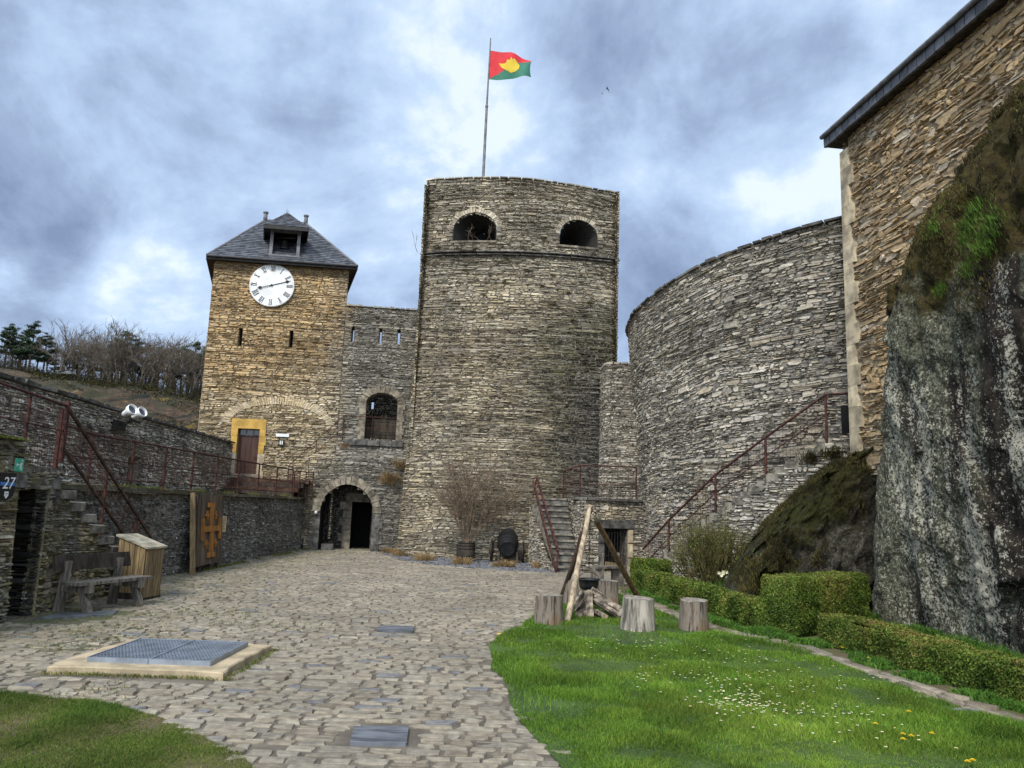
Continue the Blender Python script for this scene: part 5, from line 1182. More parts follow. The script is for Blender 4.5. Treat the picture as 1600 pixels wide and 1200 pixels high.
# platform railing (above the hut), nearer to the camera
HX = -6.62; PZ = 2.40
yy_ = [8.0, 9.7, 10.7, 11.62]
railing('platform_railing', 'rusty mesh railing on top of the stone hut at the left edge', [((HX-.12, y_, PZ-.25 if y_ > 10.5 else PZ-.05), (HX-.12, y_, 3.02+(.05 if y_ > 11 else .0))) for y_ in yy_],
    [[(HX-.12, 8.0, 3.16), (HX-.12, 9.7, 3.12), (HX-.12, 11.62, 3.0)]], [[(HX-.12, 8, 2.72), (HX-.12, 11.62, 2.62)]],
    [((HX-.12, a, PZ-.0 if b < 10.5 else 2.05), (HX-.12, b, PZ-.0 if b < 10.5 else 2.05), (HX-.12, b, 3.02), (HX-.12, a, 3.08), .06, .075) for a, b in zip(yy_[:-1], yy_[1:])], heavy=(3,))
# stair down from the platform with its sloping rail
sy0, sy1, sz0, sz1 = 11.5, 14.7, 1.86, 0.05
stl = thing('stone_stair', 'rough stone stair descending along the low wall behind the bench', 'stair', (-6.95, 13, 0))
ns = 10
for i in range(ns):
    g = MB(); y0 = sy0+(sy1-sy0)*i/ns; z1 = sz0-(sz0-sz1)*(i+.6)/ns; 
    q_ = [((y0, z1-.15), (y0+.36, z1-.15), (y0+.36, z1), (y0, z1))]
    Ss = path_S([(-6.62, 8), (-6.62, 16)]); stone_faces(g, lambda u, v_, d_: Ss(u-8, v_, d_), q_, .05+.03*rng.random(), rng, back=-.68, jit=.10, gap=.003, rings=3)
    g.build('step', M_step, stl)
g = MB(); S_st = path_S([(-6.64, 11.0), (-6.64, 14.9)])
wall_stones(g, S_st, 0, S_st.L, -.05, 1.8, rng, h=.09, l=.24, depth=(0, .05), top=lambda u: sz0-(sz0-sz1)*max(0, u-.5)/(sy1-sy0)-.10, tilt=.02, step=.12); g.build('side_wall', [M_hut, M_joint], stl)
sr = MB(); 
ta, tb = (-6.75, 11.62, 3.0), (-6.9, 15.25, .90); la, lb = (-6.75, 11.7, 2.35), (-6.9, 14.75, .62)
r0 = thing('stair_railing', 'sloping black and rust stair handrail running down behind the wooden bin', 'railing', (-6.8, 13, 0))
g = MB(); g.beam(ta, tb, .045, .045); g.build('handrail', M_polebark, r0); g = MB(); g.beam(la, lb, .04, .04); g.build('mid_rail', M_polebark, r0)
for y_, k in ((13.15, .42), (14.5, .79)):
    tp = np.array(ta)+(np.array(tb)-np.array(ta))*k; g = MB(); g.tube([(tp[0], tp[1], sz0-(sz0-sz1)*(tp[1]-sy0)/(sy1-sy0)-.1), tp], .024, 8); g.build('post', M_rust, r0)
g = MB(); A = np.array(la); B = np.array(lb); s = (np.arange(0, 44)/43)[:, None]; TA, TB = np.array(ta), np.array(tb)
g.prisms(A+(B-A)*s, TA+(TB-TA)*np.clip(s+.03, 0, 1), .0028, .0028, 3); s = (np.arange(0, 7)/6)[:, None]; g.prisms(A+(TA-A)*s, B+(TB-B)*s, .0028, .0028, 3); g.build('wire_mesh', M_rust, r0)

# stone hut with the dark passage
hut = thing('stone_hut', 'low mossy stone hut with a dark narrow passage at the left edge', 'hut', (-7, 9.5, 0))
pas = Hole(2.46, 3.16, -.05, 1.74, 0, 2.0)
S_h = path_S([(-6.42, 8.0), (-6.55, 10.3), (-6.58, 11.25), (-6.66, 11.45), (-7.3, 11.5)])
def S_hut(u, v_, d_): 
    P = S_h(u, v_, d_); P[:, 0] -= .13*(np.asarray(v_, float)-.9)*sstep(2.7, 2.0, np.asarray(u)); return P
g = MB(); wall_stones(g, S_hut, 0, S_h.L, -.05, 2.42, rng, [pas], h=.10, l=.26, hv=.35, depth=(0, .07), tilt=.03, warp=.07, jit=.25, top=lambda u: 2.42 if u < 2.5 else 1.98, step=.15)
reveal(g, S_hut, pas, 1.9, mi=0, close=False)
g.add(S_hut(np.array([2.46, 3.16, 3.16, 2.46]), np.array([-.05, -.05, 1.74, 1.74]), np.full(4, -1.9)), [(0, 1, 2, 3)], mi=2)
# rear inner cheek laid in stone, darkened in colour for the passage shade
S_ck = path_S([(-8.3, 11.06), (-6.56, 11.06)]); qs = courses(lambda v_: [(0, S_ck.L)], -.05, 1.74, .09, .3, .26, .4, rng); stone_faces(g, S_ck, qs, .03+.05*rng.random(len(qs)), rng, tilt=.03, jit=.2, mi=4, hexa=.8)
g.add([(-6.45, 8, 2.42), (-6.62, 10.5, 2.42), (-8.8, 10.5, 2.42), (-8.8, 8, 2.42)], [(0, 1, 2, 3)], mi=3); g.add([(-6.58, 10.45, 1.98), (-6.66, 11.5, 1.98), (-8.8, 11.5, 1.98), (-8.8, 10.45, 1.98)], [(0, 1, 2, 3)], mi=3)
g.add([(-6.62, 10.5, 1.98), (-8.8, 10.5, 1.98), (-8.8, 10.5, 2.42), (-6.62, 10.5, 2.42)], [(0, 1, 2, 3)], mi=0, tint=.3)
g.add([(-6.66, 11.5, 0), (-8.8, 11.5, 0), (-8.8, 11.5, 1.98), (-6.66, 11.5, 1.98)], [(0, 1, 2, 3)], mi=1); wall_stones(g, path_S([(-8.8, 8.0), (-6.46, 8.0)]), 0, 2.34, -.05, 2.42, rng, h=.10, l=.26, depth=(0, .07), tilt=.03)
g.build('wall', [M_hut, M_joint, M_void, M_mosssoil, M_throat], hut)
ln = MB(); stone_faces(ln, S_hut, [((2.30, 1.74), (3.42, 1.74), (3.42, 1.93), (2.30, 1.93))], .08, rng, back=-.6, jit=.08, gap=0, rings=3)
stone_faces(ln, S_hut, [((3.30, 1.55), (3.55, 1.55), (3.55, 1.72), (3.30, 1.72))], .09, rng, back=-.3, jit=.06, gap=0, rings=3); ln.build('lintel', M_darkdress, hut)
gm = MB(); n_ = 2200; P = np.c_[-6.52+rng.normal(0, .06, n_)-.1, rng.uniform(8.3, 10.5, n_), np.full(n_, 2.38)]; blades(gm, P, rng.uniform(.02, .08, n_), .009, rng, lean=1.3, dirs=np.c_[rng.normal(.7, .4, n_), rng.normal(0, .4, n_), np.full(n_, -.5)]); gm.build('moss_top', L_moss, hut)['kind'] = 'stuff'
# signs on the hut
def on_hut(px, py, d_=.10):
    p_ = XP(px, py, -6.5); return p_+np.array([d_, 0, 0])
sx = np.array([0, 1.0, 0]); sx = np.array([.03, .9995, 0]); sz = np.array([0, 0, 1.0]); sn = np.array([.9995, -.03, 0])
c = on_hut(-2, 757); es = thing('number_sign', 'black shield shaped number sign reading 27 on the hut', 'sign', tuple(c))
w_, h_ = .155, .15
sh = [(-w_, h_), (w_, h_), (w_, -h_*.55), (w_*.8, -h_*.95), (w_*.25, -h_*1.28), (0, -h_*1.38), (-w_*.25, -h_*1.28), (-w_*.8, -h_*.95), (-w_, -h_*.55)]
g = MB(); g.extrude([c+sx*a+sz*b for a, b in sh], sn*.012); pl_ = g.build('plate', M_black, es)
g = MB(); g.extrude([c+sn*.0125+sx*a+sz*b for a, b in ((-.15, -.01), (.15, -.01), (.13, .012), (.15, .034), (-.15, .034), (-.13, .012))], sn*.002); g.build('blue_ribbon', M_blue, pl_)
g = MB(); text_mesh(g, '27', .215, c+sn*.016+sz*.015+sx*.01, sx, sz, sn, ext=.0015, shear=.18)
g.build('numerals', M_white, pl_)
g = MB(); g.extrude([c+sn*.0125+sx*a+sz*b for a, b in ((-.038, -.085), (.038, -.085), (.038, -.135), (0, -.178), (-.038, -.135))], sn*.003); g.extrude([c+sn*.016+sx*a+sz*b for a, b in ((-.020, -.105), (.020, -.105), (.020, -.112), (-.020, -.112))], sn*.001, mi=1); g.extrude([c+sn*.016+sx*a+sz*b for a, b in ((-.014, -.125), (.014, -.125), (.014, -.131), (-.014, -.131))], sn*.001, mi=1); g.build('small_shield', [M_white, M_black], pl_)
c = on_hut(18, 726, .10); es = thing('exit_sign', 'small green square sign with white running figure and arrow', 'sign', tuple(c))
g = MB(); g.extrude([c+sx*a+sz*b for a, b in ((-.085, -.085), (.085, -.085), (.085, .085), (-.085, .085))], sn*.006); pl_ = g.build('plate', M_green, es)
g = MB()
def strip(pts, wd):
    for (a, b) in zip(pts[:-1], pts[1:]):
        a, b = np.array(a), np.array(b); d_ = (b-a)/np.linalg.norm(b-a); n_ = np.array((-d_[1], d_[0]))*wd/2
        g.extrude([c+sn*.0065+sx*q_[0]+sz*q_[1] for q_ in (a+n_, b+n_, b-n_, a-n_)], sn*.001)
strip([(.005, .0), (-.055, .0)], .010); strip([(-.052, .022), (-.052, -.022)], .008)
strip([(.038, .035), (.03, -.01)], .022); strip([(.03, -.01), (.05, -.035), (.04, -.068)], .012); strip([(.028, -.01), (.012, -.035), (.022, -.055)], .012); strip([(.038, .03), (.015, .015), (.012, -.002)], .009); strip([(.04, .03), (.06, .012)], .009)
g.extrude([c+sn*.0065+sx*(.042+.011*math.cos(i*.6283))+sz*(.058+.011*math.sin(i*.6283)) for i in range(10)], sn*.001); g.build('pictogram', M_white, pl_)
# floodlights on the parapet
fl0 = thing('floodlights', 'pair of white floodlights on a steel bracket on the parapet wall', 'lamp', (-9.2, 18.0, 3.5))
pc = np.array((-9.15, 18.0, 3.52))
g = MB(); g.box(pc+np.array([.0, -.05, -.22]), (.05, .55, .22)); g.beam(pc+np.array([0, 0, -.2]), pc+np.array([.3, 0, -.08]), .05, .05); g.box(pc+np.array([.3, -.0, -.10]), (.06, .6, .05)); g.build('bracket', M_iron, fl0)
for dy, tl in ((-.22, .5), (.26, .3)):
    Mx = Matrix.Translation(Vector(pc+np.array([.28, dy, .10]))) @ Matrix.Rotation(R(62), 4, Vector((.25, 1, 0))) @ Matrix.Rotation(R(20*tl), 4, 'X')
    Mx = Mx @ Matrix.Scale(.72, 4); g = MB(); g.lathe([(0, -.26), (.085, -.26), (.105, -.22), (.12, -.05), (.175, .05), (.18, .18), (.165, .18), (.14, .06), (0, .04)], 20, Mx); lo = g.build('lamp_head', M_white, fl0)
    g = MB(); g.lathe([(0, .10), (.15, .10)], 20, Mx); g.build('lens', M_glassdark, lo)
# plates by the tower door
g = MB(); fbox(g, -8.50, -8.04, 3.98, 4.09, .075, .095); tag(g.build('white_sign', M_white), 'small white horizontal plate on the tower wall right of the yellow door', 'sign')
c = Sf(-8.29, 3.76, .08); g = MB(); ex = tf; es = thing('shield_sign', 'small black and white shield plaque below the white plate', 'sign', tuple(c))
g.extrude([c+ex*a+sz*b for a, b in ((-.10, .10), (.10, .10), (.10, -.04), (0, -.15), (-.10, -.04))], nf*.012); pl_ = g.build('plate', M_black, es)
g = MB(); 
for a, b in ((-.055, -.02), (.012, .05)): g.extrude([c+nf*.0125+ex*a+sz*.075, c+nf*.0125+ex*b+sz*.075, c+nf*.0125+ex*b+sz*-.07, c+nf*.0125+ex*a+sz*-.05], nf*.003)
g.build('stripes', M_white, pl_)
# steps by the tower door and along the wall up to the balcony ledge
ds_ = thing('door_steps', 'brown timber steps leading up to the tower door', 'steps', (-9.3, 27.2, TZ_))
for k in range(4): g = MB(); fbox(g, -10.0, -7.6+.15*k, TZ_+.148*k, TZ_+.148*(k+1)-.01, -.02, 1.30-.28*k, tint=rng.random()); g.build('step', M_polebark if k % 2 else M_wooddark, ds_)
a, b = Sf(-7.95, 2.95, .14), Sf(-6.15, 4.86, .14)
railing('ledge_railing', 'thin rusty handrail climbing from the tower door to the balcony', [(a-np.array([0, 0, 1.0]), a), ((a+b)/2-np.array([0, 0, .95]), (a+b)/2), (b-np.array([0, 0, .9]), b)], [[a, b]], [[a-np.array([0, 0, .45]), b-np.array([0, 0, .45])]], [], rp=.016)

# ================================================================== BENCH, BIN, PANEL
bn = thing('park_bench', 'weathered dark plank bench in front of the hut', 'bench', (-6.25, 12.0, 0))
bo = np.array((-6.42, 11.42, 0)); ba = np.array((.30, .954, 0)); bb_ = np.array((.954, -.30, 0)); L_ = 1.26
Bp = lambda a, b, z_: bo+ba*a+bb_*b+np.array([0, 0, z_])
g = MB(); 
def obox(mb, a0, a1, b0, b1, z0, z1, dz=0, mi=0, tint=.5, db=0):
    P = [Bp(a, b+(db if z_ == z1 else 0), z_+(dz if b == b1 else 0)) for z_ in (z0, z1) for (a, b) in ((a0, b0), (a1, b0), (a1, b1), (a0, b1))]
    mb.add(P, [(3, 2, 1, 0), (4, 5, 6, 7), (0, 1, 5, 4), (1, 2, 6, 5), (2, 3, 7, 6), (3, 0, 4, 7)], mi=mi, tint=tint)
obox(g, -.08, L_+.08, .12, .285, .40, .445, tint=.4); obox(g, -.08, L_+.08, .29, .455, .402, .447, tint=.7); g.build('seat', M_woodgrey, bn)
g = MB(); obox(g, -.08, L_+.08, -.05, -.005, .58, .80, db=-.05, tint=.3); g.build('backrest', M_wooddark, bn)
for a in (.12, L_-.16):
    for (b0, b1, bt0, bt1, z1) in ((-.02, .10, -.10, -.01, .72), (.30, .42, .26, .36, .36)):
        g = MB(); P = [Bp(a+i*.045, b, z_) for z_, (q0, q1) in ((0, (b0-(.12 if z1 > .5 else -.10), b1-(.12 if z1 > .5 else -.10))), (z1, (bt0+.06 if z1 > .5 else bt0, bt1+.04 if z1 > .5 else bt1))) for (i, b) in ((-1, q0), (1, q0), (1, q1), (-1, q1))]
        g.add(P, [(3, 2, 1, 0), (4, 5, 6, 7), (0, 1, 5, 4), (1, 2, 6, 5), (2, 3, 7, 6), (3, 0, 4, 7)], tint=rng.random()); g.build('leg', M_woodgrey, bn)
    g = MB(); obox(g, a-.05, a+.05, -.02, .47, .29, .40, tint=.9); g.build('cross_rail', M_woodgrey, bn)
wbn = thing('waste_bin', 'tan slatted timber waste bin with pale sloping lid beside the bench', 'bin', (-6.1, 13.2, 0))
c0 = np.array((-5.93, 12.98, 0)); la_ = np.array((-.98, .16, 0)); lb_ = np.array((.16, .98, 0)); la_ = la_/np.linalg.norm(la_); lb_ = lb_/np.linalg.norm(lb_); WA, WB = .50, .46
# c0: corner nearest the camera; la_ runs left along one face, lb_ away along the other
topz = lambda a, b: .84+.16*a/WA
def slat(mb, f0, dir_, L, nrm_, other, tint):
    pass
for nm_, org, dr, nn, cnt, fa_ in (('front', c0, la_, -lb_, 5, lambda s: topz(s*WA, 0)), ('right', c0, lb_, -la_, 6, lambda s: topz(0, 0)), ('left', c0+la_*WA, lb_, la_, 5, lambda s: topz(WA, 0)), ('back', c0+lb_*WB, la_, lb_, 5, lambda s: topz(s*WA, 0))):
    Ln = WA if dr is la_ else WB; g = MB()
    for k in range(cnt):
        a, b = k/cnt+.012, (k+1)/cnt-.012; p0, p1 = org+dr*Ln*a, org+dr*Ln*b; h0, h1 = fa_(a), fa_(b)
        P = [p0+nn*.0, p1+nn*.0, p1+nn*.022, p0+nn*.022]; V = [q_+np.array([0, 0, .05]) for q_ in P]+[P[0]+np.array([0, 0, h0]), P[1]+np.array([0, 0, h1]), P[2]+np.array([0, 0, h1]), P[3]+np.array([0, 0, h0])]
        g.add(V, [(3, 2, 1, 0), (4, 5, 6, 7), (0, 1, 5, 4), (1, 2, 6, 5), (2, 3, 7, 6), (3, 0, 4, 7)], tint=rng.random())
    g.build('slat_panel', M_woodbin, wbn)
g = MB(); ov_ = .05
for k in range(4):
    a0, a1 = -ov_+(WA+2*ov_)*k/4+.004, -ov_+(WA+2*ov_)*(k+1)/4-.004
    P = [c0+la_*a+lb_*b+np.array([0, 0, topz(a, 0)+z_]) for z_ in (.008, .038) for (a, b) in ((a0, -ov_), (a1, -ov_), (a1, WB+ov_), (a0, WB+ov_))]
    g.add(P, [(3, 2, 1, 0), (4, 5, 6, 7), (0, 1, 5, 4), (1, 2, 6, 5), (2, 3, 7, 6), (3, 0, 4, 7)], tint=rng.random())
g.build('lid', M_woodlid, wbn)
g = MB(); P = [c0+la_*a+lb_*b+np.array([0, 0, z_]) for z_ in (0, .12) for (a, b) in ((-.012, -.028), (WA+.012, -.028), (WA+.012, WB+.028), (-.012, WB+.028))]; g.add(P, [(3, 2, 1, 0), (4, 5, 6, 7), (0, 1, 5, 4), (1, 2, 6, 5), (2, 3, 7, 6), (3, 0, 4, 7)]); g.build('base', M_wooddark, wbn)
g = MB(); P = [c0+la_*a+lb_*b+np.array([0, 0, z_]) for z_ in (.1, .80) for (a, b) in ((.01, .01), (WA-.01, .01), (WA-.01, WB-.01), (.01, WB-.01))]; g.add(P, [(3, 2, 1, 0), (4, 5, 6, 7), (0, 1, 5, 4), (1, 2, 6, 5), (2, 3, 7, 6), (3, 0, 4, 7)]); g.build('liner', M_void, wbn)
# wooden panel with cross
pn = thing('cross_panel', 'dark plank panel with an orange wooden cross leaning on the low wall', 'panel', (-7.05, 18.5, 0))
pa, pb = np.array((-6.98, 17.72, .16)), np.array((-7.06, 19.50, .16)); pu = np.array((-.12, 0, 1.60)); pd = (pb-pa); pd_ = pd/np.linalg.norm(pd); pu_ = pu/np.linalg.norm(pu); pnn = np.cross(pd_, pu_)
if pnn[0] < 0: pnn = -pnn
PL = np.linalg.norm(pd); PH = np.linalg.norm(pu)
def pbx(mb, a0, a1, b0, b1, d0, d1, mi=0, tint=.5):
    P = [pa+pd_*a+pu_*b+pnn*d_ for d_ in (d0, d1) for (a, b) in ((a0, b0), (a1, b0), (a1, b1), (a0, b1))]
    mb.add(P, [(4, 5, 6, 7), (3, 2, 1, 0), (0, 1, 5, 4), (1, 2, 6, 5), (2, 3, 7, 6), (3, 0, 4, 7)], mi=mi, tint=tint)
g = MB(); npl = 7
for k in range(npl): pbx(g, PL*k/npl+.004, PL*(k+1)/npl-.004, 0+rng.uniform(-.01, .01), PH, 0, .035, tint=rng.random())
board = g.build('plank_board', M_panel, pn)
g = MB(); cx, cy = PL*.50, PH*.51; d0, d1 = .04, .085
for (a0, a1, b0, b1) in ((-.085, .085, -.56, .56), (-.56, .56, -.065, .065), (-.24, .24, .50, .61), (-.22, .22, -.66, -.55), (-.66, -.53, -.25, .25), (.53, .66, -.25, .25)): pbx(g, cx+a0, cx+a1, cy+b0, cy+b1, d0+.001*abs(a0), d1+.003*abs(b0))
for (a, b) in ((-.30, .32), (.30, .32), (-.32, -.34), (.32, -.34)):
    pbx(g, cx+a-.03, cx+a+.03, cy+b-.10, cy+b+.10, d0, d1-.012); pbx(g, cx+a-.09, cx+a+.09, cy+b-.028, cy+b+.028, d0, d1-.006)
g.build('wooden_cross', M_woodorange, board)
g = MB(); g.beam((-6.92, 17.50, 0), (-7.16, 17.66, 1.80), .07, .10); g.build('side_post', M_woodbin, pn)
for a in (.35, PL-.25): g = MB(); pbx(g, a, a+.10, -.16, .3, -.05, -.005); g.build('foot', M_wooddark, pn)
nc = XP(347, 819, -7.22); g = MB(); g.extrude([nc+np.array([0, a, b]) for a, b in ((-.26, -.20), (.26, -.20), (.26, .20), (-.26, .20))], (.015, 0, 0))
for k in range(7): g.extrude([nc+np.array([.0152, a, .13-.04*k+b]) for a, b in ((-.2, -.004), (.2-.05*(k % 3), -.004), (.2-.05*(k % 3), .004), (-.2, .004))], (.001, 0, 0), mi=1)
tag(g.build('info_board', [M_paper, M_wooddark]), 'small beige information card fixed on the low wall beside the cross panel', 'sign')

# ================================================================== TRIPOD, CAULDRON, STUMPS, LOGS
tp = thing('pole_tripod', 'rustic wooden pole tripod lashed at the top on the lawn', 'tripod', (1.5, 13.5, 0))
apex = YP(922, 800, 13.6); f1, f2, f3 = GP(886, 972), GP(878, 938), GP(1000, 938)
f2 = np.array((1.02, 14.6, 0)); 
for nm_, f_, mt_, r0_, ofs in (('pole', f1, M_woodpole, .052, (-.03, -.05, .10)), ('pole', f2, M_polebark, .048, (.0, .05, .06)), ('pole', f3, M_poletan, .058, (.01, .0, .06))):
    g = MB(); e_ = apex+(apex-f_)/np.linalg.norm(apex-f_)*.06+np.array(ofs)*.6; k = 9; P = np.array([f_+(e_-f_)*i/k for i in range(k+1)]); P += .014*fbm(P*1.7+ofs[0]*50, 2, 9)[:, None]*np.array([1, .4, 0]); g.tube(P, np.linspace(r0_, r0_*.82, k+1)*(1+.08*fnoise(P*4.1, 3)), 10); g.build(nm_, mt_, tp)
g = MB()
for k in range(5): 
    th = np.linspace(0, 2*math.pi, 17); g.tube(np.c_[apex[0]+.085*np.cos(th), apex[1]+.085*np.sin(th), apex[2]-.04-.024*k+.02*np.sin(th+k)], .013, 6, cap=False)
for sgn in (-1, 1): g.tube([apex+np.array([sgn*.05, -.08, -.16]), apex+np.array([-sgn*.05, -.09, .0])], .013, 6)
ed = (f3-apex)/np.linalg.norm(f3-apex); Mx = Matrix.Translation(Vector(apex+ed*.10+np.array([.02, 0, .02]))) @ Vector(ed).to_track_quat('Z', 'Y').to_matrix().to_4x4(); g.lathe([(.066, 0), (.070, .01), (.070, .15), (.066, .16)], 14, Mx)
g.build('rope_lashing', M_rope, tp)
ch = MB(); zc = apex[2]-.12; x0, y0 = apex[0]+.0, apex[1]+.02; k = 0
while zc > .66:
    th = np.linspace(0, 2*math.pi, 9); a, b = (1, 0) if k % 2 else (0, 1); ch.tube(np.c_[x0+.014*np.cos(th)*a, y0+.014*np.cos(th)*b, zc+.026*np.sin(th)], .0052, 5, cap=False); zc -= .040; k += 1
ch.build('chain', M_chain, tp)
cdn = thing('cauldron', 'black cast iron cauldron hanging on the chain under the tripod', 'cauldron', (x0, y0, .36))
g = MB(); g.lathe([(0, .0), (.11, .004), (.150, .03), (.168, .09), (.176, .165), (.198, .175), (.200, .192), (.172, .194), (.165, .18), (.15, .06), (0, .03)], 28, Matrix.Translation((x0, y0, .36))); g.build('pot', M_castiron, cdn)
g = MB(); th = np.linspace(0, math.pi, 15); g.tube(np.c_[x0+.178*np.cos(th), y0+0*th, .54+.12*np.sin(th)], .007, 6); g.build('bail_handle', M_iron, cdn)
def stump(px, py, r_, h_, label, seed, lean=0., m_=None):
    b = GP(px, py); r0 = thing('tree_stump', label, 'stump', (b[0], b[1]+r_*.9, 0), 'log stumps used as seats'); n_ = 48; rs = np.random.default_rng(seed); g = MB()
    an = np.arange(n_)*2*math.pi/n_; zs = np.array([0, .02, .08, .16, .25, .34, .42, .45])/.45*h_; V = []
    for z_ in zs:
        p_ = np.c_[np.cos(an)*1.5, np.sin(an)*1.5, np.full(n_, z_*1.2)+seed*3.3]; fl_ = 1+.10*(1-z_/h_)**2*1.0-.035*(z_/h_)+.085*fbm(p_, 3, seed)+.030*np.abs(fbm(np.c_[np.cos(an)*5, np.sin(an)*5, np.full(n_, z_*.9+seed)], 3, seed+5))*-1.5
        top_ = .012*np.cos(an+seed) if z_ > .9*h_ else np.zeros(n_)
        V.append(np.c_[b[0]+r_*fl_*np.cos(an)+lean*z_, b[1]+r_*.9+r_*fl_*np.sin(an), z_+top_])
    V = np.array(V); g.grid(np.concatenate([V, V[:, :1]], 1)[::-1].transpose(0, 1, 2), smooth=True); g.build('bark', m_ or M_stump, r0)
    g = MB(); top = V[-1]; c_ = top.mean(0); k = 6; rings = np.array([c_+(top-c_)*s for s in np.linspace(1.0, .05, k)]); rings[1:, :, 2] += .006; g.grid(np.concatenate([rings, rings[:, :1]], 1)[::-1], smooth=False); g.build('cut_top', M_stumptop, r0)
m_, t = newmat('stump_grain'); p = t.scale(t.objc(), (7, 7, .9)); n_ = t.noise(p, 2.6, 6, .65); c = t.ramp(n_, [(.30, (.028, .022, .017)), (.42, (.11, .085, .063)), (.52, (.215, .178, .14)), (.61, (.15, .13, .112)), (.72, (.31, .27, .22))])
c = t.mix(t.mr(t.noise(t.objc(), 3.2, 4), .52, .66, 0, .75), c, (.19, .115, .065)); c = t.mix(t.mr(t.noise(t.scale(t.objc(), (14, 14, .8)), 2, 4, .6), .56, .62, 0, .9), c, (.03, .025, .02))
t.put(t.bsdf.inputs['Base Color'], c); t.bsdf.inputs['Roughness'].default_value = .85; t.put(t.bsdf.inputs['Normal'], t.bump(n_, .9, .03)); M_stump = m_
M_stumptop = mat('stump_cut_top', (.27, .24, .20), .85, sc=12, var=.4, bump=.5, bsc=20)
M_stumppale = mat('pale_stump_wood', (.36, .325, .275), .85, sc=2.5, var=.5, stretch=(5, 5, .7), bump=.7, bsc=10, bdist=.03)
stump(858, 978, .215, .42, 'brown barky log stump at the left pole foot', 1); stump(903, 948, .235, .44, 'log stump behind the tripod, left of the cauldron', 2); stump(951, 948, .215, .45, 'log stump right behind the hanging cauldron', 3)
stump(1000, 988, .240, .46, 'broad pale cracked log stump in front of the tripod', 4, m_=M_stumppale); stump(1089, 988, .215, .44, 'grey log stump standing alone nearest the hedge', 5)
m_log = mat('split_firewood', (.21, .175, .135), .85, sc=5, var=.5, stretch=(2, 2, 2), bump=.6, bsc=18, tintv=.65); 
fw = [((1.02, 12.95, .03), (1.30, 13.22, .34), .11, 'bark covered split log leaning in from the left of the firewood pile'), ((1.16, 12.72, .05), (1.40, 12.98, .13), .12, 'pale split log lying low at the front left of the firewood pile'), ((1.37, 12.68, .02), (1.38, 12.98, .40), .125, 'upright pale split log leaning at the front of the firewood pile'),
      ((1.84, 12.66, .05), (1.46, 12.98, .27), .105, 'long split log pointing to the front right of the firewood pile'), ((1.97, 12.98, .08), (1.50, 13.12, .33), .10, 'upper split log sloping down to the right of the pile'), ((1.93, 13.22, .10), (1.45, 13.2, .42), .09, 'dark split log at the top back of the firewood pile'),
      ((1.58, 12.62, .05), (1.50, 12.98, .08), .11, 'short split log end showing low in the middle of the pile'), ((1.20, 13.30, .05), (1.50, 13.16, .36), .11, 'weathered split log at the back left of the pile'), ((2.02, 12.80, .04), (1.66, 13.0, .12), .09, 'thin split log lying flat at the right of the pile')]
for (a, b, wd, lab) in fw:
    a = np.array(a, float)+np.array((.02, 0, 0)); b = np.array(b, float); d_ = b-a; L = np.linalg.norm(d_); g = MB(); ph = rng.uniform(0, 6.28); sec = np.array([(-.5, -.30), (.05, -.42), (.52, -.22), (.30, .30), (-.05, .50), (-.38, .22)]); sec = sec @ np.array([(math.cos(ph), -math.sin(ph)), (math.sin(ph), math.cos(ph))])
    Mx = Vector(d_).to_track_quat('X', 'Z').to_matrix(); x_, y_, z_ = (np.array(Mx.col[i]) for i in range(3)); k = 4; V = []
    for i in range(k+1):
        for (p_, q_) in sec*(1+.05*rng.normal(size=(6, 2))): V.append(x_*L*(i/k-.5)+(y_*p_+z_*q_)*wd)
    V = np.array(V); g.add(V, [(i*6+j_, i*6+(j_+1) % 6, (i+1)*6+(j_+1) % 6, (i+1)*6+j_) for i in range(k) for j_ in range(6)], tint=np.tile(rng.random(6), k)); g.poly(V[:6], mi=1); g.poly(V[-6:], mi=1)
    o = g.build('split_log', [m_log, M_woodpole]); o.location = (a+b)/2; tag(o, lab, 'log', 'firewood under the tripod')

# ================================================================== BARREL POT + SHRUB, BARREL CART
def barrel(mb_w, mb_h, M, L, r0_, r1_, staves=18, open_top=False):
    k = 11; n_ = staves*4; prof = [(r0_+(r1_-r0_)*math.sin(math.pi*i/(k-1)), L*i/(k-1)) for i in range(k)]
    V = []
    for r_, z_ in prof:
        for j in range(n_): a = 2*math.pi*j/n_; rr_ = r_*(1-.022*(j % 4 == 0)); V.append((rr_*math.cos(a), rr_*math.sin(a), z_))
    A = np.array(M.to_3x3()); T_ = np.array(M.translation); V = np.array(V) @ A.T + T_
    mb_w.add(V, [(i*n_+j, i*n_+(j+1) % n_, (i+1)*n_+(j+1) % n_, (i+1)*n_+j) for i in range(k-1) for j in range(n_)], tint=np.tile(np.repeat(rng.random(staves), 4), k-1))
    for f_, d_ in ((0, .03), (1, L-.05 if open_top else L-.03)): mb_w.lathe([(0, d_), (r0_*.98, d_)], 24, M, mi=1)
    for f_ in (.04, .17, .32, .68, .83, .96):
        r_ = r0_+(r1_-r0_)*math.sin(math.pi*f_)+.008; mb_h.lathe([(r_-.01, L*f_-.022), (r_, L*f_-.022), (r_, L*f_+.022), (r_-.01, L*f_+.022)], 32, M)
pb_ = thing('barrel_planter', 'dark hooped half barrel holding the bare shrub by the tower', 'planter', (-1.27, 24.85, 0))
w1, h1 = MB(), MB(); barrel(w1, h1, Matrix.Translation((-1.27, 24.85, 0)), .60, .265, .30, open_top=True); w1.build('staves', [M_wooddark, M_earth], pb_); h1.build('hoops', M_iron, pb_)
sh_ = thing('potted_shrub', 'large bare twiggy shrub growing from the barrel', 'shrub', (-1.27, 24.85, .55))
out_ = []; r2 = np.random.default_rng(5)
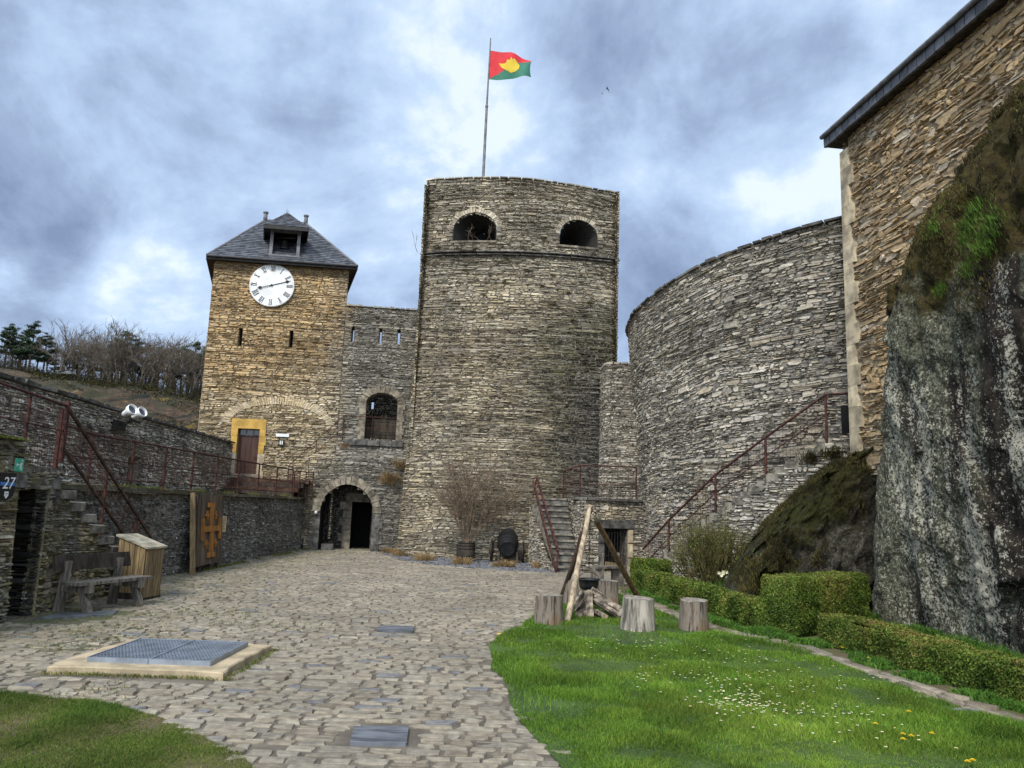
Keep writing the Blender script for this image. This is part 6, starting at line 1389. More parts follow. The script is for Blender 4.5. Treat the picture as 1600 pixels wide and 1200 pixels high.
for i in range(15):
    a = r2.uniform(0, 2*math.pi); rad = r2.uniform(.05, .2); d_ = np.array((math.cos(a)*r2.uniform(.1, .85), math.sin(a)*r2.uniform(.05, .5), 1)); branch(r2, (-1.27+math.cos(a)*rad, 24.85+math.sin(a)*rad*.8, .5), d_/np.linalg.norm(d_), r2.uniform(1.25, 1.85), .017, 3, out_, spread=.46, kids=(4, 6), up=.14, shr=.62, bend=.07)
g = MB(); seg_mesh(g, out_, 3, .0035, tint=r2.random(len(out_))); g.build('branches', M_shrubtwig, sh_)
ctt = thing('barrel_cart', 'black barrel tilted on a small two wheeled cart below the tower', 'cart', (.05, 25.2, 0))
Mx = Matrix.Translation((.04, 24.72, .42)) @ Matrix.Rotation(R(-66), 4, 'X'); w1, h1 = MB(), MB(); barrel(w1, h1, Mx, 1.0, .25, .34, 20); w1.build('barrel', [M_black, M_castiron], ctt); h1.build('hoops', M_iron, ctt)
for x_ in (-.46, .54):
    Mw = Matrix.Translation((x_, 25.12, .33)) @ Matrix.Rotation(R(90), 4, 'Y') @ Matrix.Rotation(R(4), 4, 'X'); g = MB(); g.lathe([(.26, -.03), (.33, -.03), (.33, .03), (.26, .03), (.26, -.03)], 32, Mw, smooth=False)
    for k in range(10):
        a = k*math.pi/5; q_ = lambda r_: np.array(Mw @ Vector((r_*math.cos(a), r_*math.sin(a), 0))); g.beam(q_(.04), q_(.27), .03, .03)
    g.lathe([(0, -.09), (.05, -.09), (.065, 0), (.05, .09), (0, .09)], 12, Mw); wo = g.build('wheel', M_polebark, ctt); g = MB(); g.lathe([(.33, -.028), (.342, -.028), (.342, .028), (.33, .028)], 32, Mw); g.build('tyre', M_iron, wo)
g = MB(); g.beam((-.46, 25.12, .33), (.54, 25.12, .33), .06, .06); g.beam((-.22, 24.75, .02), (-.18, 25.5, .42), .07, .08); g.beam((.34, 24.75, .02), (.30, 25.5, .42), .07, .08); g.build('frame', M_wooddark, ctt)
for x_ in (-.24, .36): g = MB(); g.beam((x_, 24.72, 0), (x_*.9+.01, 24.85, .34), .06, .06); g.build('leg', M_wooddark, ctt)
# dry grass clumps on the gravel
for i, (px, py, s_, lab) in enumerate(((608, 864, .30, 'dry straw grass clump nearest the gate arch'), (626, 869, .36, 'wide dry grass clump second from the gate arch'), (640, 864, .22, 'small dry grass tuft at the tower foot'), (662, 876, .38, 'round golden grass clump left of the barrel planter'), (722, 882, .34, 'golden grass clump in front of the barrel planter'), (779, 886, .22, 'low greenish grass clump in front of the cart'), (791, 886, .30, 'golden grass clump in front of the barrel cart'), (846, 888, .34, 'pale fallen grass clump left of the stair foot'), (857, 886, .24, 'golden grass clump at the stair foot'))):
    b = GP(px, py); n_ = 520; a = rng.random(n_)*2*math.pi; rr_ = rng.random(n_)**.7*s_*.8; P = np.c_[b[0]+np.cos(a)*rr_, b[1]+np.sin(a)*rr_*.6, np.zeros(n_)]; ln_ = .25+rr_/s_*.9
    g = MB(); blades(g, P, rng.uniform(.10, .30, n_)*s_/.32, .010, rng, dirs=np.c_[np.cos(a)*ln_, np.sin(a)*ln_, np.zeros(n_)]); tag(g.build('dry_grass_clump', L_dry), lab, 'grass clump', 'dry grass clumps on the gravel')

# ================================================================== STAIR BLOCK (right of the tower)
st2 = thing('stone_steps', 'steep straight stone stair climbing beside the round tower', 'stair', (1.5, 22.3, 0))
n_ = 12; y0s, y1s = 21.75, 24.1; zt_ = 2.06
xl = lambda y_: 1.40-.20*(y_-21.75); xr = lambda y_: 2.02-.10*(y_-21.75)
for i in range(n_):
    ya = y0s+(y1s-y0s)*i/n_; z1 = zt_*(i+1)/n_; g = MB(); q_ = [(xl(ya), ya), (xr(ya), ya), (xr(ya+.35), ya+.35), (xl(ya+.35), ya+.35)]; nj = .012*rng.random()
    V = [(a, b, z_) for z_ in (z1-.055, z1) for (a, b) in q_]; V2 = [(a, b+.035, z_) for z_ in (z1-.20, z1-.055) for (a, b) in q_]
    for VV_, mi_ in ((V, 0), (V2, 1)): g.add(VV_, [(3, 2, 1, 0), (4, 5, 6, 7), (0, 1, 5, 4), (1, 2, 6, 5), (2, 3, 7, 6), (3, 0, 4, 7)], mi=mi_, tint=rng.random())
    g.build('step', [M_step, M_darkdress], st2)  # darker riser colour stands in for shade under the treads
g = MB(); S_l = path_S([(xl(24.1)-.02, 24.1), (xl(21.75)-.02, 21.70)]); 
S_c = path_S([(.72, 24.9), (1.05, 22.9), (1.37, 21.72)]); wall_stones(g, S_c, 0, S_c.L, -.05, 2.0, rng, h=.11, l=.26, depth=(0, .07), top=lambda u: max(.08, 2.0*(1-u/S_c.L)-.1), step=.12, jit=.25, tilt=.03); 
g.add([(.75, 24.6, 1.85), (xl(24.1), 24.1, 1.85), (1.37, 21.72, .05)], T=[(0, 2, 1)], mi=1); g.build('cheek_wall', [M_curved, M_joint], st2)
r0 = thing('steps_railing', 'heavy rusty double handrail on the left of the steep stair', 'railing', (1.45, 21.6, 0))
ta, tb = YP(839, 745, 23.9), YP(872, 862, 21.7); la, lb = YP(833, 752, 23.9), YP(869, 893, 21.65)
for nm_, a, b in (('handrail', ta, tb), ('mid_rail', la, lb)): g = MB(); g.beam(a, b, .05, .065); g.build(nm_, M_rust, r0)
for a, b in ((la-np.array([0, 0, .5]), ta), (lb-np.array([0, 0, .05]), tb)): g = MB(); g.beam(a, b, .045, .045); g.build('post', M_rust, r0)
sb = thing('gate_block', 'squat stone block with a barred cellar door between the stairs', 'building', (3, 23, 0))
S_b = path_S([(1.92, 24.6), (2.02, 22.55), (2.14, 22.28), (4.35, 23.2)]); o_ = np.cumsum([0]+[math.dist(a, b) for a, b in zip(((1.92, 24.6), (2.02, 22.55), (2.14, 22.28)), ((2.02, 22.55), (2.14, 22.28), (4.35, 23.2)))]); cd_ = Hole(o_[2]+.72, o_[2]+1.50, -.05, 1.22, 0, .6)
g = MB(); wall_stones(g, S_b, 0, S_b.L, -.05, 2.04, rng, [cd_], h=.11, l=.28, depth=(0, .05), tilt=.025); reveal(g, S_b, cd_, .5, mi=1)
g.add(S_b(np.array([cd_.u0, cd_.u1, cd_.u1, cd_.u0]), np.array([-.05, -.05, 1.22, 1.22]), np.full(4, -.5)), [(0, 1, 2, 3)], mi=2)
g.add([(1.92, 24.6, 2.05), (2.14, 22.28, 2.05), (4.35, 23.2, 2.05), (4.4, 25, 2.05)], [(0, 1, 2, 3)], mi=3)
g.build('wall', [M_curved, M_joint, M_void, M_mosssoil], sb)
g = MB(); q_ = [((cd_.u0-.24, 1.22), (cd_.u1+.2, 1.22), (cd_.u1+.2, 1.48), (cd_.u0-.24, 1.48))]; stone_faces(g, S_b, q_, .07, rng, jit=.06, gap=0, tint=np.array([.2])); 
stone_faces(g, S_b, [((cd_.u0-.2, v_), (cd_.u0, v_), (cd_.u0, v_+.4), (cd_.u0-.2, v_+.4)) for v_ in (0, .405, .81)], .06, rng, jit=.04, gap=.002, tint=np.array([.1, .3, .2])); g.build('door_frame', M_darkdress, sb)
g = MB(); stone_faces(g, S_b, [((cd_.u1, v_), (cd_.u1+.17, v_), (cd_.u1+.17, v_+.4), (cd_.u1, v_+.4)) for v_ in (0, .405, .81)], .07, rng, jit=.04, gap=.002); g.build('pale_jamb', M_quoin, sb)
g = MB(); 
for k in range(1, 8): u = cd_.u0+(cd_.u1-cd_.u0)*k/8; g.prisms(S_b(np.array([u]), np.array([0.]), np.array([-.06])), S_b(np.array([u]), np.array([1.2]), np.array([-.06])), .011, .011, 6)
for z_ in (.12, .45, 1.1): g.prisms(S_b(np.array([cd_.u0]), np.array([z_]), np.array([-.06])), S_b(np.array([cd_.u1]), np.array([z_]), np.array([-.06])), .014, .014, 6)
g.build('iron_gate', M_iron, sb)
g = MB(); q_ = [((u, 2.0), (u+.42, 2.0), (u+.42, 2.11), (u, 2.11)) for u in np.arange(1.2, S_b.L-.3, .43)]; stone_faces(g, S_b, q_, .09, rng, back=-.4, jit=.15); g.build('coping', M_darkdress, sb)
pp = [(1.70, 24.0), (2.22, 23.95), (3.96, 24.0)]
railing('block_railing', 'rusty mesh railing on top of the block with the barred cellar door', [((*p_, 2.02), (*p_, z_)) for p_, z_ in zip(pp, (2.92, 3.10, 3.10))], [[(*pp[0], 2.92), (*pp[1], 3.10), (*pp[2], 3.10)]], [[(*pp[0], 2.5), (*pp[2], 2.55)]], [((*pp[0], 2.1), (*pp[1], 2.1), (*pp[1], 3.05), (*pp[0], 2.9), .03, .04), ((*pp[1], 2.1), (*pp[2], 2.1), (*pp[2], 3.08), (*pp[1], 3.08), .08, .11)])

# ================================================================== STAIR UP THE RIGHT
rs_ = [(3.58, 20.0, .75), (4.0, 19.3, 1.55), (4.87, 18.2, 2.65), (5.65, 16.95, 3.45), (6.62, 16.0, 4.30)]
rs_p = np.array([(a, b) for a, b, c_ in rs_]); bz = np.array([.0, .75, 1.75, 2.55, 3.35])
rst = thing('bastion_stair', 'stone stair climbing right in front of the curved wall with mossy side wall', 'stair', (5, 18, 0))
S_r = path_S(np.concatenate([rs_p[:1]+np.array([[-.1, .2]]), rs_p, [[7.4, 15.6]]])); ur = np.linspace(0, S_r.L, 60); ctop = S_r(ur, np.zeros(60), np.zeros(60)); ztop = lambda u: float(np.interp(u, [0, .22, 1.04, 2.44, 3.91, 5.27, S_r.L], [0, .05, .72, 1.72, 2.5, 3.3, 3.6]))
g = MB(); wall_stones(g, S_r, 0, S_r.L, -.05, 3.6, rng, h=.11, l=.28, depth=(0, .06), top=ztop, step=.12, tilt=.03, jit=.24); g.build('side_wall', [M_parapet, M_joint], rst)
ns = 22
for i in range(ns):
    u = .2+(5.3-.2)*i/ns; z1 = ztop(u+.23)+.0; g = MB(); A = S_r(np.array([u, u+.30, u+.30, u]), np.zeros(4), np.array([.03, .03, -1.6, -1.6])); V = [np.array((p_[0], p_[1], z_)) for z_ in (z1-.17, z1) for p_ in A]
    g.add(V, [(3, 2, 1, 0), (4, 5, 6, 7), (0, 1, 5, 4), (1, 2, 6, 5), (2, 3, 7, 6), (3, 0, 4, 7)], tint=rng.random()); g.build('step', M_step, rst)
tops = [np.array(a) for a in rs_]; tops[0] = np.array((3.50, 20.1, .78))
r0 = railing('bastion_stair_railing', 'long thin rusty handrail rising along the curved wall stair', [(np.array((a[0], a[1], ztop(u)-.05)), a) for a, u in zip(tops[1:], (1.04, 2.44, 3.91, 5.27))], [tops+[np.array((7.6, 15.9, 4.38))]], [[a-np.array([0, 0, .42]) for a in tops[0:]]],
    [(a-np.array([0, 0, .78]), b-np.array([0, 0, .78]), b-np.array([0, 0, .02]), a-np.array([0, 0, .02]), .09, .10) for a, b in zip(tops[:-1], tops[1:])], rp=.030)
g = MB(); dn = S_cur(np.array([R(236.2-148)*7.6, R(238.4-148)*7.6, R(238.4-148)*7.6, R(236.2-148)*7.6]), np.array([3.3, 3.3, 4.25, 4.25]), np.full(4, .07)); g.extrude(dn, (.1, .15, 0)); g.build('dark_doorway', M_void, cv)  # near-black slab painted as the doorway's shade, no opening is cut
# ================================================================== HEDGES
def hedge(label, c, size, rz, n, seed, brown=.0, group='clipped box hedges'):
    r_ = np.random.default_rng(seed); sx_, sy_, sz_ = size; M_ = np.array(Matrix.Rotation(rz, 3, 'Z')); r0 = thing('box_hedge', label, 'hedge', (c[0], c[1], 0), group)
    ar = np.array([sx_*sy_, sx_*sz_, sx_*sz_, sy_*sz_, sy_*sz_]); fc = r_.choice(5, n, p=ar/ar.sum()); a, b = r_.uniform(-.5, .5, n), r_.uniform(-.5, .5, n); P = np.zeros((n, 3)); N = np.zeros((n, 3))
    for k, (i, j, ax, sg) in enumerate(((0, 1, 2, 1), (0, 2, 1, -1), (0, 2, 1, 1), (1, 2, 0, -1), (1, 2, 0, 1))):
        m = fc == k; S_ = np.array(size); P[m, i] = a[m]*S_[i]; P[m, j] = b[m]*S_[j]; P[m, ax] = sg*S_[ax]/2; N[m, ax] = sg
    # round the long edges, undulate the clipped faces
    S_ = np.array(size); rd = .06
    for (i, j) in ((1, 2), (0, 2), (0, 1)):
        ex_ = np.minimum(S_[i]/2-np.abs(P[:, i]), S_[j]/2-np.abs(P[:, j])); k = np.clip((rd-np.maximum(S_[i]/2-np.abs(P[:, i]), S_[j]/2-np.abs(P[:, j])))/rd, 0, 1)*.02; P[:, i] -= np.sign(P[:, i])*k; P[:, j] -= np.sign(P[:, j])*k
    P[:, 2] += sz_/2
    dsp = .03*fbm(P*2.3+seed, 3, seed)+.02*fbm(P*7+seed, 2, seed); P += N*(dsp+r_.normal(0, .012, n)-.012)[:, None]; P[:, 2] = np.maximum(P[:, 2], .02)
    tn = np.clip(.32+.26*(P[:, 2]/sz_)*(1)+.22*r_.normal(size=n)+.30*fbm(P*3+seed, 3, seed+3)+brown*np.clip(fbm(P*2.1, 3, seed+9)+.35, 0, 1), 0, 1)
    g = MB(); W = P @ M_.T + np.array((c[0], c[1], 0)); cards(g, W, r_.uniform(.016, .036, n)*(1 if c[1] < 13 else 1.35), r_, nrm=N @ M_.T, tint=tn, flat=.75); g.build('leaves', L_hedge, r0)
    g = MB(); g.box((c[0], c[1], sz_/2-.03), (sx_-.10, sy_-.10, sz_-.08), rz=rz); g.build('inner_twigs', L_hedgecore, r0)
def hseg(label, a, b, wd, h_, n, seed, brown=0):
    a, b = np.array(a, float), np.array(b, float); d_ = b-a; c = (a+b)/2; hedge(label, c, (np.linalg.norm(d_), wd, h_), math.atan2(d_[1], d_[0]), n, seed, brown)
hseg('long low clipped hedge between the stumps and the taller block', (3.02, 17.6), (4.02, 11.75), .42, .46, 80000, 21, .1)
hseg('long low browning hedge running to the right edge of the photo', (4.58, 11.2), (5.35, 5.6), .40, .40, 120000, 22, .32)
hedge('tall square clipped hedge block in the middle of the row', (4.88, 12.35), (2.25, .62, .84), math.atan2(1.75, 2.1), 80000, 23, .05)
hedge('dark clipped hedge block at the far end beside the bench', (3.35, 18.15), (.85, .6, .66), 0, 16000, 24)
# ground cover weeds under hedge and wall
def weeds(name, label, pts, n, hs, seed, spread=.12, mt_=None, wd=.02):
    r_ = np.random.default_rng(seed); pts = np.array(pts, float); i = r_.integers(0, len(pts)-1, n); s = r_.random(n)[:, None]; P = pts[i]+(pts[i+1]-pts[i])*s; P = np.c_[P+r_.normal(0, spread, (n, 2)), np.full(n, .005)]
    cl_ = fbm(P*2.4, 3, seed); k = cl_ > -.35; P, cl_ = P[k], cl_[k]; g = MB(); blades(g, P, r_.uniform(.4, 1.2, len(P))*hs*(1+.8*cl_), wd, r_, lean=1.1); tag(g.build(name, mt_ or L_weed), label, kind='stuff')
weeds('hedge_weeds', 'green weeds between stone strip and low hedge', [(2.72, 16.8), (3.72, 11.6), (4.25, 10.9), (5.05, 6.0)], 26000, .075, 31, .09)
weeds('rock_foot_weeds', 'grass and weeds at the foot of the rock behind the hedge', [(6.3, 13.3), (6.15, 11.5), (6.2, 9.5), (6.3, 7)], 12000, .16, 32, .16)
weeds('bed_weeds', 'green ground cover in the bed behind the low hedge', [(3.4, 17.2), (4.2, 15), (4.6, 13.2), (5.4, 13.6)], 14000, .12, 33, .25)
# shrubs
def twig_bush(name, label, c, n, hh, rad, seed, mt_, thick=.005, lean=.75, group=None, leaf=None, nl=0):
    r_ = np.random.default_rng(seed); o_ = []; r0 = thing(name, label, 'shrub', (c[0], c[1], 0))
    for i in range(n):
        a = r_.uniform(0, 2*math.pi); ln_ = r_.random()**.7*lean; d_ = np.array((math.cos(a)*ln_*rad[0]/hh, math.sin(a)*ln_*rad[1]/hh, 1.0)); d_ /= np.linalg.norm(d_); branch(r_, (c[0]+r_.normal(0, .12)*rad[0], c[1]+r_.normal(0, .12)*rad[1], c[2]), d_, hh*r_.uniform(.5, .75), thick*2, 2, o_, spread=.42, kids=(4, 6), up=.45, shr=.55, bend=.10)
    g = MB(); seg_mesh(g, o_, 3, thick*.45, tint=r_.random(len(o_))); g.build('twigs', mt_, r0)
    if leaf: 
        P = np.array([o[1] for o in o_]); P = P[r_.integers(0, len(P), nl)]+r_.normal(0, .03, (nl, 3)); g = MB(); cards(g, P, r_.uniform(.02, .05, nl), r_); g.build('leaves', leaf, r0)
twig_bush('twiggy_shrub', 'rounded olive brown twiggy shrub in front of the stair wall', (4.45, 16.9, 0), 95, 1.45, (1.5, .85), 41, M_olivetwig, .007, 1.05, leaf=L_hedge, nl=5200)
twig_bush('dark_shrub', 'low dark evergreen shrub between the twiggy shrub and the rock', (5.15, 15.0, 0), 46, .95, (1.0, .6), 42, M_olivetwig, .005, 1.1, leaf=L_hedge, nl=9000)
def flowers_():
    c = GP(1085, 921); r0 = thing('daffodil_clump', 'clump of pale daffodils in the bed behind the low hedge', 'flowers', (c[0]+.35, 16.2, 0)); b = np.array((c[0]+.38, 16.4, 0)); n_ = 300; P = b+np.c_[rng.normal(0, .22, n_), rng.normal(0, .2, n_), np.zeros(n_)]; g = MB(); blades(g, P, rng.uniform(.3, .5, n_), .014, rng, lean=.5); g.build('leaves', L_weed, r0)
    n_ = 26; P = b+np.c_[rng.normal(0, .2, n_), rng.normal(0, .15, n_), rng.uniform(.42, .56, n_)]; g = MB()
    for j in range(6): a = j*math.pi/3; g.add(np.stack([P, P+np.c_[np.full(n_, .035*math.cos(a)), np.full(n_, -.02), np.full(n_, .035*math.sin(a))], P+np.c_[np.full(n_, .035*math.cos(a+.7)), np.full(n_, -.02), np.full(n_, .035*math.sin(a+.7))]], 1), T=np.arange(n_*3).reshape(-1, 3))
    g.build('flower_heads', M_petpale, r0)
M_petpale = mat('cream_petals', (.82, .80, .55), .6, var=.1, bump=0); flowers_()
# plants in joints and on ledges
def tuft(name, label, p_, s_, n_, mt_, group=None, cat='grass tuft', hang=.6, dirn=(0, -1)):
    o_ = rng.normal(0, 1, (n_, 3))*np.array([.5, .1, .22])*s_; g = MB(); dv = np.c_[dirn[0]*hang+rng.normal(0, .5, n_), dirn[1]*hang+rng.normal(0, .3, n_), np.full(n_, -hang*.5)]; blades(g, np.array(p_)+o_, rng.uniform(.5, 1.1, n_)*s_, .012, rng, dirs=dv); return tag(g.build(name, mt_), label, cat, group)
tuft('grass_tuft', 'straw coloured grass tuft on the ledge right above the gate arch', Sf(-4.35, 2.55, .10), .42, 420, L_dry); tuft('grass_tuft', 'smaller dry grass tuft below the balcony ledge', Sf(-4.0, 3.1, .08), .34, 260, L_dry)
tuft('grass_tuft', 'thin dry grass on the ledge left of the balcony', Sf(-6.1, 3.72, .12), .22, 120, L_dry)
for (u, v_) in ((-2.95, 10.9), (-2.6, 9.2), (-1.9, 10.0), (-1.2, 9.1), (-.45, 10.45), (-.5, 9.6), (.3, 10.0), (.8, 9.5), (1.2, 9.9), (1.7, 9.3), (2.2, 10.0), (2.5, 9.0), (-3.1, 8.2), (-.9, 8.3), (-.4, 12.9), (.35, 11.9), (.85, 11.3), (-1.9, 8.6), (2.9, 10.1), (3.2, 8.4), (-2.2, 10.85), (.1, 10.9), (2.6, 10.85), (-2.9, 7.2), (-3.3, 6.1), (1.9, 8.3)):
    p_ = tower_S(np.array([u]), np.array([v_]), np.array([.05]))[0]; tuft('wall_tuft', 'small dark green weed rooted in a joint of the round tower', p_, rng.uniform(.09, .16), 60, L_mossr, 'weeds rooted in the round tower', 'weed')
for (px, py, s_, mt_, lab, y_) in ((1168, 790, .22, L_weed, 'fern tuft hanging from the bastion stair side wall', 17.7), (1215, 765, .22, L_dry, 'dry grass tuft on the bastion stair side wall', 17.2), (1270, 720, .30, L_mossr, 'dark bushy tuft near the top of the bastion stair', 16.2), (1300, 712, .26, L_mossr, 'brown green tuft under the quoins of the stone building', 15.8)): tuft('stair_plant', lab, YP(px, py, y_), s_, 320, mt_, None, 'plant')
for (u0, z0_, lab) in ((-1, 11.15, 'bare little sapling growing in the left gun opening'),):
    o_ = []; 
    for k in range(5): branch(rng, tower_S(np.array([-1.9+.22*k]), np.array([11.18]), np.array([-.15]))[0], np.array((rng.normal(0, .4), -.1, 1)), .38, .007, 2, o_, .6, (2, 3))
    g = MB(); seg_mesh(g, o_, 3, .004); tag(g.build('sapling', M_shrubtwig), lab, 'sapling')
o_ = []; branch(rng, (-3.62, 26.9, 10.8), np.array((-.35, 0, 1)), .5, .012, 2, o_, .4, (2, 3)); g = MB(); seg_mesh(g, o_, 3, .006); tag(g.build('sapling', M_shrubtwig), 'thin sapling sprouting at the string course on the left edge of the round tower', 'sapling')
# weathered bench in the distance
b2 = thing('park_bench', 'small grey bench beside the far hedge, behind the tripod', 'bench', (2.45, 18.2, 0))
g = MB(); g.beam(YP(946, 884, 18.5)+np.array([0, 0, 0]), YP(973, 888, 18.9), .04, .20); g.build('backrest', M_woodbin, b2); g = MB(); g.beam((2.0, 18.0, .44), (2.72, 18.5, .44), .34, .05); g.build('seat', M_woodgrey, b2)
for (x_, y_) in ((2.1, 18.0), (2.62, 18.4)): g = MB(); g.beam((x_, y_, 0), (x_, y_, .42), .10, .30); g.build('leg', M_woodgrey, b2)
for (x_, y_) in ((2.25, 18.45), (2.66, 18.8)): g = MB(); g.beam((x_, y_, .0), (x_+.02, y_+.05, .74), .06, .08); g.build('back_post', M_woodgrey, b2)

n_ = 9000; P = np.concatenate([np.c_[rng.uniform(-6.6, -2.4, n_), rng.uniform(6.6, 12.5, n_)], np.c_[np.concatenate([rng.uniform(-4.36, -2.6, 900), np.full(700, -2.60)+rng.normal(0, .03, 700)]), np.concatenate([7.64+rng.normal(0, .03, 900), rng.uniform(7.6, 9.2, 700)])]])
k = (fbm(np.c_[P*1.1, np.zeros(len(P))], 4, 301) > .12) | (np.arange(len(P)) >= n_); k &= ~((P[:, 0] > -4.3) & (P[:, 0] < -2.63) & (P[:, 1] > 7.68) & (P[:, 1] < 9.15)) & ~inpoly(P, LEFTP); P = P[k]
g = MB(); blades(g, np.c_[P, np.full(len(P), .006)], rng.uniform(.012, .045, len(P)), .007, rng, lean=1.3); tag(g.build('joint_moss', L_moss), 'moss and tiny weeds in the cobble joints around the grating', kind='stuff')
# ================================================================== HILL AND ITS TREES
hx = np.concatenate([np.linspace(-190, -102, 30), np.arange(-100, -36, .4), np.linspace(-35, 30, 30)]); hy = np.concatenate([np.linspace(48, 92, 22), np.arange(93, 141, .55), np.linspace(142, 230, 24)]); XX, YY = np.meshgrid(hx, hy, indexing='ij')
def hill_z(x_, y_):
    x_ = np.asarray(x_, float); y_ = np.asarray(y_, float); cr = np.interp(x_, [-190, -100, -88, -78, -70, -60, -52, -30, 0, 30], [25, 23.5, 22.2, 20.8, 19.8, 19.0, 17.2, 12, 6, 2])
    p_ = np.c_[x_.ravel()*.06, y_.ravel()*.06, np.zeros(x_.size)]; nz = fbm(p_, 4, 81).reshape(x_.shape)*1.3; rdg = (np.abs(fbm(np.c_[x_.ravel()*.10+y_.ravel()*.05, y_.ravel()*.12, np.zeros(x_.size)], 3, 82)).reshape(x_.shape))*1.5
    s = sstep(52, 134, y_); zb_ = -22+(cr+22)*s**.9; uu = (zb_-.42*x_).ravel(); ww_ = (x_+.4*zb_).ravel()
    rib = np.clip(1-2.2*np.abs(fbm(np.c_[uu*.26, ww_*.045, 0*uu], 2, 84)), 0, 1)**2*1.5*np.clip(fbm(np.c_[uu*.12, ww_*.07, 0*uu+4], 2, 85)*2+.5, 0, 1) + .45*fbm(np.c_[x_.ravel()*.8, y_.ravel()*.8, 0*uu], 4, 86)
    nz = nz + rib.reshape(x_.shape)*1.3
    return zb_ + (nz+rdg)*(.25+.75*np.sin(np.clip(s, 0, 1)*math.pi))+.02*np.clip(y_-134, 0, 100)
g = MB(); g.grid(np.stack([XX, YY, hill_z(XX, YY)], -1)); struct(g.build('hillside', M_hill))
# rock ribs slanting down the slope
def hz_at(x_, y_): return float(hill_z(np.array([x_]), np.array([y_]))[0])
rt = np.random.default_rng(99)
proto = []
for k in range(5):
    o_ = []; branch(rt, (0, 0, -.3), np.array((rt.normal(0, .06), rt.normal(0, .06), 1)), 4.4, .22, 4, o_, spread=.50, kids=(3, 5), up=.12, shr=.68, bend=.11)
    trunk = [s for s in o_ if max(s[2], 0) > .075]; tw_ = [s for s in o_ if s[2] <= .075]
    r0 = thing('bare_tree', 'bare', 'tree', (0, 0, 0)); g = MB(); seg_mesh(g, trunk, 5); g.build('trunk', M_treebark, r0); g = MB(); seg_mesh(g, tw_, 3, .020); g.build('crown', M_twig, r0); proto.append(r0)
pines = []
for k in range(2):
    r0 = thing('pine_tree', 'pine', 'tree', (0, 0, 0)); g = MB(); H_ = 10; g.tube([(0, 0, -.3), (.1, 0, 4), (.0, .1, 7), (0, 0, H_)], [.22, .17, .11, .03], 7)
    P = []
    for i in range(30):
        z_ = rt.uniform(3.6, H_); a = rt.uniform(0, 2*math.pi); L = (1-(z_-3.6)/(H_-3.2))**.8*2.3*rt.uniform(.55, 1.1)+.35; e_ = np.array((math.cos(a)*L, math.sin(a)*L, z_+.25*L+rt.normal(0, .15))); g.tube([(0, 0, z_), e_], [.05, .015], 4, cap=False)
        nn_ = int(260*L); s = rt.uniform(.35, 1.08, nn_)[:, None]; P.append(np.array((0, 0, z_))+(e_-np.array((0, 0, z_)))*s+rt.normal(0, .22, (nn_, 3))*np.array([1, 1, .5]))
    g.build('trunk', M_pinebark, r0); P = np.concatenate(P); g = MB(); cards(g, P, rt.uniform(.12, .26, len(P)), rt); g.build('crown', L_pine, r0); pines.append(r0)
ORD = 'first second third fourth fifth sixth seventh eighth ninth tenth eleventh twelfth thirteenth fourteenth fifteenth sixteenth seventeenth eighteenth nineteenth twentieth'.split()
def ordw(i):
    n = i+1
    if n <= 20: return ORD[i]
    return {3: 'thirtieth', 4: 'fortieth', 5: 'fiftieth'}[n//10] if n % 10 == 0 else {2: 'twenty', 3: 'thirty', 4: 'forty'}[n//10]+'-'+ORD[n % 10-1]
bt = [(88, 138, .8), (96, 140, .75), (110, 137, .62), (122, 136, .72), (133, 139, .66), (150, 137, .82), (160, 141, .92), (168, 136, 1.0), (176, 140, .95), (184, 137, .92), (193, 142, .98), (201, 137, .72), (209, 139, .85), (218, 136, .8), (226, 140, .92), (234, 137, .8), (243, 141, .9), (251, 136, .78), (260, 139, .86), (268, 137, .88), (277, 141, .95), (284, 137, .84), (292, 139, .98), (301, 136, .85), (309, 140, .95), (317, 138, 1.0), (72, 141, .62), (30, 144, .62)]
bt += [(x_+rt.uniform(-3, 3), rt.uniform(145, 152), rt.uniform(.85, 1.05)) for x_ in range(92, 322, 14)]
bt.sort()
used = set()
for i, (px, y_, s_) in enumerate(bt):
    x_ = YP(px, 600, y_)[0]; k = i % 5; o = proto[k] if k not in used else copy_tree(proto[k]); used.add(k); o.location = (x_, y_, hz_at(x_, y_)); o.rotation_euler = (0, 0, rt.uniform(0, 6.28)); o.scale = (s_*1.32,)*3
    tag(o, 'bare grey brown tree on the hill crest, %s bare tree from the left' % ordw(i), 'tree', 'bare trees on the hill crest')
pt_ = [(3, 140, .92), (14, 143, .86), (25, 147, .84), (42, 138, 1.0), (36, 146, .85), (64, 140, .84), (54, 145, .8), (82, 150, .66), (118, 147, .82), (143, 148, .86), (166, 146, .95), (228, 147, .98), (246, 148, 1.0), (264, 147, .96), (187, 141, 1.12), (205, 142, 1.08), (283, 143, 1.02), (300, 143, 1.06), (314, 141, 1.02)]
pt_.sort(); used = set()
for i, (px, y_, s_) in enumerate(pt_):
    x_ = YP(px, 600, y_)[0]; k = i % 2; o = pines[k] if k not in used else copy_tree(pines[k]); used.add(k); o.location = (x_, y_, hz_at(x_, y_)); o.rotation_euler = (0, 0, rt.uniform(0, 6.28)); o.scale = (s_*1.0,)*3
    tag(o, 'dark green pine tree on the hill crest, %s pine from the left' % ordw(i), 'tree', 'pines on the hill crest')
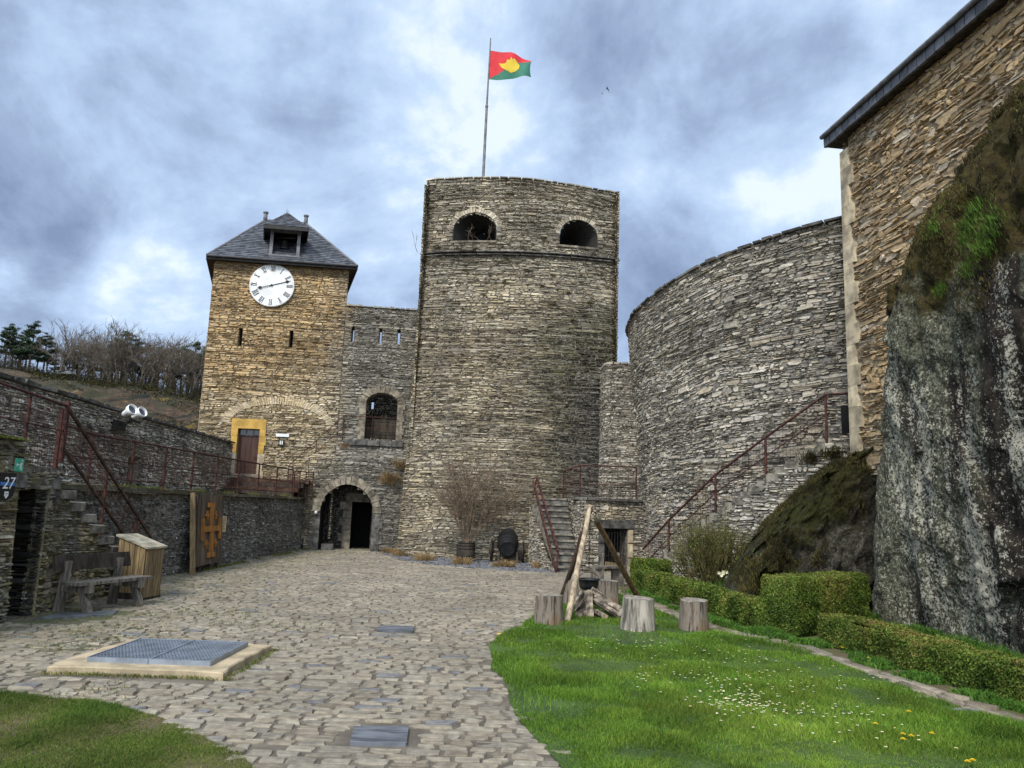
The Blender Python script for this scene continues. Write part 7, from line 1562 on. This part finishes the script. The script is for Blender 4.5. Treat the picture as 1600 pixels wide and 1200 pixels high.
# scrub along the crest
n_ = 110000; xs = rt.uniform(-104, -46, n_); ys = 134+np.abs(rt.normal(0, 6, n_))-1.5; zb = hill_z(xs, ys); hgt_ = np.clip(1.9+2.6*fbm(np.c_[xs*.22, ys*.22, 0*xs], 3, 91), 0.2, 5.5); P = np.c_[xs, ys, zb+rt.random(n_)**1.3*hgt_]
g = MB(); cards(g, P, rt.uniform(.07, .22, n_), rt, tint=np.clip(.30+.4*fbm(P*.25, 3, 92)+.15*rt.normal(size=n_), 0, 1)); tag(g.build('crest_scrub', L_brush), 'brown winter scrub under the trees along the hill crest', kind='stuff')
n_ = 50000; xs = rt.uniform(-92, -38, n_); ys = rt.uniform(84, 134, n_); cl_ = fbm(np.c_[(xs-ys*.5)*.035, (ys+xs*.5)*.16, 0*xs], 3, 93); k = cl_ > .08; xs, ys, cl_ = xs[k], ys[k], cl_[k]
P = np.c_[xs, ys, hill_z(xs, ys)+rt.random(len(xs))*1.5*np.clip(cl_, 0, 1)]; g = MB(); cards(g, P, rt.uniform(.12, .32, len(xs)), rt, tint=np.clip(.5+.3*rt.normal(size=len(xs)), 0, 1)); tag(g.build('slope_scrub', L_slope), 'patches of low scrub on the brown hill slope', kind='stuff')
# pavilion on the crest
pv = YP(108, 580, 134); pvz = hz_at(pv[0], 134.0)+.3; pz = thing('hill_shelter', 'small dark roofed shelter at the hill edge among the trees', 'shelter', (pv[0], 134, pvz))
g = MB()
for a in (-1, 1):
    for b in (-1, 1): g.beam((pv[0]+a*.85, 134+b*.8, pvz-1), (pv[0]+a*.85, 134+b*.8, pvz+1.0), .15, .15)
g.build('posts', M_wooddark, pz); g = MB(); c4 = [(pv[0]+a*1.35, 134+b*1.3, pvz+.95) for a, b in ((-1, -1), (1, -1), (1, 1), (-1, 1))]; g.add(c4+[(pv[0], 134, pvz+1.75)], T=[(0, 1, 4), (1, 2, 4), (2, 3, 4), (3, 0, 4)]); g.add(c4, [(3, 2, 1, 0)]); g.build('roof', M_lead, pz)
# birds
def bird(label, px, py, y_, s_, rot):
    c = YP(px, py, y_); r0 = thing('bird', label, 'bird', tuple(c)); g = MB(); e_ = np.array((math.cos(rot), .2, math.sin(rot))); n_ = np.array((-math.sin(rot), 0, math.cos(rot))); L = np.array([-.5, -.38, -.15, .1, .3, .42, .5])*s_; g.tube(c+np.outer(L, e_*.6), np.array([.005, .03, .07, .085, .06, .05, .01])*s_, 8, mi=0); g.build('body', M_castiron, r0)
    g = MB()
    for sg in (-1, 1):
        w_ = [(0, 0), (.20, .16), (.48, .10), (.80, -.06)]; P = []
        for i, (a, b) in enumerate(w_): ch_ = [.22, .22, .17, .03][i]; P.append([c+s_*(e_*(.12-ch_*.2)+np.array((0, sg*a*.75, 0))+n_*(b*.9)+e_*sg*a*.5), c+s_*(e_*(.12-ch_)+np.array((0, sg*a*.75, 0))+n_*(b*.9)+e_*sg*a*.5)])
        g.grid(np.array(P)); 
    g.build('wings', M_castiron, r0)
bird('dark bird gliding in the clouds right of the flag', 949, 139, 60, .55, -.5); bird('second pale smaller bird just left of the dark one', 941, 146, 95, .42, .5)
